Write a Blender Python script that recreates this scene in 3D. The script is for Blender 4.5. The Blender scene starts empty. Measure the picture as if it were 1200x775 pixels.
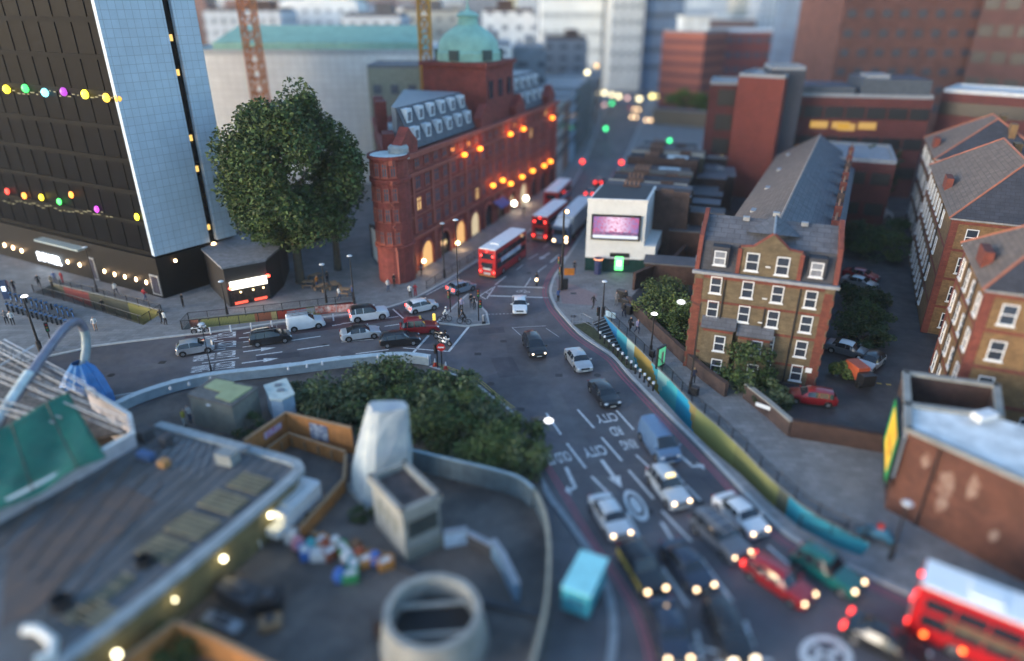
import bpy, bmesh, math, random
from mathutils import Vector, Matrix
from mathutils.geometry import tessellate_polygon
R = random.Random(7)
rad = math.radians
S = bpy.context.scene
COL = S.collection

# ------------------------------------------------------------------ camera, sky, sun, exposure
CAM_H, PITCH, FPX = 33.0, rad(25.6), 800.0
cam = bpy.data.cameras.new('camera'); cam.lens = 24.0; cam.sensor_width = 36.0
cam.clip_start = 0.5; cam.clip_end = 6000
cam.dof.use_dof = True; cam.dof.focus_distance = 73.0; cam.dof.aperture_fstop = 0.0192
camo = bpy.data.objects.new('camera', cam); COL.objects.link(camo)
camo.location = (0, 0, CAM_H); camo.rotation_euler = (math.pi / 2 - PITCH, 0, 0)
S.camera = camo
W = bpy.data.worlds.new('World'); S.world = W; W.use_nodes = True
nt = W.node_tree
for n in list(nt.nodes): nt.nodes.remove(n)
sky = nt.nodes.new('ShaderNodeTexSky'); sky.sky_type = 'NISHITA'; sky.sun_disc = False
SUN_EL, SUN_AZ = rad(7.0), rad(-118.0)        # azimuth measured from +Y towards +X
sky.sun_elevation = SUN_EL; sky.sun_rotation = SUN_AZ; sky.air_density = 1.0; sky.dust_density = 1.2; sky.ozone_density = 2.6
bg = nt.nodes.new('ShaderNodeBackground'); bg.inputs['Strength'].default_value = 0.15
wo = nt.nodes.new('ShaderNodeOutputWorld')
nt.links.new(sky.outputs[0], bg.inputs[0]); nt.links.new(bg.outputs[0], wo.inputs[0])
sl = bpy.data.lights.new('sun', 'SUN'); sl.energy = 0.7; sl.angle = rad(35); sl.color = (1.0, 0.94, 0.9)
so = bpy.data.objects.new('sun', sl); COL.objects.link(so)
sd = Vector((math.sin(SUN_AZ) * math.cos(SUN_EL), math.cos(SUN_AZ) * math.cos(SUN_EL), math.sin(SUN_EL)))
so.rotation_euler = sd.to_track_quat('Z', 'Y').to_euler()
S.view_settings.view_transform = 'Standard'; S.view_settings.look = 'None'
S.view_settings.gamma = 1.0; S.view_settings.use_curve_mapping = False
S.view_settings.exposure = 2.25
S.cycles.use_denoising = True
S.cycles.max_bounces = 5; S.cycles.diffuse_bounces = 3; S.cycles.glossy_bounces = 3; S.cycles.transmission_bounces = 2
S.cycles.caustics_reflective = False; S.cycles.caustics_refractive = False
S.cycles.sample_clamp_indirect = 4.0

# ------------------------------------------------------------------ where a pixel of the survey photo falls in the place
CP, SP = math.cos(PITCH), math.sin(PITCH)
def ray(px, py):
    a = (px - 600) / FPX; b = (387.5 - py) / FPX
    return Vector((a, CP + b * SP, -SP + b * CP))
def G(px, py, z=0.0):
    d = ray(px, py); t = (z - CAM_H) / d.z
    return Vector((d.x * t, d.y * t, z))
def WY(px, py, Y):
    d = ray(px, py); t = Y / d.y
    return Vector((d.x * t, Y, CAM_H + d.z * t))
def HT(x, y, py):
    b = (387.5 - py) / FPX
    return (b * y * CP - y * SP) / (CP + b * SP) + CAM_H

# ------------------------------------------------------------------ materials
MATS = {}
def mat(name, col, rough=0.8, metal=0.0, var=0.12, scale=1.5, bump=0.0, kind=None, col2=None, spec=0.5, coat=0.0, extra=None):
    if name in MATS: return MATS[name]
    m = bpy.data.materials.new(name); m.use_nodes = True; MATS[name] = m
    t = m.node_tree; N = t.nodes; L = t.links
    b = N['Principled BSDF']; b.inputs['Roughness'].default_value = rough; b.inputs['Metallic'].default_value = metal
    b.inputs['Specular IOR Level'].default_value = spec
    if coat: b.inputs['Coat Weight'].default_value = coat
    geo = N.new('ShaderNodeNewGeometry')
    no = N.new('ShaderNodeTexNoise'); no.inputs['Scale'].default_value = scale; no.inputs['Detail'].default_value = 6
    no.inputs['Roughness'].default_value = 0.65
    tc = N.new('ShaderNodeTexCoord')
    L.new(tc.outputs['Object'], no.inputs['Vector'])
    mx = N.new('ShaderNodeMix'); mx.data_type = 'RGBA'
    c2 = col2 or tuple(c * (1 - 2.2 * var) for c in col)
    mr = N.new('ShaderNodeMapRange'); mr.inputs['From Min'].default_value = 0.35; mr.inputs['From Max'].default_value = 0.68
    L.new(no.outputs['Fac'], mr.inputs['Value']); L.new(mr.outputs[0], mx.inputs['Factor'])
    mx.inputs['A'].default_value = (*col, 1); mx.inputs['B'].default_value = (*[max(0, c) for c in c2], 1)
    out = mx.outputs['Result']
    if kind in ('brick', 'block', 'slate', 'grid', 'paving', 'facade'):
        # wall coordinates: metres along the wall and metres up, whichever way the wall faces
        sx = N.new('ShaderNodeSeparateXYZ'); L.new(geo.outputs['True Normal'], sx.inputs[0])
        ng = N.new('ShaderNodeMath'); ng.operation = 'MULTIPLY'; ng.inputs[1].default_value = -1; L.new(sx.outputs['Y'], ng.inputs[0])
        cb = N.new('ShaderNodeCombineXYZ'); L.new(ng.outputs[0], cb.inputs['X']); L.new(sx.outputs['X'], cb.inputs['Y'])
        dt = N.new('ShaderNodeVectorMath'); dt.operation = 'DOT_PRODUCT'; L.new(geo.outputs['Position'], dt.inputs[0]); L.new(cb.outputs[0], dt.inputs[1])
        sp = N.new('ShaderNodeSeparateXYZ'); L.new(geo.outputs['Position'], sp.inputs[0])
        cc = N.new('ShaderNodeCombineXYZ'); L.new(dt.outputs['Value'], cc.inputs['X']); L.new(sp.outputs['Z'], cc.inputs['Y'])
        if kind == 'paving': L.new(sp.outputs['X'], cc.inputs['X']); L.new(sp.outputs['Y'], cc.inputs['Y'])
        br = N.new('ShaderNodeTexBrick'); L.new(cc.outputs[0], br.inputs['Vector']); br.inputs['Scale'].default_value = 0.1 if kind == 'facade' else 1.0
        w, h, mo = {'brick': (0.45, 0.15, 0.014), 'block': (1.2, 0.6, 0.02), 'slate': (0.5, 0.28, 0.02), 'grid': (1.5, 1.0, 0.045), 'paving': (0.9, 0.6, 0.03), 'facade': (.34, .36, .1)}[kind]
        if extra: w, h, mo = extra
        br.inputs['Brick Width'].default_value = w; br.inputs['Row Height'].default_value = h; br.inputs['Mortar Size'].default_value = mo
        br.inputs['Mortar Smooth'].default_value = 0.3
        if kind in ('grid', 'facade'): br.offset = 0.0
        br.inputs['Color1'].default_value = (1, 1, 1, 1); br.inputs['Color2'].default_value = (0.72, 0.72, 0.72, 1) if kind != 'grid' else (.92, .92, .92, 1)
        br.inputs['Mortar'].default_value = (0.6, 0.6, 0.6, 1) if kind in ('brick', 'paving', 'grid') else (0.5, 0.5, 0.5, 1)
        if kind == 'facade':
            br.inputs['Color1'].default_value = (.16, .18, .22, 1); br.inputs['Color2'].default_value = (.32, .34, .4, 1); br.inputs['Mortar'].default_value = (1, 1, 1, 1); br.inputs['Mortar Smooth'].default_value = 0
        mu = N.new('ShaderNodeMix'); mu.data_type = 'RGBA'; mu.blend_type = 'MULTIPLY'; mu.inputs['Factor'].default_value = 0.85
        L.new(out, mu.inputs['A']); L.new(br.outputs['Color'], mu.inputs['B']); out = mu.outputs['Result']
        bp = N.new('ShaderNodeBump'); bp.inputs['Strength'].default_value = 0.3; bp.inputs['Distance'].default_value = 0.02
        L.new(br.outputs['Fac'], bp.inputs['Height']); bp.invert = True; L.new(bp.outputs[0], b.inputs['Normal'])
    elif bump:
        n2 = N.new('ShaderNodeTexNoise'); n2.inputs['Scale'].default_value = scale * 6; n2.inputs['Detail'].default_value = 4
        L.new(tc.outputs['Object'], n2.inputs['Vector'])
        bp = N.new('ShaderNodeBump'); bp.inputs['Strength'].default_value = bump; bp.inputs['Distance'].default_value = 0.03
        L.new(n2.outputs['Fac'], bp.inputs['Height']); L.new(bp.outputs[0], b.inputs['Normal'])
    L.new(out, b.inputs['Base Color'])
    return m
def emit(name, col, strength, base=(0.05, 0.05, 0.05)):
    if name in MATS: return MATS[name]
    m = bpy.data.materials.new(name); m.use_nodes = True; MATS[name] = m
    b = m.node_tree.nodes['Principled BSDF']; b.inputs['Base Color'].default_value = (*base, 1)
    b.inputs['Emission Color'].default_value = (*col, 1); b.inputs['Emission Strength'].default_value = strength * .36   # set against the exposure above
    return m
def glass(name, col=(0.02, 0.025, 0.03), rough=0.08, spec=0.6):
    if name in MATS: return MATS[name]
    m = mat(name, col, rough, 0, 0.15, 0.8, spec=spec); return m

def asphalt(name, base, patch):
    m = bpy.data.materials.new(name); m.use_nodes = True; MATS[name] = m
    t = m.node_tree; N = t.nodes; L = t.links; b = N['Principled BSDF']
    tc = N.new('ShaderNodeTexCoord')
    def noise(sc, det, r=0.6, dist=0.0):
        n = N.new('ShaderNodeTexNoise'); n.inputs['Scale'].default_value = sc; n.inputs['Detail'].default_value = det
        n.inputs['Roughness'].default_value = r; n.inputs['Distortion'].default_value = dist
        L.new(tc.outputs['Object'], n.inputs['Vector']); return n
    def ramp(a, lo, hi, c0, c1):
        r = N.new('ShaderNodeMapRange'); r.inputs['From Min'].default_value = lo; r.inputs['From Max'].default_value = hi
        r.inputs['To Min'].default_value = c0; r.inputs['To Max'].default_value = c1; L.new(a, r.inputs['Value']); return r.outputs[0]
    a1 = ramp(noise(0.09, 5, 0.6, 1.2).outputs['Fac'], 0.35, 0.7, 0.78, 1.25)
    a2 = ramp(noise(0.9, 6, 0.7).outputs['Fac'], 0.3, 0.7, 0.86, 1.14)
    a3 = ramp(noise(14, 3, 0.7).outputs['Fac'], 0.3, 0.7, 0.8, 1.2)
    vo = N.new('ShaderNodeTexVoronoi'); vo.inputs['Scale'].default_value = 0.16; L.new(tc.outputs['Object'], vo.inputs['Vector'])
    a4 = ramp(vo.outputs['Color'], 0.0, 1.0, 0.86, 1.12)
    def mul(x, y):
        q = N.new('ShaderNodeMath'); q.operation = 'MULTIPLY'; L.new(x, q.inputs[0]); L.new(y, q.inputs[1]); return q.outputs[0]
    f = mul(mul(a1, a2), mul(a3, a4))
    cmx = N.new('ShaderNodeMix'); cmx.data_type = 'RGBA'; cmx.inputs['A'].default_value = (*base, 1); cmx.inputs['B'].default_value = (*patch, 1)
    L.new(ramp(noise(0.23, 4).outputs['Fac'], 0.45, 0.62, 0, 1), cmx.inputs['Factor'])
    vm = N.new('ShaderNodeVectorMath'); vm.operation = 'SCALE'; L.new(cmx.outputs['Result'], vm.inputs[0]); L.new(f, vm.inputs['Scale'])
    L.new(vm.outputs[0], b.inputs['Base Color'])
    L.new(ramp(noise(0.4, 4).outputs['Fac'], 0.3, 0.7, 0.45, 0.8), b.inputs['Roughness'])
    bp = N.new('ShaderNodeBump'); bp.inputs['Strength'].default_value = 0.25; bp.inputs['Distance'].default_value = 0.01
    L.new(noise(30, 3).outputs['Fac'], bp.inputs['Height']); L.new(bp.outputs[0], b.inputs['Normal'])
    return m
ASPH = asphalt('asphalt', (0.092, 0.085, 0.094), (0.108, 0.098, 0.102))
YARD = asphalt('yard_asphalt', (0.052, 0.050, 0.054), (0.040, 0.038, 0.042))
CONC_D = asphalt('site_concrete', (0.115, 0.099, 0.090), (0.066, 0.058, 0.055))
ROOFM = asphalt('roof_felt', (0.11, 0.11, 0.115), (0.075, 0.072, 0.070))
PAVE = mat('paving', (0.27, 0.265, 0.265), 0.75, var=0.13, scale=0.5, kind='paving')
KERB = mat('kerb_stone', (0.46, 0.46, 0.45), 0.8, var=0.1, scale=2)
REDP = mat('faded_red_paint', (0.34, 0.11, 0.14), 0.8, var=0.15, scale=3)
WHITEP = mat('road_paint', (0.74, 0.75, 0.74), 0.7, scale=4, col2=(.36, .35, .36))
YELP = mat('yellow_paint', (0.5, 0.36, 0.08), 0.7, var=0.15, scale=5)
REDLANE = mat('red_tinted_asphalt', (0.085, 0.052, 0.058), 0.8, var=0.15, scale=1)
TACT = mat('pink_tactile', (0.27, 0.2, 0.2), 0.8, var=0.1, scale=3)
STOCK = mat('stock_brick', (0.155, 0.118, 0.070), 0.9, var=0.2, scale=1.3, kind='brick')
STOCK2 = mat('orange_stock_brick', (0.225, 0.135, 0.062), 0.9, var=0.2, scale=1.3, kind='brick')
REDB = mat('red_brick', (0.19, 0.05, 0.036), 0.9, var=0.16, scale=1.5, kind='brick')
TERRA = mat('red_terracotta', (0.29, 0.062, 0.050), 0.85, var=0.18, scale=0.8, kind='brick')
TERRA2 = mat('pale_terracotta', (0.34, 0.095, 0.07), 0.85, var=0.14, scale=1.2)
DKBRICK = mat('dark_brown_brick', (0.075, 0.04, 0.033), 0.9, var=0.2, scale=0.8, kind='brick')
BRNBRICK = mat('brown_red_brick', (0.135, 0.052, 0.035), 0.9, var=0.22, scale=0.5, kind='brick')
DULLB = mat('dull_brick', (0.095, 0.06, 0.052), 0.9, var=0.2, scale=0.9, kind='brick')
MODRED = mat('modern_red_cladding', (0.18, 0.04, 0.03), 0.8, var=0.12, scale=0.7, kind='brick')
SLATE = mat('slate', (0.115, 0.12, 0.14), 0.7, var=0.16, scale=1.2, kind='slate')
SLATED = mat('dark_slate', (0.045, 0.047, 0.06), 0.7, var=0.15, scale=1.2, kind='slate')
TILEB = mat('brown_tile', (0.17, 0.135, 0.115), 0.8, var=0.15, scale=1.2, kind='slate')
LEAD = mat('lead_flashing', (0.26, 0.28, 0.31), 0.6, var=0.15, scale=2)
WFRAME = mat('white_window_paint', (0.68, 0.70, 0.72), 0.5, var=0.04)
PANE = glass('window_pane', (0.035, 0.045, 0.065), 0.12, 0.7)
PANES = glass('painted_sky_pane', (.13, .15, .19), .15)  # paler bluish base colour stands in for sky reflected in the panes
PANEB = mat('net_curtain_pane', (0.22, 0.24, 0.28), 0.15, var=0.2, scale=2)
BLACK = mat('black_paint', (0.014, 0.014, 0.016), 0.45, var=0.1)
DKGREY = mat('dark_grey_metal', (0.05, 0.052, 0.06), 0.5, var=0.1)
STEEL = mat('galvanised_steel', (0.36, 0.38, 0.41), 0.45, 0.6, var=0.15, scale=3)
WHT = mat('white_render', (0.66, 0.67, 0.65), 0.8, var=0.06, scale=0.7)
CREAM = mat('cream_stone', (0.50, 0.49, 0.44), 0.85, var=0.1, scale=0.8)
CONC = mat('pale_concrete', (0.30, 0.30, 0.28), 0.9, var=0.16, scale=0.8, bump=0.2)
CONCG = mat('green_grey_concrete', (0.21, 0.215, 0.185), 0.9, var=0.15, scale=0.8, bump=0.2)
TIMBER = mat('orange_plywood', (0.50, 0.205, 0.06), 0.8, var=0.14, scale=1.2, kind='block', extra=(1.22, 9.0, 0.02))
TIMBERB = mat('raw_timber', (0.36, 0.22, 0.12), 0.8, var=0.15, scale=3)
GREENT = mat('green_roof_copper', (0.25, 0.46, 0.38), 0.7, var=0.12, scale=0.5)
DOMEG = mat('verdigris_dome', (0.33, 0.58, 0.47), 0.7, var=0.12, scale=0.6)
TRUNK = mat('bark', (0.09, 0.075, 0.055), 0.9, var=0.2, scale=3, bump=0.5)
def leafmat(name, c, c2):
    m = mat(name, c, 0.6, var=0.2, scale=1.1, col2=c2, spec=0.3)
    return m
LEAF = leafmat('plane_leaves', (0.078, 0.125, 0.034), (0.036, 0.064, 0.018))
LEAFL = leafmat('light_leaves', (0.115, 0.150, 0.045), (0.055, 0.080, 0.024))
LEAFS = leafmat('shrub_leaves', (0.105, 0.135, 0.075), (0.050, 0.070, 0.036))
LEAFD = leafmat('dark_leaves', (0.040, 0.068, 0.024), (0.020, 0.036, 0.014))
LEAFY = leafmat('yellow_green_leaves', (0.16, 0.22, 0.03), (0.08, 0.12, 0.02))
TYRE = mat('tyre_rubber', (0.012, 0.012, 0.012), 0.8, var=0.05)
RIM = mat('alloy_rim', (0.42, 0.43, 0.45), 0.3, 0.7, var=0.05)
CARGLASS = glass('car_glass', (0.015, 0.02, 0.028), 0.06, 0.8)
CHROME = mat('plate_white', (0.6, 0.6, 0.55), 0.4, var=0.02)
HEADW = emit('headlamp_lit', (1.0, 0.64, 0.32), 5.0, (0.7, 0.7, 0.7))
HEADC = mat('headlamp_unlit', (0.62, 0.66, 0.7), 0.15, 0.2, var=0.05)
HEADY = emit('headlamp_dim', (1.0, 0.75, 0.45), 3.0, (0.7, 0.7, 0.7))
TAILR = emit('taillamp_lit', (1.0, 0.04, 0.03), 5.0, (0.4, 0.02, 0.02))
TAILD = mat('taillamp_unlit', (0.30, 0.012, 0.012), 0.25, var=0.05)

# ------------------------------------------------------------------ mesh building
def worldloc(o):
    v = Vector((0, 0, 0))
    while o is not None:
        v += o.location; o = o.parent
    return v
class MB:
    def __init__(s): s.v = []; s.f = []; s.m = []; s.mi = 0
    def add(s, vs, fs, mi=None):
        o = len(s.v); s.v += [tuple(p) for p in vs]
        for f in fs: s.f.append(tuple(i + o for i in f)); s.m.append(s.mi if mi is None else mi)
        return s
    def box(s, c, d, rot=0.0, mi=None):
        cx, cy, cz = c; dx, dy, dz = d[0] / 2, d[1] / 2, d[2] / 2; ca, sa = math.cos(rot), math.sin(rot)
        vs = [(cx + x * ca - y * sa, cy + x * sa + y * ca, cz + z) for z in (-dz, dz) for x, y in ((-dx, -dy), (dx, -dy), (dx, dy), (-dx, dy))]
        return s.add(vs, [(3, 2, 1, 0), (4, 5, 6, 7), (0, 1, 5, 4), (1, 2, 6, 5), (2, 3, 7, 6), (3, 0, 4, 7)], mi)
    def prism(s, pts, z0, z1, mi=None, top=True, bottom=True):
        pts = [(p[0], p[1]) for p in pts]
        if sum(pts[i][0] * pts[(i + 1) % len(pts)][1] - pts[(i + 1) % len(pts)][0] * pts[i][1] for i in range(len(pts))) < 0: pts = pts[::-1]
        n = len(pts)
        vs = [(x, y, z0) for x, y in pts] + [(x, y, z1) for x, y in pts]
        fs = [(i, (i + 1) % n, n + (i + 1) % n, n + i) for i in range(n)]
        if top:
            tri = tessellate_polygon([[Vector((x, y, 0)) for x, y in pts]]) if n > 4 else None
            if tri:
                for t in tri:
                    a, b, c = [Vector(pts[i] + (0,)) for i in t]
                    if (b - a).cross(c - a).z < 0: t = t[::-1]
                    fs.append(tuple(n + i for i in t))
            else: fs.append(tuple(range(n, 2 * n)))
        if bottom and n <= 4: fs.append(tuple(range(n - 1, -1, -1)))
        return s.add(vs, fs, mi)
    def quad(s, a, b, c, d, mi=None): return s.add([a, b, c, d], [(0, 1, 2, 3)], mi)
    def tri(s, a, b, c, mi=None): return s.add([a, b, c], [(0, 1, 2)], mi)
    def slab(s, a, b, c, d, t, mi=None):
        # a thick sheet through four corners; t is how far it goes down along its normal
        a, b, c, d = map(Vector, (a, b, c, d)); n = (b - a).cross(d - a).normalized() * t
        vs = [a, b, c, d, a - n, b - n, c - n, d - n]
        return s.add(vs, [(0, 1, 2, 3), (7, 6, 5, 4), (0, 4, 5, 1), (1, 5, 6, 2), (2, 6, 7, 3), (3, 7, 4, 0)], mi)
    def tube(s, pts, r, n=8, mi=None, cap=True):
        pts = [Vector(p) for p in pts]; m = len(pts); rs = r if isinstance(r, (list, tuple)) else [r] * m
        vs = []; up = None
        for i, p in enumerate(pts):
            d = (pts[min(i + 1, m - 1)] - pts[max(i - 1, 0)]).normalized()
            if up is None:
                up = Vector((0, 0, 1)) if abs(d.z) < 0.9 else Vector((1, 0, 0))
            x = d.cross(up).normalized(); up = x.cross(d).normalized()
            for k in range(n):
                a = 2 * math.pi * k / n; vs.append(p + (x * math.cos(a) + up * math.sin(a)) * rs[i])
        fs = [(i * n + k, i * n + (k + 1) % n, (i + 1) * n + (k + 1) % n, (i + 1) * n + k) for i in range(m - 1) for k in range(n)]
        if cap: fs += [tuple(range(n - 1, -1, -1)), tuple((m - 1) * n + k for k in range(n))]
        return s.add(vs, fs, mi)
    def lathe(s, prof, n=16, c=(0, 0, 0), mi=None):
        vs = [(c[0] + r * math.cos(2 * math.pi * k / n), c[1] + r * math.sin(2 * math.pi * k / n), c[2] + z) for r, z in prof for k in range(n)]
        fs = [(i * n + k, i * n + (k + 1) % n, (i + 1) * n + (k + 1) % n, (i + 1) * n + k) for i in range(len(prof) - 1) for k in range(n)]
        return s.add(vs, fs, mi)
    def ball(s, c, r, n=8, m=6, mi=None):
        c = Vector(c); rr = r if isinstance(r, (tuple, list)) else (r, r, r)
        vs = [(c.x, c.y, c.z - rr[2])]
        for i in range(1, m):
            t = math.pi * i / m
            for k in range(n):
                a = 2 * math.pi * k / n; vs.append((c.x + rr[0] * math.sin(t) * math.cos(a), c.y + rr[1] * math.sin(t) * math.sin(a), c.z - rr[2] * math.cos(t)))
        vs.append((c.x, c.y, c.z + rr[2])); fs = [(0, 1 + (k + 1) % n, 1 + k) for k in range(n)]
        for i in range(m - 2):
            for k in range(n):
                a = 1 + i * n + k; b = 1 + i * n + (k + 1) % n; fs.append((a, b, b + n, a + n))
        o = 1 + (m - 2) * n; fs += [(o + k, o + (k + 1) % n, len(vs) - 1) for k in range(n)]
        return s.add(vs, fs, mi)
    def mesh(s, name, mats, off=None, smooth=False, ang=35):
        me = bpy.data.meshes.new(name)
        if off is not None: vs = [(x - off[0], y - off[1], z - off[2]) for x, y, z in s.v]
        else: vs = s.v
        me.from_pydata(vs, [], s.f)
        for m in (mats if isinstance(mats, (list, tuple)) else [mats]): me.materials.append(m)
        me.polygons.foreach_set('material_index', s.m)
        if smooth:
            me.polygons.foreach_set('use_smooth', [True] * len(s.f)); me.set_sharp_from_angle(angle=rad(ang))
        me.update(); return me
    def build(s, name, mats, parent=None, world=True, smooth=False, ang=35):
        off = worldloc(parent) if (parent is not None and world) else None
        o = bpy.data.objects.new(name, s.mesh(name, mats, off, smooth, ang)); COL.objects.link(o)
        if parent is not None: o.parent = parent
        return o
def tag(o, label=None, cat=None, group=None, kind=None):
    if label: o['label'] = label
    if cat: o['category'] = cat
    if group: o['group'] = group
    if kind: o['kind'] = kind
    return o
def thing(name, label, cat, loc=(0, 0, 0), rz=0.0, group=None):
    o = bpy.data.objects.new(name, None); COL.objects.link(o); o.location = loc; o.rotation_euler = (0, 0, rz)
    o.empty_display_size = 0.3
    return tag(o, label, cat, group)
def struct(o): o['kind'] = 'structure'; return o
KIDS = {}
def copy_tree(o, parent=None):
    c = o.copy(); COL.objects.link(c)
    if parent is not None: c.parent = parent
    for ch in list(o.children): copy_tree(ch, c)
    return c
def dup(o, loc, rz, label=None, group=None):
    c = copy_tree(o); c.location = loc; c.rotation_euler = (0, 0, rz)
    if label: c['label'] = label
    if group: c['group'] = group
    return c
def heading(p, q):
    a, b = G(*p), G(*q); return math.atan2(b.y - a.y, b.x - a.x)

# ------------------------------------------------------------------ a wall face seen from outside: A at its left end, B at its right end
class Face:
    def __init__(s, A, B):
        s.A = Vector((A[0], A[1])); s.B = Vector((B[0], B[1])); d = s.B - s.A; s.L = d.length; s.u = d / s.L
        s.n = Vector((s.u.y, -s.u.x)); s.rot = math.atan2(s.u.y, s.u.x)
    def pt(s, u, z, off=0.0):
        p = s.A + s.u * u + s.n * off; return Vector((p.x, p.y, z))
    def pix(s, px, py):
        d = ray(px, py); t = (s.n.x * s.A.x + s.n.y * s.A.y) / (d.x * s.n.x + d.y * s.n.y)
        x, y = d.x * t, d.y * t; return ((Vector((x, y)) - s.A).dot(s.u), CAM_H + d.z * t)
    def boxon(s, mb, u, z, w, h, d=0.1, off=0.0, mi=None):
        p = s.pt(u, z, off + d / 2); mb.box(p, (w, d, h), s.rot, mi); return mb
WIN = {}
def window_meshes(w, h, style):
    k = (round(w, 2), round(h, 2), style)
    if k in WIN: return WIN[k]
    fr, pn = MB(), MB(); t = 0.08
    fm, pm = WFRAME, PANE
    if style in ('sash', 'sashb'):
        for x in (-w / 2 + t / 2, w / 2 - t / 2): fr.box((x, -0.045, 0), (t, 0.09, h))
        for z in (h / 2 - t / 2, 0.0, -h / 2 + t / 2): fr.box((0, -0.042, z), (w - 2 * t, 0.084, t))
        fr.box((0, -0.09, -h / 2 - 0.06), (w + 0.2, 0.15, 0.09))
        pn.box((0, -0.02, 0), (w - 2 * t, 0.02, h - 2 * t)); pm = PANEB if style == 'sashb' else PANE
    elif style == 'dark':
        for x in (-w / 2 + 0.03, w / 2 - 0.03): fr.box((x, -0.03, 0), (0.06, 0.06, h))
        for z in (h / 2 - 0.03, -h / 2 + 0.03): fr.box((0, -0.028, z), (w - 0.12, 0.056, 0.06))
        pn.box((0, -0.012, 0), (w - 0.12, 0.02, h - 0.12)); fm = DKGREY
    elif style in ('lit', 'stone'):
        for x in (-w / 2 + 0.06, w / 2 - 0.06, 0): fr.box((x, -0.06, 0), (0.12 if x else 0.08, 0.12, h))
        for z in (h / 2 - 0.06, -h / 2 + 0.06, h * 0.18): fr.box((0, -0.055, z), (w - 0.24, 0.11, 0.1))
        fr.box((0, -0.1, -h / 2 - 0.05), (w + 0.2, 0.2, 0.1))
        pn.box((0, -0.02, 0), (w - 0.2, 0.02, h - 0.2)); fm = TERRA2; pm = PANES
        if style == 'lit': pm = emit('warm_window', (1.0, 0.62, 0.25), 0.5)
    WIN[k] = (fr.mesh('window', fm), pn.mesh('pane', pm)); return WIN[k]
def put_window(parent, face, u, z, w=1.1, h=1.8, style='sash', off=0.0, name='window', pane=True):
    a, b = window_meshes(w, h, style)
    o = bpy.data.objects.new(name, a); COL.objects.link(o); o.parent = parent
    o.location = face.pt(u, z, off) - worldloc(parent); o.rotation_euler = (0, 0, face.rot)
    if pane:
        p = bpy.data.objects.new('pane', b); COL.objects.link(p); p.parent = o
    return o

# ================================================================== GROUND
def xy(p, z=0.0):
    g = G(p[0], p[1], z); return (g.x, g.y)
def pxs(l, z=0.0): return [xy(p, z) for p in l]
def sheet(name, outer, holes, z, m, z_low=None, side=None):
    loops = [outer] + holes
    tri = tessellate_polygon([[Vector((x, y, 0)) for x, y in lp] for lp in loops])
    pts = [p for lp in loops for p in lp]; mb = MB(); fs = []
    for t in tri:
        a, b, c = [Vector((*pts[i], 0)) for i in t]
        fs.append(tuple(t) if (b - a).cross(c - a).z > 0 else tuple(t[::-1]))
    mb.add([(x, y, z) for x, y in pts], fs, 0)
    if z_low is not None:
        for lp in loops[:1]:
            n = len(lp); mb.add([(x, y, z) for x, y in lp] + [(x, y, z_low) for x, y in lp], [(i, (i + 1) % n, n + (i + 1) % n, n + i) for i in range(n)], 1)
    return struct(mb.build(name, [m, side or KERB]))
def offs(pl, d):
    out = []
    for i, p in enumerate(pl):
        a = Vector(pl[max(i - 1, 0)]); b = Vector(pl[min(i + 1, len(pl) - 1)]); t = (b - a).normalized()
        out.append((p[0] - t.y * d, p[1] + t.x * d))
    return out
def ribbon(mb, pl, w, z, d=0.0, mi=None):
    L_, R_ = offs(pl, d + w / 2), offs(pl, d - w / 2)
    for i in range(len(pl) - 1):
        mb.quad((*R_[i], z), (*R_[i + 1], z), (*L_[i + 1], z), (*L_[i], z), mi)
def wallrib(mb, pl, w, z0, z1, d=0.0, mi=None):
    L_, R_ = offs(pl, d + w / 2), offs(pl, d - w / 2)
    n = len(pl); vs = [(*p, z) for z in (z0, z1) for p in R_] + [(*p, z) for z in (z0, z1) for p in L_]
    fs = []
    for i in range(n - 1):
        fs += [(i, i + 1, n + i + 1, n + i), (n + i, n + i + 1, 3 * n + i + 1, 3 * n + i), (2 * n + i + 1, 2 * n + i, 3 * n + i, 3 * n + i + 1)]
    fs += [(0, n, 3 * n, 2 * n), (n - 1, 3 * n - 1, 4 * n - 1, 2 * n - 1)]
    mb.add(vs, fs, mi)
def smooth_pl(pl, k=4):
    out = []
    for i in range(len(pl) - 1):
        p0 = Vector(pl[max(i - 1, 0)]); p1 = Vector(pl[i]); p2 = Vector(pl[i + 1]); p3 = Vector(pl[min(i + 2, len(pl) - 1)])
        for j in range(k):
            t = j / k
            q = 0.5 * (2 * p1 + (p2 - p0) * t + (2 * p0 - 5 * p1 + 4 * p2 - p3) * t * t + (3 * p1 - p0 - 3 * p2 + p3) * t ** 3)
            out.append((q.x, q.y))
    out.append(tuple(pl[-1])); return out
ZP = 0.12
T1F = pxs([(60, 334), (110, 346), (150, 356), (190, 367)], ZP); T1N = pxs([(40, 343), (90, 357), (130, 369), (168, 381)], ZP)
T2F = pxs([(222, 377), (300, 369), (360, 362), (414, 356)], ZP); T2N = pxs([(213, 387), (280, 379.5), (340, 373), (412, 364)], ZP)
T3F = pxs([(708, 372), (725, 389), (751, 414), (767, 431), (785, 448), (814, 480), (839, 501), (870, 531), (898, 561), (943, 601), (985, 624), (1018, 640)], ZP)
T3N = pxs([(694, 378), (706, 393), (728, 414), (750, 437), (775, 466), (800, 494), (830, 524), (868, 556), (900, 588), (935, 617), (975, 639), (1010, 652)], ZP)
H1, H2, H3 = T1F + T1N[::-1], T2F + T2N[::-1], T3F + T3N[::-1]
sheet('road', [(-1000, -60), (1000, -60), (1000, 1300), (-1000, 1300)], [H1, H2, H3], 0.0, ASPH)
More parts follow.
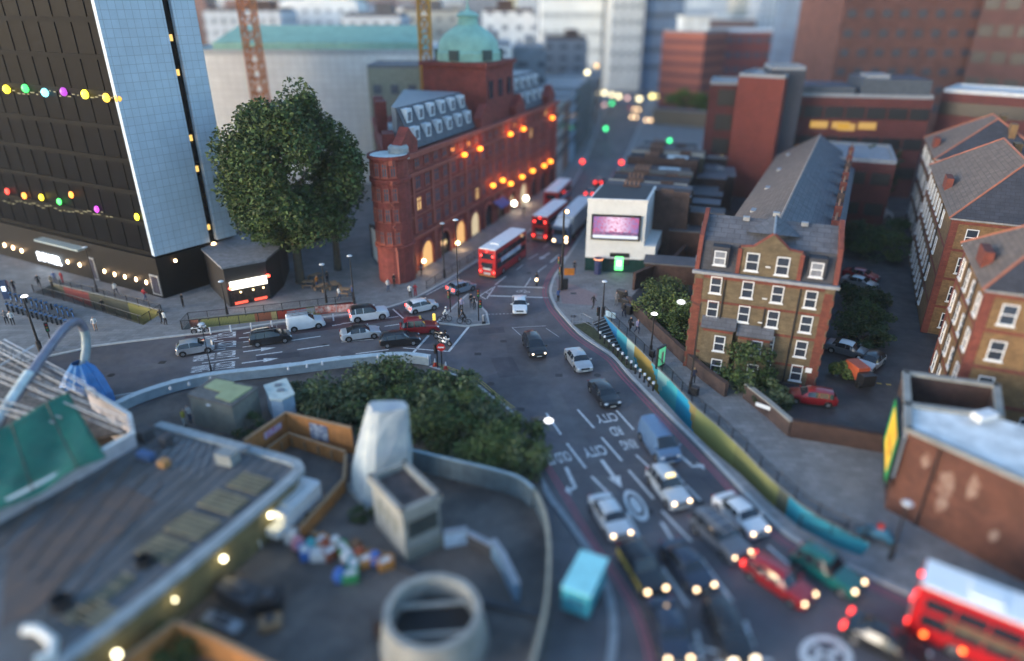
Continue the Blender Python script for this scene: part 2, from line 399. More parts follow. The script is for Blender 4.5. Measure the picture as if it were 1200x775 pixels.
WK = smooth_pl(pxs([(718, 95), (712, 118), (700, 150), (685, 190), (665, 225), (640, 255), (608, 279), (559, 306), (500, 342), (454, 360), (400, 369), (338, 376), (270, 386), (200, 394), (111, 405), (90, 410), (37, 421), (0, 428), (-80, 438)], ZP), 3)
sheet('west_pavement', WK + [(-250, 60), (-250, 420), (WK[0][0] - 4, 420)], [H1, H2], ZP, PAVE, 0.0)
EK = smooth_pl(pxs([(1330, 800), (1200, 745), (1084, 702), (1048, 687), (999, 665), (942, 637), (906, 611), (843, 545), (800, 502), (739, 440), (722, 420), (702, 406), (679, 390), (657, 366), (650, 356), (645, 341), (650, 324), (658, 312), (672, 290), (690, 262), (705, 235), (722, 205), (740, 170), (752, 140), (760, 115), (765, 95)], ZP), 3)
sheet('east_pavement', EK + [(EK[-1][0] + 4, 420), (350, 420), (350, 10), (60, 10)], [H3], ZP, PAVE, 0.0)
YP = pxs([(738, 350), (850, 442), (925, 505), (1040, 524), (1052, 560)], ZP) + [(60, 36), (120, 40), (200, 300), (60, 200), (26, 100)]
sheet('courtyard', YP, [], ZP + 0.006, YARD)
SITE = pxs([(60, 520), (128, 491), (201, 462), (268, 449), (336, 441), (400, 431), (450, 426), (504, 429), (527, 437), (556, 449), (575, 464), (598, 481), (628, 520), (634, 560), (645, 620), (648, 700), (640, 780), (630, 860)], ZP) + [(2, 12), (-70, 8), (-80, 60)]
sheet('site_ground', SITE, [], ZP, CONC_D, 0.0)
REF = pxs([(512, 378), (545, 382), (573, 379), (570, 366), (557, 352), (549, 344), (532, 359)], ZP)
sheet('traffic_island', REF, [], ZP, PAVE, 0.0)
# verge with stairs beside the ramp
kb = MB()
wallrib(kb, WK, 0.32, 0.0, ZP + 0.012); wallrib(kb, EK, 0.32, 0.0, ZP + 0.012)
wallrib(kb, REF + [REF[0]], 0.25, 0.0, ZP + 0.012)
isl_k = smooth_pl(pxs([(504, 429), (527, 437), (556, 449), (575, 464), (598, 481), (628, 520)], ZP), 3)
wallrib(kb, isl_k, 0.3, 0, ZP + 0.012)
struct(kb.build('kerb', KERB))
# trenches: floor, two side walls and end wall
def trench(F_, N_, z0, z1, name, zt=0.0):
    n = len(F_); mb = MB()
    zs = [z0 + (z1 - z0) * min(1, i / (n - 1) * 1.6) for i in range(n)]
    for i in range(n - 1):
        mb.quad((*N_[i], zs[i]), (*N_[i + 1], zs[i + 1]), (*F_[i + 1], zs[i + 1]), (*F_[i], zs[i]))
        mb.quad((*N_[i], zs[i] - 1), (*N_[i], ZP), (*N_[i + 1], ZP), (*N_[i + 1], zs[i + 1] - 1), 1)
    for k in (0, n - 1): mb.quad((*N_[k], zs[k] - .5), (*N_[k], ZP), (*F_[k], ZP), (*F_[k], zs[k] - .5), 1)
    return struct(mb.build(name, [CONC_D, CONC]))
trench(T1F, T1N, -0.6, -2.8, 'subway_ramp'); trench(T2F, T2N, -2.6, -2.6, 'subway_ramp'); trench(T3F, T3N, -2.6, -3.4, 'subway_ramp')
def vcol_mat(name, rough=0.7):
    m = bpy.data.materials.new(name); m.use_nodes = True; N = m.node_tree.nodes; L = m.node_tree.links
    a = N.new('ShaderNodeVertexColor'); a.layer_name = 'paint'; no = N.new('ShaderNodeTexNoise'); no.inputs['Scale'].default_value = 1.3; no.inputs['Detail'].default_value = 5
    mr = N.new('ShaderNodeMapRange'); mr.inputs['To Min'].default_value = 0.72; mr.inputs['To Max'].default_value = 1.1; L.new(no.outputs['Fac'], mr.inputs['Value'])
    v = N.new('ShaderNodeVectorMath'); v.operation = 'SCALE'; L.new(a.outputs['Color'], v.inputs[0]); L.new(mr.outputs[0], v.inputs['Scale'])
    L.new(v.outputs[0], N['Principled BSDF'].inputs['Base Color']); N['Principled BSDF'].inputs['Roughness'].default_value = rough
    return m
PAINTED = vcol_mat('mural_paint')
def mural(F_, z1, name, label, fn, nu=90, nv=10, t=0.35):
    """a retaining wall following F_, its painted face towards the ramp, colour = fn(u metres, v 0..1)"""
    d = [0.0]
    for i in range(1, len(F_)): d.append(d[-1] + (Vector(F_[i]) - Vector(F_[i - 1])).length)
    def at(s):
        for i in range(1, len(F_)):
            if s <= d[i] or i == len(F_) - 1:
                q = (s - d[i - 1]) / (d[i] - d[i - 1]); return Vector(F_[i - 1]).lerp(Vector(F_[i]), q)
    tot = d[-1]; vs = []; cols = []
    for i in range(nu + 1):
        p = at(tot * i / nu)
        for j in range(nv + 1): vs.append((p.x, p.y, ZP + 0.25 - (ZP + 0.25 - z1) * j / nv))
    fs = []
    for i in range(nu):
        for j in range(nv):
            a = i * (nv + 1) + j; fs.append((a, a + 1, a + nv + 2, a + nv + 1)); cols.append(fn((i + .5) / nu, (j + .5) / nv))
    o_ = thing(name, label, 'mural wall', (F_[0][0], F_[0][1], z1))
    mb = MB(); mb.add(vs, fs); wallpl = [at(tot * i / 30) for i in range(31)]
    o = mb.build('painted_face', PAINTED, o_); me = o.data
    ca = me.color_attributes.new('paint', 'FLOAT_COLOR', 'CORNER'); k = 0
    for i, pl in enumerate(me.polygons):
        for _ in pl.loop_indices: ca.data[k].color = (*cols[i], 1); k += 1
    c = MB(); wl = [(p.x, p.y) for p in wallpl]
    wallrib(c, wl, 0.3, ZP + 0.25, ZP + 0.34, d=0.1 if name else 0)
    c.build('coping', CONC, o_)
    return o_
def mur_e(u, v):
    x = u * 10; y = v
    if x < 0.9: return (0.03, 0.25, 0.50)
    if x < 1.5 - y * .4: return (0.08, 0.46, 0.54)
    if abs(x - 1.75 - y * .2) < 0.22: return (0.55, 0.72, 0.62)
    if x < 3.0 + y * 0.9 and x > 1.6 + y * 1.5: return (0.55, 0.36, 0.09)
    if x < 3.4: return (0.08, 0.46, 0.54)
    if x < 4.4: return (0.10, 0.60, 0.62) if (x - 3.9 + y * .6) > 0 else (0.40, 0.70, 0.62)
    if x < 4.9 + y * .6: return (0.03, 0.45, 0.66)
    if x < 5.3: return (0.50, 0.36, 0.12)
    if x < 6.7: return (0.44, 0.42, 0.14)
    if x < 8.2: return (0.36, 0.34, 0.12) if y < .8 else (0.3, 0.27, 0.1)  # bottom strip darker: ramp shade put into the mural colour
    if x < 8.5: return (0.20, 0.19, 0.12)
    return (0.05, 0.42, 0.52)
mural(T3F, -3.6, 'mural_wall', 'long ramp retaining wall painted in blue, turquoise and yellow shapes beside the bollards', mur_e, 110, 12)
def mur_w(u, v):
    x = u * 10
    if x < 0.5: return (0.6, 0.2, 0.12)
    if 3.8 < x < 4.8: return (0.5, 0.16, 0.08)
    if 4.8 <= x < 5.2: return (0.65, 0.5, 0.2)
    if 5.2 <= x < 7.0: return (0.55, 0.07, 0.04)
    if 7.8 <= x: return (0.5, 0.1, 0.07)
    return (0.38, 0.36, 0.12)
mural(T2F, -2.7, 'mural_wall', 'olive and red painted ramp wall along the road in front of the dark kiosk', mur_w, 60, 4)
mural(T1F, -2.9, 'mural_wall', 'mustard painted ramp wall on the plaza below the black tower', lambda u, v: (0.28, 0.24, 0.06) if u > .7 else ((0.3, 0.06, 0.05) if u < .35 and u > .12 else (0.12, 0.11, 0.07)), 60, 4)
# steps at the head of the east ramp
st = MB(); a0, a1 = Vector(T3N[0]), Vector(T3F[0]); b0, b1 = Vector(T3N[2]), Vector(T3F[2])
for i in range(15):
    q0, q1 = i / 15 * .8, (i + 1) / 15 * .8
    p = [a0.lerp(b0, q0), a1.lerp(b1, q0), a1.lerp(b1, q1), a0.lerp(b0, q1)]
    zt = ZP - 0.03 - i * 0.17
    st.prism([(v.x, v.y) for v in p], zt - 1.0, zt, 0); n_ = [p[0], p[1]]
    q = [a0.lerp(b0, q1 - .012), a1.lerp(b1, q1 - .012), a1.lerp(b1, q1), a0.lerp(b0, q1)]
    st.prism([(v.x, v.y) for v in q], zt + .004, zt + 0.02, 1)
o = st.build('ramp_stairs', [CONC_D, KERB]); tag(o, 'concrete steps going down into the painted ramp beside the grass verge', 'steps')

# ------------------------------------------------------------------ road paint
ZM = 0.005
mk = MB(); my = MB(); mr_ = MB(); mt_ = MB()
def line(p, q, w=0.17, mb=None):
    a, b = Vector(xy(p)), Vector(xy(q)); t = (b - a).normalized(); n = Vector((-t.y, t.x)) * w / 2
    (mb or mk).quad((*(a - n), ZM), (*(b - n), ZM), (*(b + n), ZM), (*(a + n), ZM))
def arrow(p, q, w=0.22, hl=1.5, hw=0.45, hook=0):
    a, b = Vector(xy(p)), Vector(xy(q)); t = (b - a).normalized(); n = Vector((-t.y, t.x)); c = b - t * hl
    f = [a - n * w / 2, c - n * w / 2, c + n * w / 2, a + n * w / 2]
    mk.quad(*[(*v, ZM) for v in f])
    if not hook: mk.tri(*[(*v, ZM) for v in (c - n * hw, b, c + n * hw)])
    else:
        s = n * hook; e = c + s * 0.9 + t * 0.5
        mk.quad(*[(*v, ZM) for v in ((c - n * w / 2, c + t * w - n * w / 2, e + t * w / 2, e - t * w / 2) if hook > 0 else (c + n * w / 2, e - t * w / 2, e + t * w / 2, c + t * w + n * w / 2))])
        mk.tri(*[(*v, ZM) for v in (e - t * .55, e + s * 0.8, e + t * .55)])
z5 = lambda x, y: (200 + x / 6, 360 + y / 6)
for a, b, c, d in [(850, 235, 1055, 205), (890, 300, 1115, 268), (945, 380, 1195, 345), (600, 340, 785, 315), (600, 427, 845, 393), (220, 395, 480, 357), (225, 480, 490, 442), (0, 515, 115, 492), (280, 245, 370, 237), (300, 305, 385, 295), (480, 218, 560, 210), (1135, 131, 1200, 122), (505, 282, 580, 272), (510, 186, 570, 176), (510, 246, 570, 238)]:
    line(z5(a, b), z5(c, d))
arrow(z5(510, 315), z5(740, 284)); arrow(z5(500, 395), z5(760, 360)); arrow(z5(500, 481), z5(745, 448))
z2 = lambda x, y: (400 + x / 2.98, 240 + y / 2.98)
for a, b, c, d in [(180, 365, 228, 407), (50, 521, 165, 506), (0, 480, 112, 470), (215, 500, 380, 513), (150, 425, 232, 413), (125, 402, 200, 390), (0, 416, 60, 408)]: line(z2(a, b), z2(c, d))
for a, b, c, d in [(230, 540, 305, 457), (375, 513, 450, 420)]: line(z2(a, b), z2(c, d), 0.28)
for a, b, c, d in [(545, 285, 710, 290), (515, 318, 722, 325)]: line(z2(a, b), z2(c, d), 0.28)
for a, b, c, d in [(640, 289, 662, 256), (575, 250, 537, 280), (537, 285, 508, 328), (483, 318, 530, 290), (500, 305, 520, 312), (483, 318, 505, 330), (680, 240, 716, 212), (612, 228, 634, 210), (655, 190, 686, 172), (706, 150, 724, 138), (290, 311, 405, 250), (296, 316, 411, 255), (752, 240, 770, 222)]: line(z2(a, b), z2(c, d), 0.15)
arrow(z2(727, 168), z2(692, 192), 0.3, 1.2, .5); line(z2(760, 176), z2(730, 202), 0.3); line(z2(790, 178), z2(775, 190), 0.3)
for i in range(9): line(z2(500 + i * 13, 383 - .3 * i), z2(506 + i * 13, 383 - .3 * i), 0.12)
z7 = lambda x, y: (640 + x / 5.17, 480 + y / 5.17)
for a, b, c, d in [(0, 22, 90, 152), (125, 205, 240, 355), (190, 0, 290, 112), (425, 5, 530, 122), (335, 168, 460, 312), (275, 405, 370, 500), (500, 368, 650, 540), (545, 275, 640, 365), (780, 388, 935, 550), (700, 613, 880, 800), (440, 650, 590, 810)]: line(z7(a, b), z7(c, d), 0.2)
arrow(z7(120, 350), z7(200, 525), .3, 1.3, .5, hook=-.55); arrow(z7(335, 305), z7(460, 475), .3, 1.4, .5); arrow(z7(780, 250), z7(940, 390), .3, 1.3, .5, hook=.55)
for p, q in [((775, 612), (805, 660)), ((822, 655), (858, 705)), ((775, 663), (806, 710)), ((816, 740), (822, 775)), ((873, 728), (888, 775)), ((735, 600), (752, 636)), ((900, 640), (925, 662)), ((806, 757), (842, 764)), ((860, 768), (905, 775))]: line(p, q, 0.22)
for j in range(3): line((845 + j * 10, 775), (842 + j * 12, 790), .5)
# white roundel and the bike symbol, as rings of paint
def disc(c, rx, ry, ang, inner=0.0, mb=None, n=24):
    g = Vector(xy(c)); ca, sa = math.cos(ang), math.sin(ang)
    def pt(r, k):
        x, y = rx * r * math.cos(2 * math.pi * k / n), ry * r * math.sin(2 * math.pi * k / n); return (g.x + x * ca - y * sa, g.y + x * sa + y * ca, ZM)
    for k in range(n): (mb or mk).quad(pt(inner, k), pt(1, k), pt(1, k + 1), pt(inner, k + 1))
hd = heading((735, 570), (757, 612))
disc((745, 592), 1.75, .72, hd, .72); disc((745, 592), 0.9, .34, hd, 0.0)
disc(z2(622, 303), .42, .3, .3, .72); disc(z2(648, 306), .42, .3, .3, .72); line(z2(622, 303), z2(640, 297), .08); line(z2(640, 297), z2(648, 306), .08)
# roundabout road symbol low on the right
disc((968, 768), 1.6, 1.25, .5, .72); line((948, 775), (985, 762), .35); line((955, 758), (980, 782), .35)
for p, q in [((610, 393), (600, 384)), ((600, 384), (640, 382)), ((640, 385), (655, 395))]: line(p, q, .06)
struct(mk.build('lane_markings', WHITEP))
for i in range(3): line((1016 + i * 11, 449.5 + i * 1.2), (1022 + i * 11, 450.0 + i * 1.2), .3, my)
for v in my.v[:]: pass
my.v = [(x, y, z + ZP + .006) for x, y, z in my.v]
yk = smooth_pl(pxs([(508, 424), (531, 432), (560, 444), (580, 460), (603, 478)]), 3)
ribbon(my, yk, .1, ZM, 0); ribbon(my, yk, .1, ZM, -.25)
struct(my.build('yellow_lines', YELP))
ribbon(mr_, EK[6:66], .18, ZM, 0.6); ribbon(mr_, EK[6:66], .18, ZM, 0.95)
WR = smooth_pl(pxs([(598, 492), (618, 514), (640, 548), (665, 590), (685, 625), (704, 655), (735, 703), (752, 745), (762, 790)]), 3)
ribbon(mr_, WR, .16, ZM, 0); ribbon(mr_, WR, .16, ZM, .32)
struct(mr_.build('red_lines', REDP))
ks = MB(); WKR = smooth_pl(pxs([(630, 556), (645, 584), (660, 604), (682, 634), (700, 662), (714, 700), (719, 735), (716, 775), (708, 830)]), 3)
wallrib(ks, WKR, .5, 0, .1); struct(ks.build('slip_road_kerb', mat('worn_kerb', (0.27, 0.29, 0.31), .85, var=.15)))
rl = MB(); ribbon(rl, [xy(p) for p in [(215, 399), (300, 391), (340, 385), (420, 375), (470, 367)]], 3.0, .0025, -.2); struct(rl.build('bus_lane_surface', REDLANE))
# pink tactile paving near the crossing
tp = MB(); tp.add([(*xy(p, ZP), ZP + .005) for p in [(651, 326), (700, 345), (697, 358), (659, 356)]], [(0, 3, 2, 1)]); struct(tp.build('tactile_paving', TACT))
gv = MB(); gv.add([(*xy(p, ZP), ZP + .03) for p in [(672, 381), (690, 378), (704, 393), (726, 413), (748, 437), (733, 431), (716, 412), (699, 401)]], [(0, 7, 6, 1), (1, 6, 5, 2), (2, 5, 4, 3)])
gv.build('verge', mat('verge_soil', (0.065, 0.07, 0.03), .95, var=.25, scale=3)); gv_o = bpy.data.objects['verge']; gv_o['kind'] = 'structure'
pt_ = MB(); pd_ = MB()
for k, q in enumerate([[(575, 420), (600, 418), (612, 440), (585, 443)], [(640, 460), (655, 458), (690, 520), (672, 522)], [(300, 418), (350, 412), (352, 418), (302, 424)], [(690, 560), (712, 556), (760, 640), (735, 645)], [(560, 385), (590, 383), (592, 390), (561, 392)], [(150, 430), (215, 421), (217, 427), (152, 437)], [(820, 560), (832, 556), (880, 600), (868, 606)], [(600, 340), (612, 340), (622, 300), (613, 300)], [(760, 640), (790, 640), (800, 665), (768, 668)], [(410, 410), (440, 406), (446, 412), (416, 416)]]):
    m_ = pt_ if k % 2 else pd_; m_.add([(*xy(p), .0016 + .0002 * k) for p in q], [(0, 3, 2, 1)])
struct(pt_.build('tarmac_patch', asphalt('old_tarmac', (.112, .104, .108), (.10, .094, .10)))); struct(pd_.build('tarmac_patch', asphalt('new_tarmac', (.066, .062, .072), (.06, .056, .066))))
mh = MB()
for k, (x, y) in enumerate([(590, 400), (575, 450), (655, 440), (700, 440), (610, 480), (380, 405), (190, 425), (130, 440), (820, 590), (700, 585), (760, 600), (672, 372), (672, 345), (620, 320), (716, 470), (860, 560), (560, 415)]):
    g_ = G(x, y); zz_ = .0045 if x not in (672,) else ZP + .007; mh.lathe([(0, 0), (.36, 0)][::-1], 14, (g_.x, g_.y, zz_)) if k % 2 else mh.prism([(g_.x - .35, g_.y - .3), (g_.x + .35, g_.y - .3), (g_.x + .35, g_.y + .3), (g_.x - .35, g_.y + .3)], zz_ - .003, zz_)
struct(mh.build('manhole_covers', mat('cast_iron', (.035, .033, .036), .5, .3, var=.2, scale=6)))
# words on the road
def road_word(txt, c, fwd_p, width, length, flip=False):
    cu = bpy.data.curves.new('t', 'FONT'); cu.body = txt; cu.align_x = 'CENTER'; cu.align_y = 'CENTER'; cu.size = 1.0; cu.offset = .018
    o = bpy.data.objects.new('t', cu); COL.objects.link(o); dg = bpy.context.evaluated_depsgraph_get()
    me = bpy.data.meshes.new_from_object(o.evaluated_get(dg)); bpy.data.objects.remove(o)
    xs = [v.co.x for v in me.vertices]; ys = [v.co.y for v in me.vertices]
    sx = width / (max(xs) - min(xs)); sy = length / (max(ys) - min(ys)); cy_ = (max(ys) + min(ys)) / 2; cx_ = (max(xs) + min(xs)) / 2
    a, b = Vector(xy(c)), Vector(xy(fwd_p)); up = (b - a).normalized(); rt = Vector((up.y, -up.x))
    for v in me.vertices:
        p = a + rt * (v.co.x - cx_) * sx + up * (v.co.y - cy_) * sy; v.co = (p.x, p.y, ZM)
    me.materials.clear(); me.materials.append(WHITEP)
    q = bpy.data.objects.new('road_lettering', me); COL.objects.link(q); return struct(q)
for c in [(266, 393), (266, 404), (265, 415.5), (264, 428.5), (264, 441)]: road_word('CITY', c, (c[0] + 30, c[1] - 4), 1.6, 1.9)
for c in [(239, 419), (237, 432), (243, 397)]: road_word('RING', c, (c[0] + 30, c[1] - 4), 1.3, 2.1)
for c, t, w in [((711, 490), 'CITY', 1.9), ((722, 505.5), 'RD', 1.0), ((737, 521), 'RING', 1.3), ((697, 529), 'CITY', 1.9), ((654, 537), 'OLD ST', 2.1)]:
    road_word(t, c, (c[0] + 10, c[1] + 15), w, 1.35)

# ================================================================== BUILDINGS
PW = {}
def plain_window(parent, face, u, z, w, h, m, d=0.12, off=0.0, name='window'):
    k = (round(w, 2), round(h, 2), m.name, d)
    if k not in PW:
        mb = MB(); mb.box((0, -d / 2, 0), (w, d, h)); PW[k] = mb.mesh(name, m)
    o = bpy.data.objects.new(name, PW[k]); COL.objects.link(o); o.parent = parent
    o.location = face.pt(u, z, off) - worldloc(parent); o.rotation_euler = (0, 0, face.rot); return o
def V2(p): return Vector((p[0], p[1]))
def backof(F_, d): return F_.A - F_.n * d, F_.B - F_.n * d
def block(name, label, cat, A, B, depth, z1, m, rows=0, cols=0, wm=None, ww=1.4, wh=1.6, z0=1.5, group=None, bands=None, roofm=None, par=0.6, sides=0, side_u=None):
    F_ = Face(A, B); a2, b2 = backof(F_, depth)
    t = thing(name, label, cat, (A[0], A[1], 0), 0, group)
    w = MB(); w.prism([F_.A, F_.B, b2, a2], 0, z1); w.build('wall', m, t)
    r = MB(); ca = (F_.A + F_.B + a2 + b2) / 4
    for f in (Face(F_.A, F_.B), Face(F_.B, b2), Face(b2, a2), Face(a2, F_.A)):
        r.box(f.pt(f.L / 2, z1 + par / 2 + .002, -0.2), (f.L - .4, .4, par), f.rot)
    s = .8 / max(1, F_.L)
    r.prism([ca + (p - ca) * .93 for p in (F_.A, F_.B, b2, a2)], z1, z1 + .25); r.build('roof', roofm or LEAD, t)
    if bands:
        bm_, bz, bh = bands; b = MB()
        for z in bz:
            F_.boxon(b, F_.L / 2, z, F_.L, bh, .1); f = Face(F_.B, b2); f.boxon(b, f.L / 2, z, f.L, bh, .1); f = Face(a2, F_.A); f.boxon(b, f.L / 2, z, f.L, bh, .1)
        b.build('cladding_band', bm_, t)
    wm = wm or PANE
    for i in range(rows):
        z = z0 + (z1 - z0) * (i + .5) / rows
        for j in range(cols): plain_window(t, F_, F_.L * (j + .5) / cols, z, ww, wh, wm)
        for sd in range(sides):
            f = Face(a2, F_.A) if F_.A.x > 20 else Face(F_.B, b2)
            plain_window(t, f, f.L * (sd + .5) / sides, z, ww, wh, wm)
    return t, F_

# ---- brick mansion block with long wing
def mansion():
    A, B = xy((801, 430)), xy((954, 455)); F_ = Face(A, B); L_ = F_.L
    t = thing('mansion_block', 'brown brick mansion block with slate attic, white sash windows and long wing behind', 'apartment house', (A[0], A[1], 0))
    ze = F_.pix(900, 329)[1]; D = 10.0; a2, b2 = backof(F_, D)
    w = MB(); w.prism([F_.A, F_.B, b2, a2], 0, ze); wl = w.build('wall', STOCK, t)
    q = MB()
    for u in (0.38, L_ - 0.38):
        for k in range(int(ze / .6)):
            F_.boxon(q, u + (0.08 if k % 2 else -0.0) * (1 if u < 1 else -1), .3 + k * .6, .70 if k % 2 else .92, .6, .04)
    zb = [F_.pix(900, y)[1] for y in (362, 391, 424)]
    for z in zb: F_.boxon(q, L_ / 2, z, L_ - 1.7, .24, .035)
    F_.boxon(q, L_ / 2, ze - .22, L_ - 1.7, .42, .05)
    f2 = Face(F_.B, b2)
    for z in zb: f2.boxon(q, f2.L / 2, z, f2.L - .2, .24, .035)
    q.build('quoins_and_string_courses', mat('rubbed_red_brick', (0.17, 0.048, 0.032), .9, var=.18, scale=2, kind='brick'), t)
    g = MB(); F_.boxon(g, L_ / 2, ze + .14, L_ + .5, .26, .45, -.05); g.build('gutter_cornice', LEAD, t)
    # attic storey
    gu0, gu1 = F_.pix(864, 318)[0], F_.pix(935, 330)[0]; zg = ze + 2.75; zp = ze + 4.2; um = (gu0 + gu1) / 2
    gm = MB(); o1, o2 = -.35, -.8
    prof = [(gu0, ze + .02), (gu1, ze + .02), (gu1, zg), (um + 1.5, zg + .15), (um, zp), (um - 1.5, zg + .15), (gu0, zg)]
    vs = [F_.pt(u, z, o1) for u, z in prof] + [F_.pt(u, z, o2) for u, z in prof]; n = len(prof)
    gm.add(vs, [tuple(range(n)), tuple(range(2 * n - 1, n - 1, -1))] + [(i, n + i, n + (i + 1) % n, (i + 1) % n) for i in range(n)])
    gm.build('gable_wall', STOCK, t)
    cp = MB()
    for (ua, za), (ub, zb_) in zip(prof[2:], prof[3:]):
        pa, pb = F_.pt(ua, za, -.55), F_.pt(ub, zb_, -.55); cp.tube([pa, pb], .16, 4)
    for u in (gu0 - .02, gu1 + .02): cp.box(F_.pt(u, ze + 1.35, -.6), (.35, .8, 2.7), F_.rot)
    cp.build('gable_coping', REDB, t)
    rf = MB(); zr = ze + 4.3; zm = ze + 2.7
    P = lambda u, z, o: F_.pt(u, z, -o)
    rf.slab(P(.3, ze + .2, .35), P(L_ - .3, ze + .2, .35), P(L_ - .3, zm, 1.5), P(.3, zm, 1.5), .1, 1)
    rf.slab(P(.3, zm, 1.5), P(L_ - .3, zm, 1.5), P(L_ - .3, zr, 5), P(.3, zr, 5), .1, 0)
    rf.slab(P(.3, zr, 5), P(L_ - .3, zr, 5), P(L_ - .3, ze, 10), P(.3, ze, 10), .1, 0)
    rf.prism([F_.pt(.2, 0, -.5), F_.pt(L_ - .2, 0, -.5), F_.pt(L_ - .2, 0, -9.5), F_.pt(.2, 0, -9.5)], ze - .3, ze + .05, 1)
    rf.tri(P(um - 2.6, zr - .9, 3.2), P(um, zp, .5), P(um, zr + .5, 5), 0); rf.tri(P(um + 2.6, zr - .9, 3.2), P(um, zr + .5, 5), P(um, zp, .5), 0)
    roof = rf.build('roof', [SLATE, SLATED], t)
    for u in (.1, L_ - .1):
        pw = MB(); s = [(-.1, ze + .4), (-1.4, zm + .5), (-5, zr + .6), (-9.9, ze + .6)]
        vs = [F_.pt(u - .2, z, o) for o, z in s] + [F_.pt(u - .2, ze - .2, o) for o, z in s] + [F_.pt(u + .2, z, o) for o, z in s] + [F_.pt(u + .2, ze - .2, o) for o, z in s]
        fs = [(0, 1, 2, 3, 7, 6, 5, 4), (8, 12, 13, 14, 15, 11, 10, 9)] + [(i, i + 8, i + 9, i + 1) for i in range(3)] + [(0, 4, 12, 8), (3, 11, 15, 7)]
        pw.add(vs, fs); pw.build('parapet', REDB, t)
    rc = MB(); rc.tube([P(um, zp + .03, .5), P(um, zr + .55, 5)], .1, 6)
    for u in (um - 2.6, um, um + 2.6): rc.box(P(u, zr + (.6 if u == um else -.0), 4.9 if u == um else 4.6), (.6, .5, .35), F_.rot)
    rc.build('lead_ridge', STEEL, roof)
    # windows read off the facade
    for px, py in [(839, 334), (876, 339.5), (911, 345), (950, 351), (835, 362), (871.5, 368), (905.5, 374), (944.5, 380), (833, 394), (871, 401), (900, 403), (938.5, 409), (829, 419), (896, 431), (933, 437)]:
        u, z = F_.pix(px, py); put_window(t, F_, u, z, 1.02, 1.65, 'sash', .0)
    for px, py in [(881.5, 308.5), (917, 313.5)]:
        u, z = F_.pix(px, py); put_window(t, F_, u, z, 1.12, 1.7, 'sash', -.35)
    for px, py in [(843.5, 303), (957.5, 317)]:
        u, z = F_.pix(px, py); d = MB(); d.box(F_.pt(u, z, -1.15), (1.5, 1.7, 1.95), F_.rot); dm = d.build('dormer', SLATED, t); put_window(dm, F_, u, z - .05, 1.05, 1.35, 'sashb', -.29)
    for x0, y0 in ((851, 322), (894, 377), (939, 337)):
        u, z = F_.pix(x0, y0); z1_ = ze - .4 if x0 != 894 else zb[0]
        dp = MB(); dp.tube([F_.pt(u, 0.1, .1), F_.pt(u, z1_, .1)], .075, 6); dp.build('drainpipe', BLACK, t)
    for px, py in ((896, 350), (900, 313), (891, 378), (886, 402)):
        u, z = F_.pix(px, py); v = MB(); F_.boxon(v, u, z, .42, .09, .12); v.build('vent_hood', WFRAME, t)
    u, z = F_.pix(947.5, 434); v = MB(); F_.boxon(v, u, z, .55, .5, .06); v.build('notice', WFRAME, t)
    # two small extensions with monopitch roofs
    for i, (p0, p1, ht, pr) in enumerate((((809, 412), (845, 440), 5.6, .9), ((858, 440), (884, 446), 5.2, .8))):
        ua, ub = ((1.4, 4.2), (4.7, 7.6))[i]
        e = MB(); e.prism([F_.pt(ua, 0, pr), F_.pt(ub, 0, pr), F_.pt(ub, 0, .001), F_.pt(ua, 0, .001)], 0, ht - .5); ex = e.build('extension', STOCK, t)
        rr = MB(); rr.slab(F_.pt(ua - .2, ht - .45, pr + .2), F_.pt(ub + .2, ht - .45, pr + .2), F_.pt(ub + .2, ht + .35, 0.02), F_.pt(ua - .2, ht + .35, 0.02), .15)
        rr.build('extension_roof', SLATE, ex)
        rb = MB(); F_.boxon(rb, (ua + ub) / 2, ht - .75, ub - ua - .1, .22, .04, pr); rb.build('brick_band', REDB, ex)
        put_window(ex, F_, (ua + ub) / 2 + .3, 3.6, 1.0, 1.6, 'sash', pr)
        put_window(ex, F_, (ua + ub) / 2 + .3, 1.2, 1.0, 1.4, 'sash', pr)
    # long wing
    zw = 13.6; r0, r1 = G(909, 268, zw), G(961, 159, zw); d = V2(r1 - r0).normalized(); nn = Vector((d.y, -d.x)); hw = 5.6; ew = 9.8
    s0, s1 = V2(r0) - d * 1.0, V2(r1)
    w = MB(); w.prism([s0 - nn * hw, s0 + nn * hw, s1 + nn * hw, s1 - nn * hw], 0, ew); wg = w.build('wing', STOCK, t)
    r = MB(); e3 = lambda p, z: Vector((p.x, p.y, z)); ov = hw + .4
    r.slab(e3(s0 - nn * ov, ew), e3(s0, zw), e3(s1, zw), e3(s1 - nn * ov, ew), -.12, 0)
    r.slab(e3(s0, zw + .003), e3(s0 + nn * ov, ew), e3(s1 + nn * ov, ew), e3(s1, zw + .003), -.12, 1)
    r.tri(e3(s0 - nn * hw, ew), e3(s0 + nn * hw, ew), e3(s0, zw - .1), 1); r.tri(e3(s1 - nn * hw, ew), e3(s1, zw - .1), e3(s1 + nn * hw, ew), 1)
    r.build('wing_roof', [TILEB, SLATE], t)
    rd = MB(); rd.tube([e3(s0, zw + .12), e3(s1, zw + .12)], .13, 6); rd.build('ridge_tiles', mat('ridge_tile', (.33, .26, .22), .8), t)
    Ls = (s1 - s0).length; fw = Face(s0 + nn * hw, s1 + nn * hw); fl = Face(s1 - nn * hw, s0 - nn * hw)
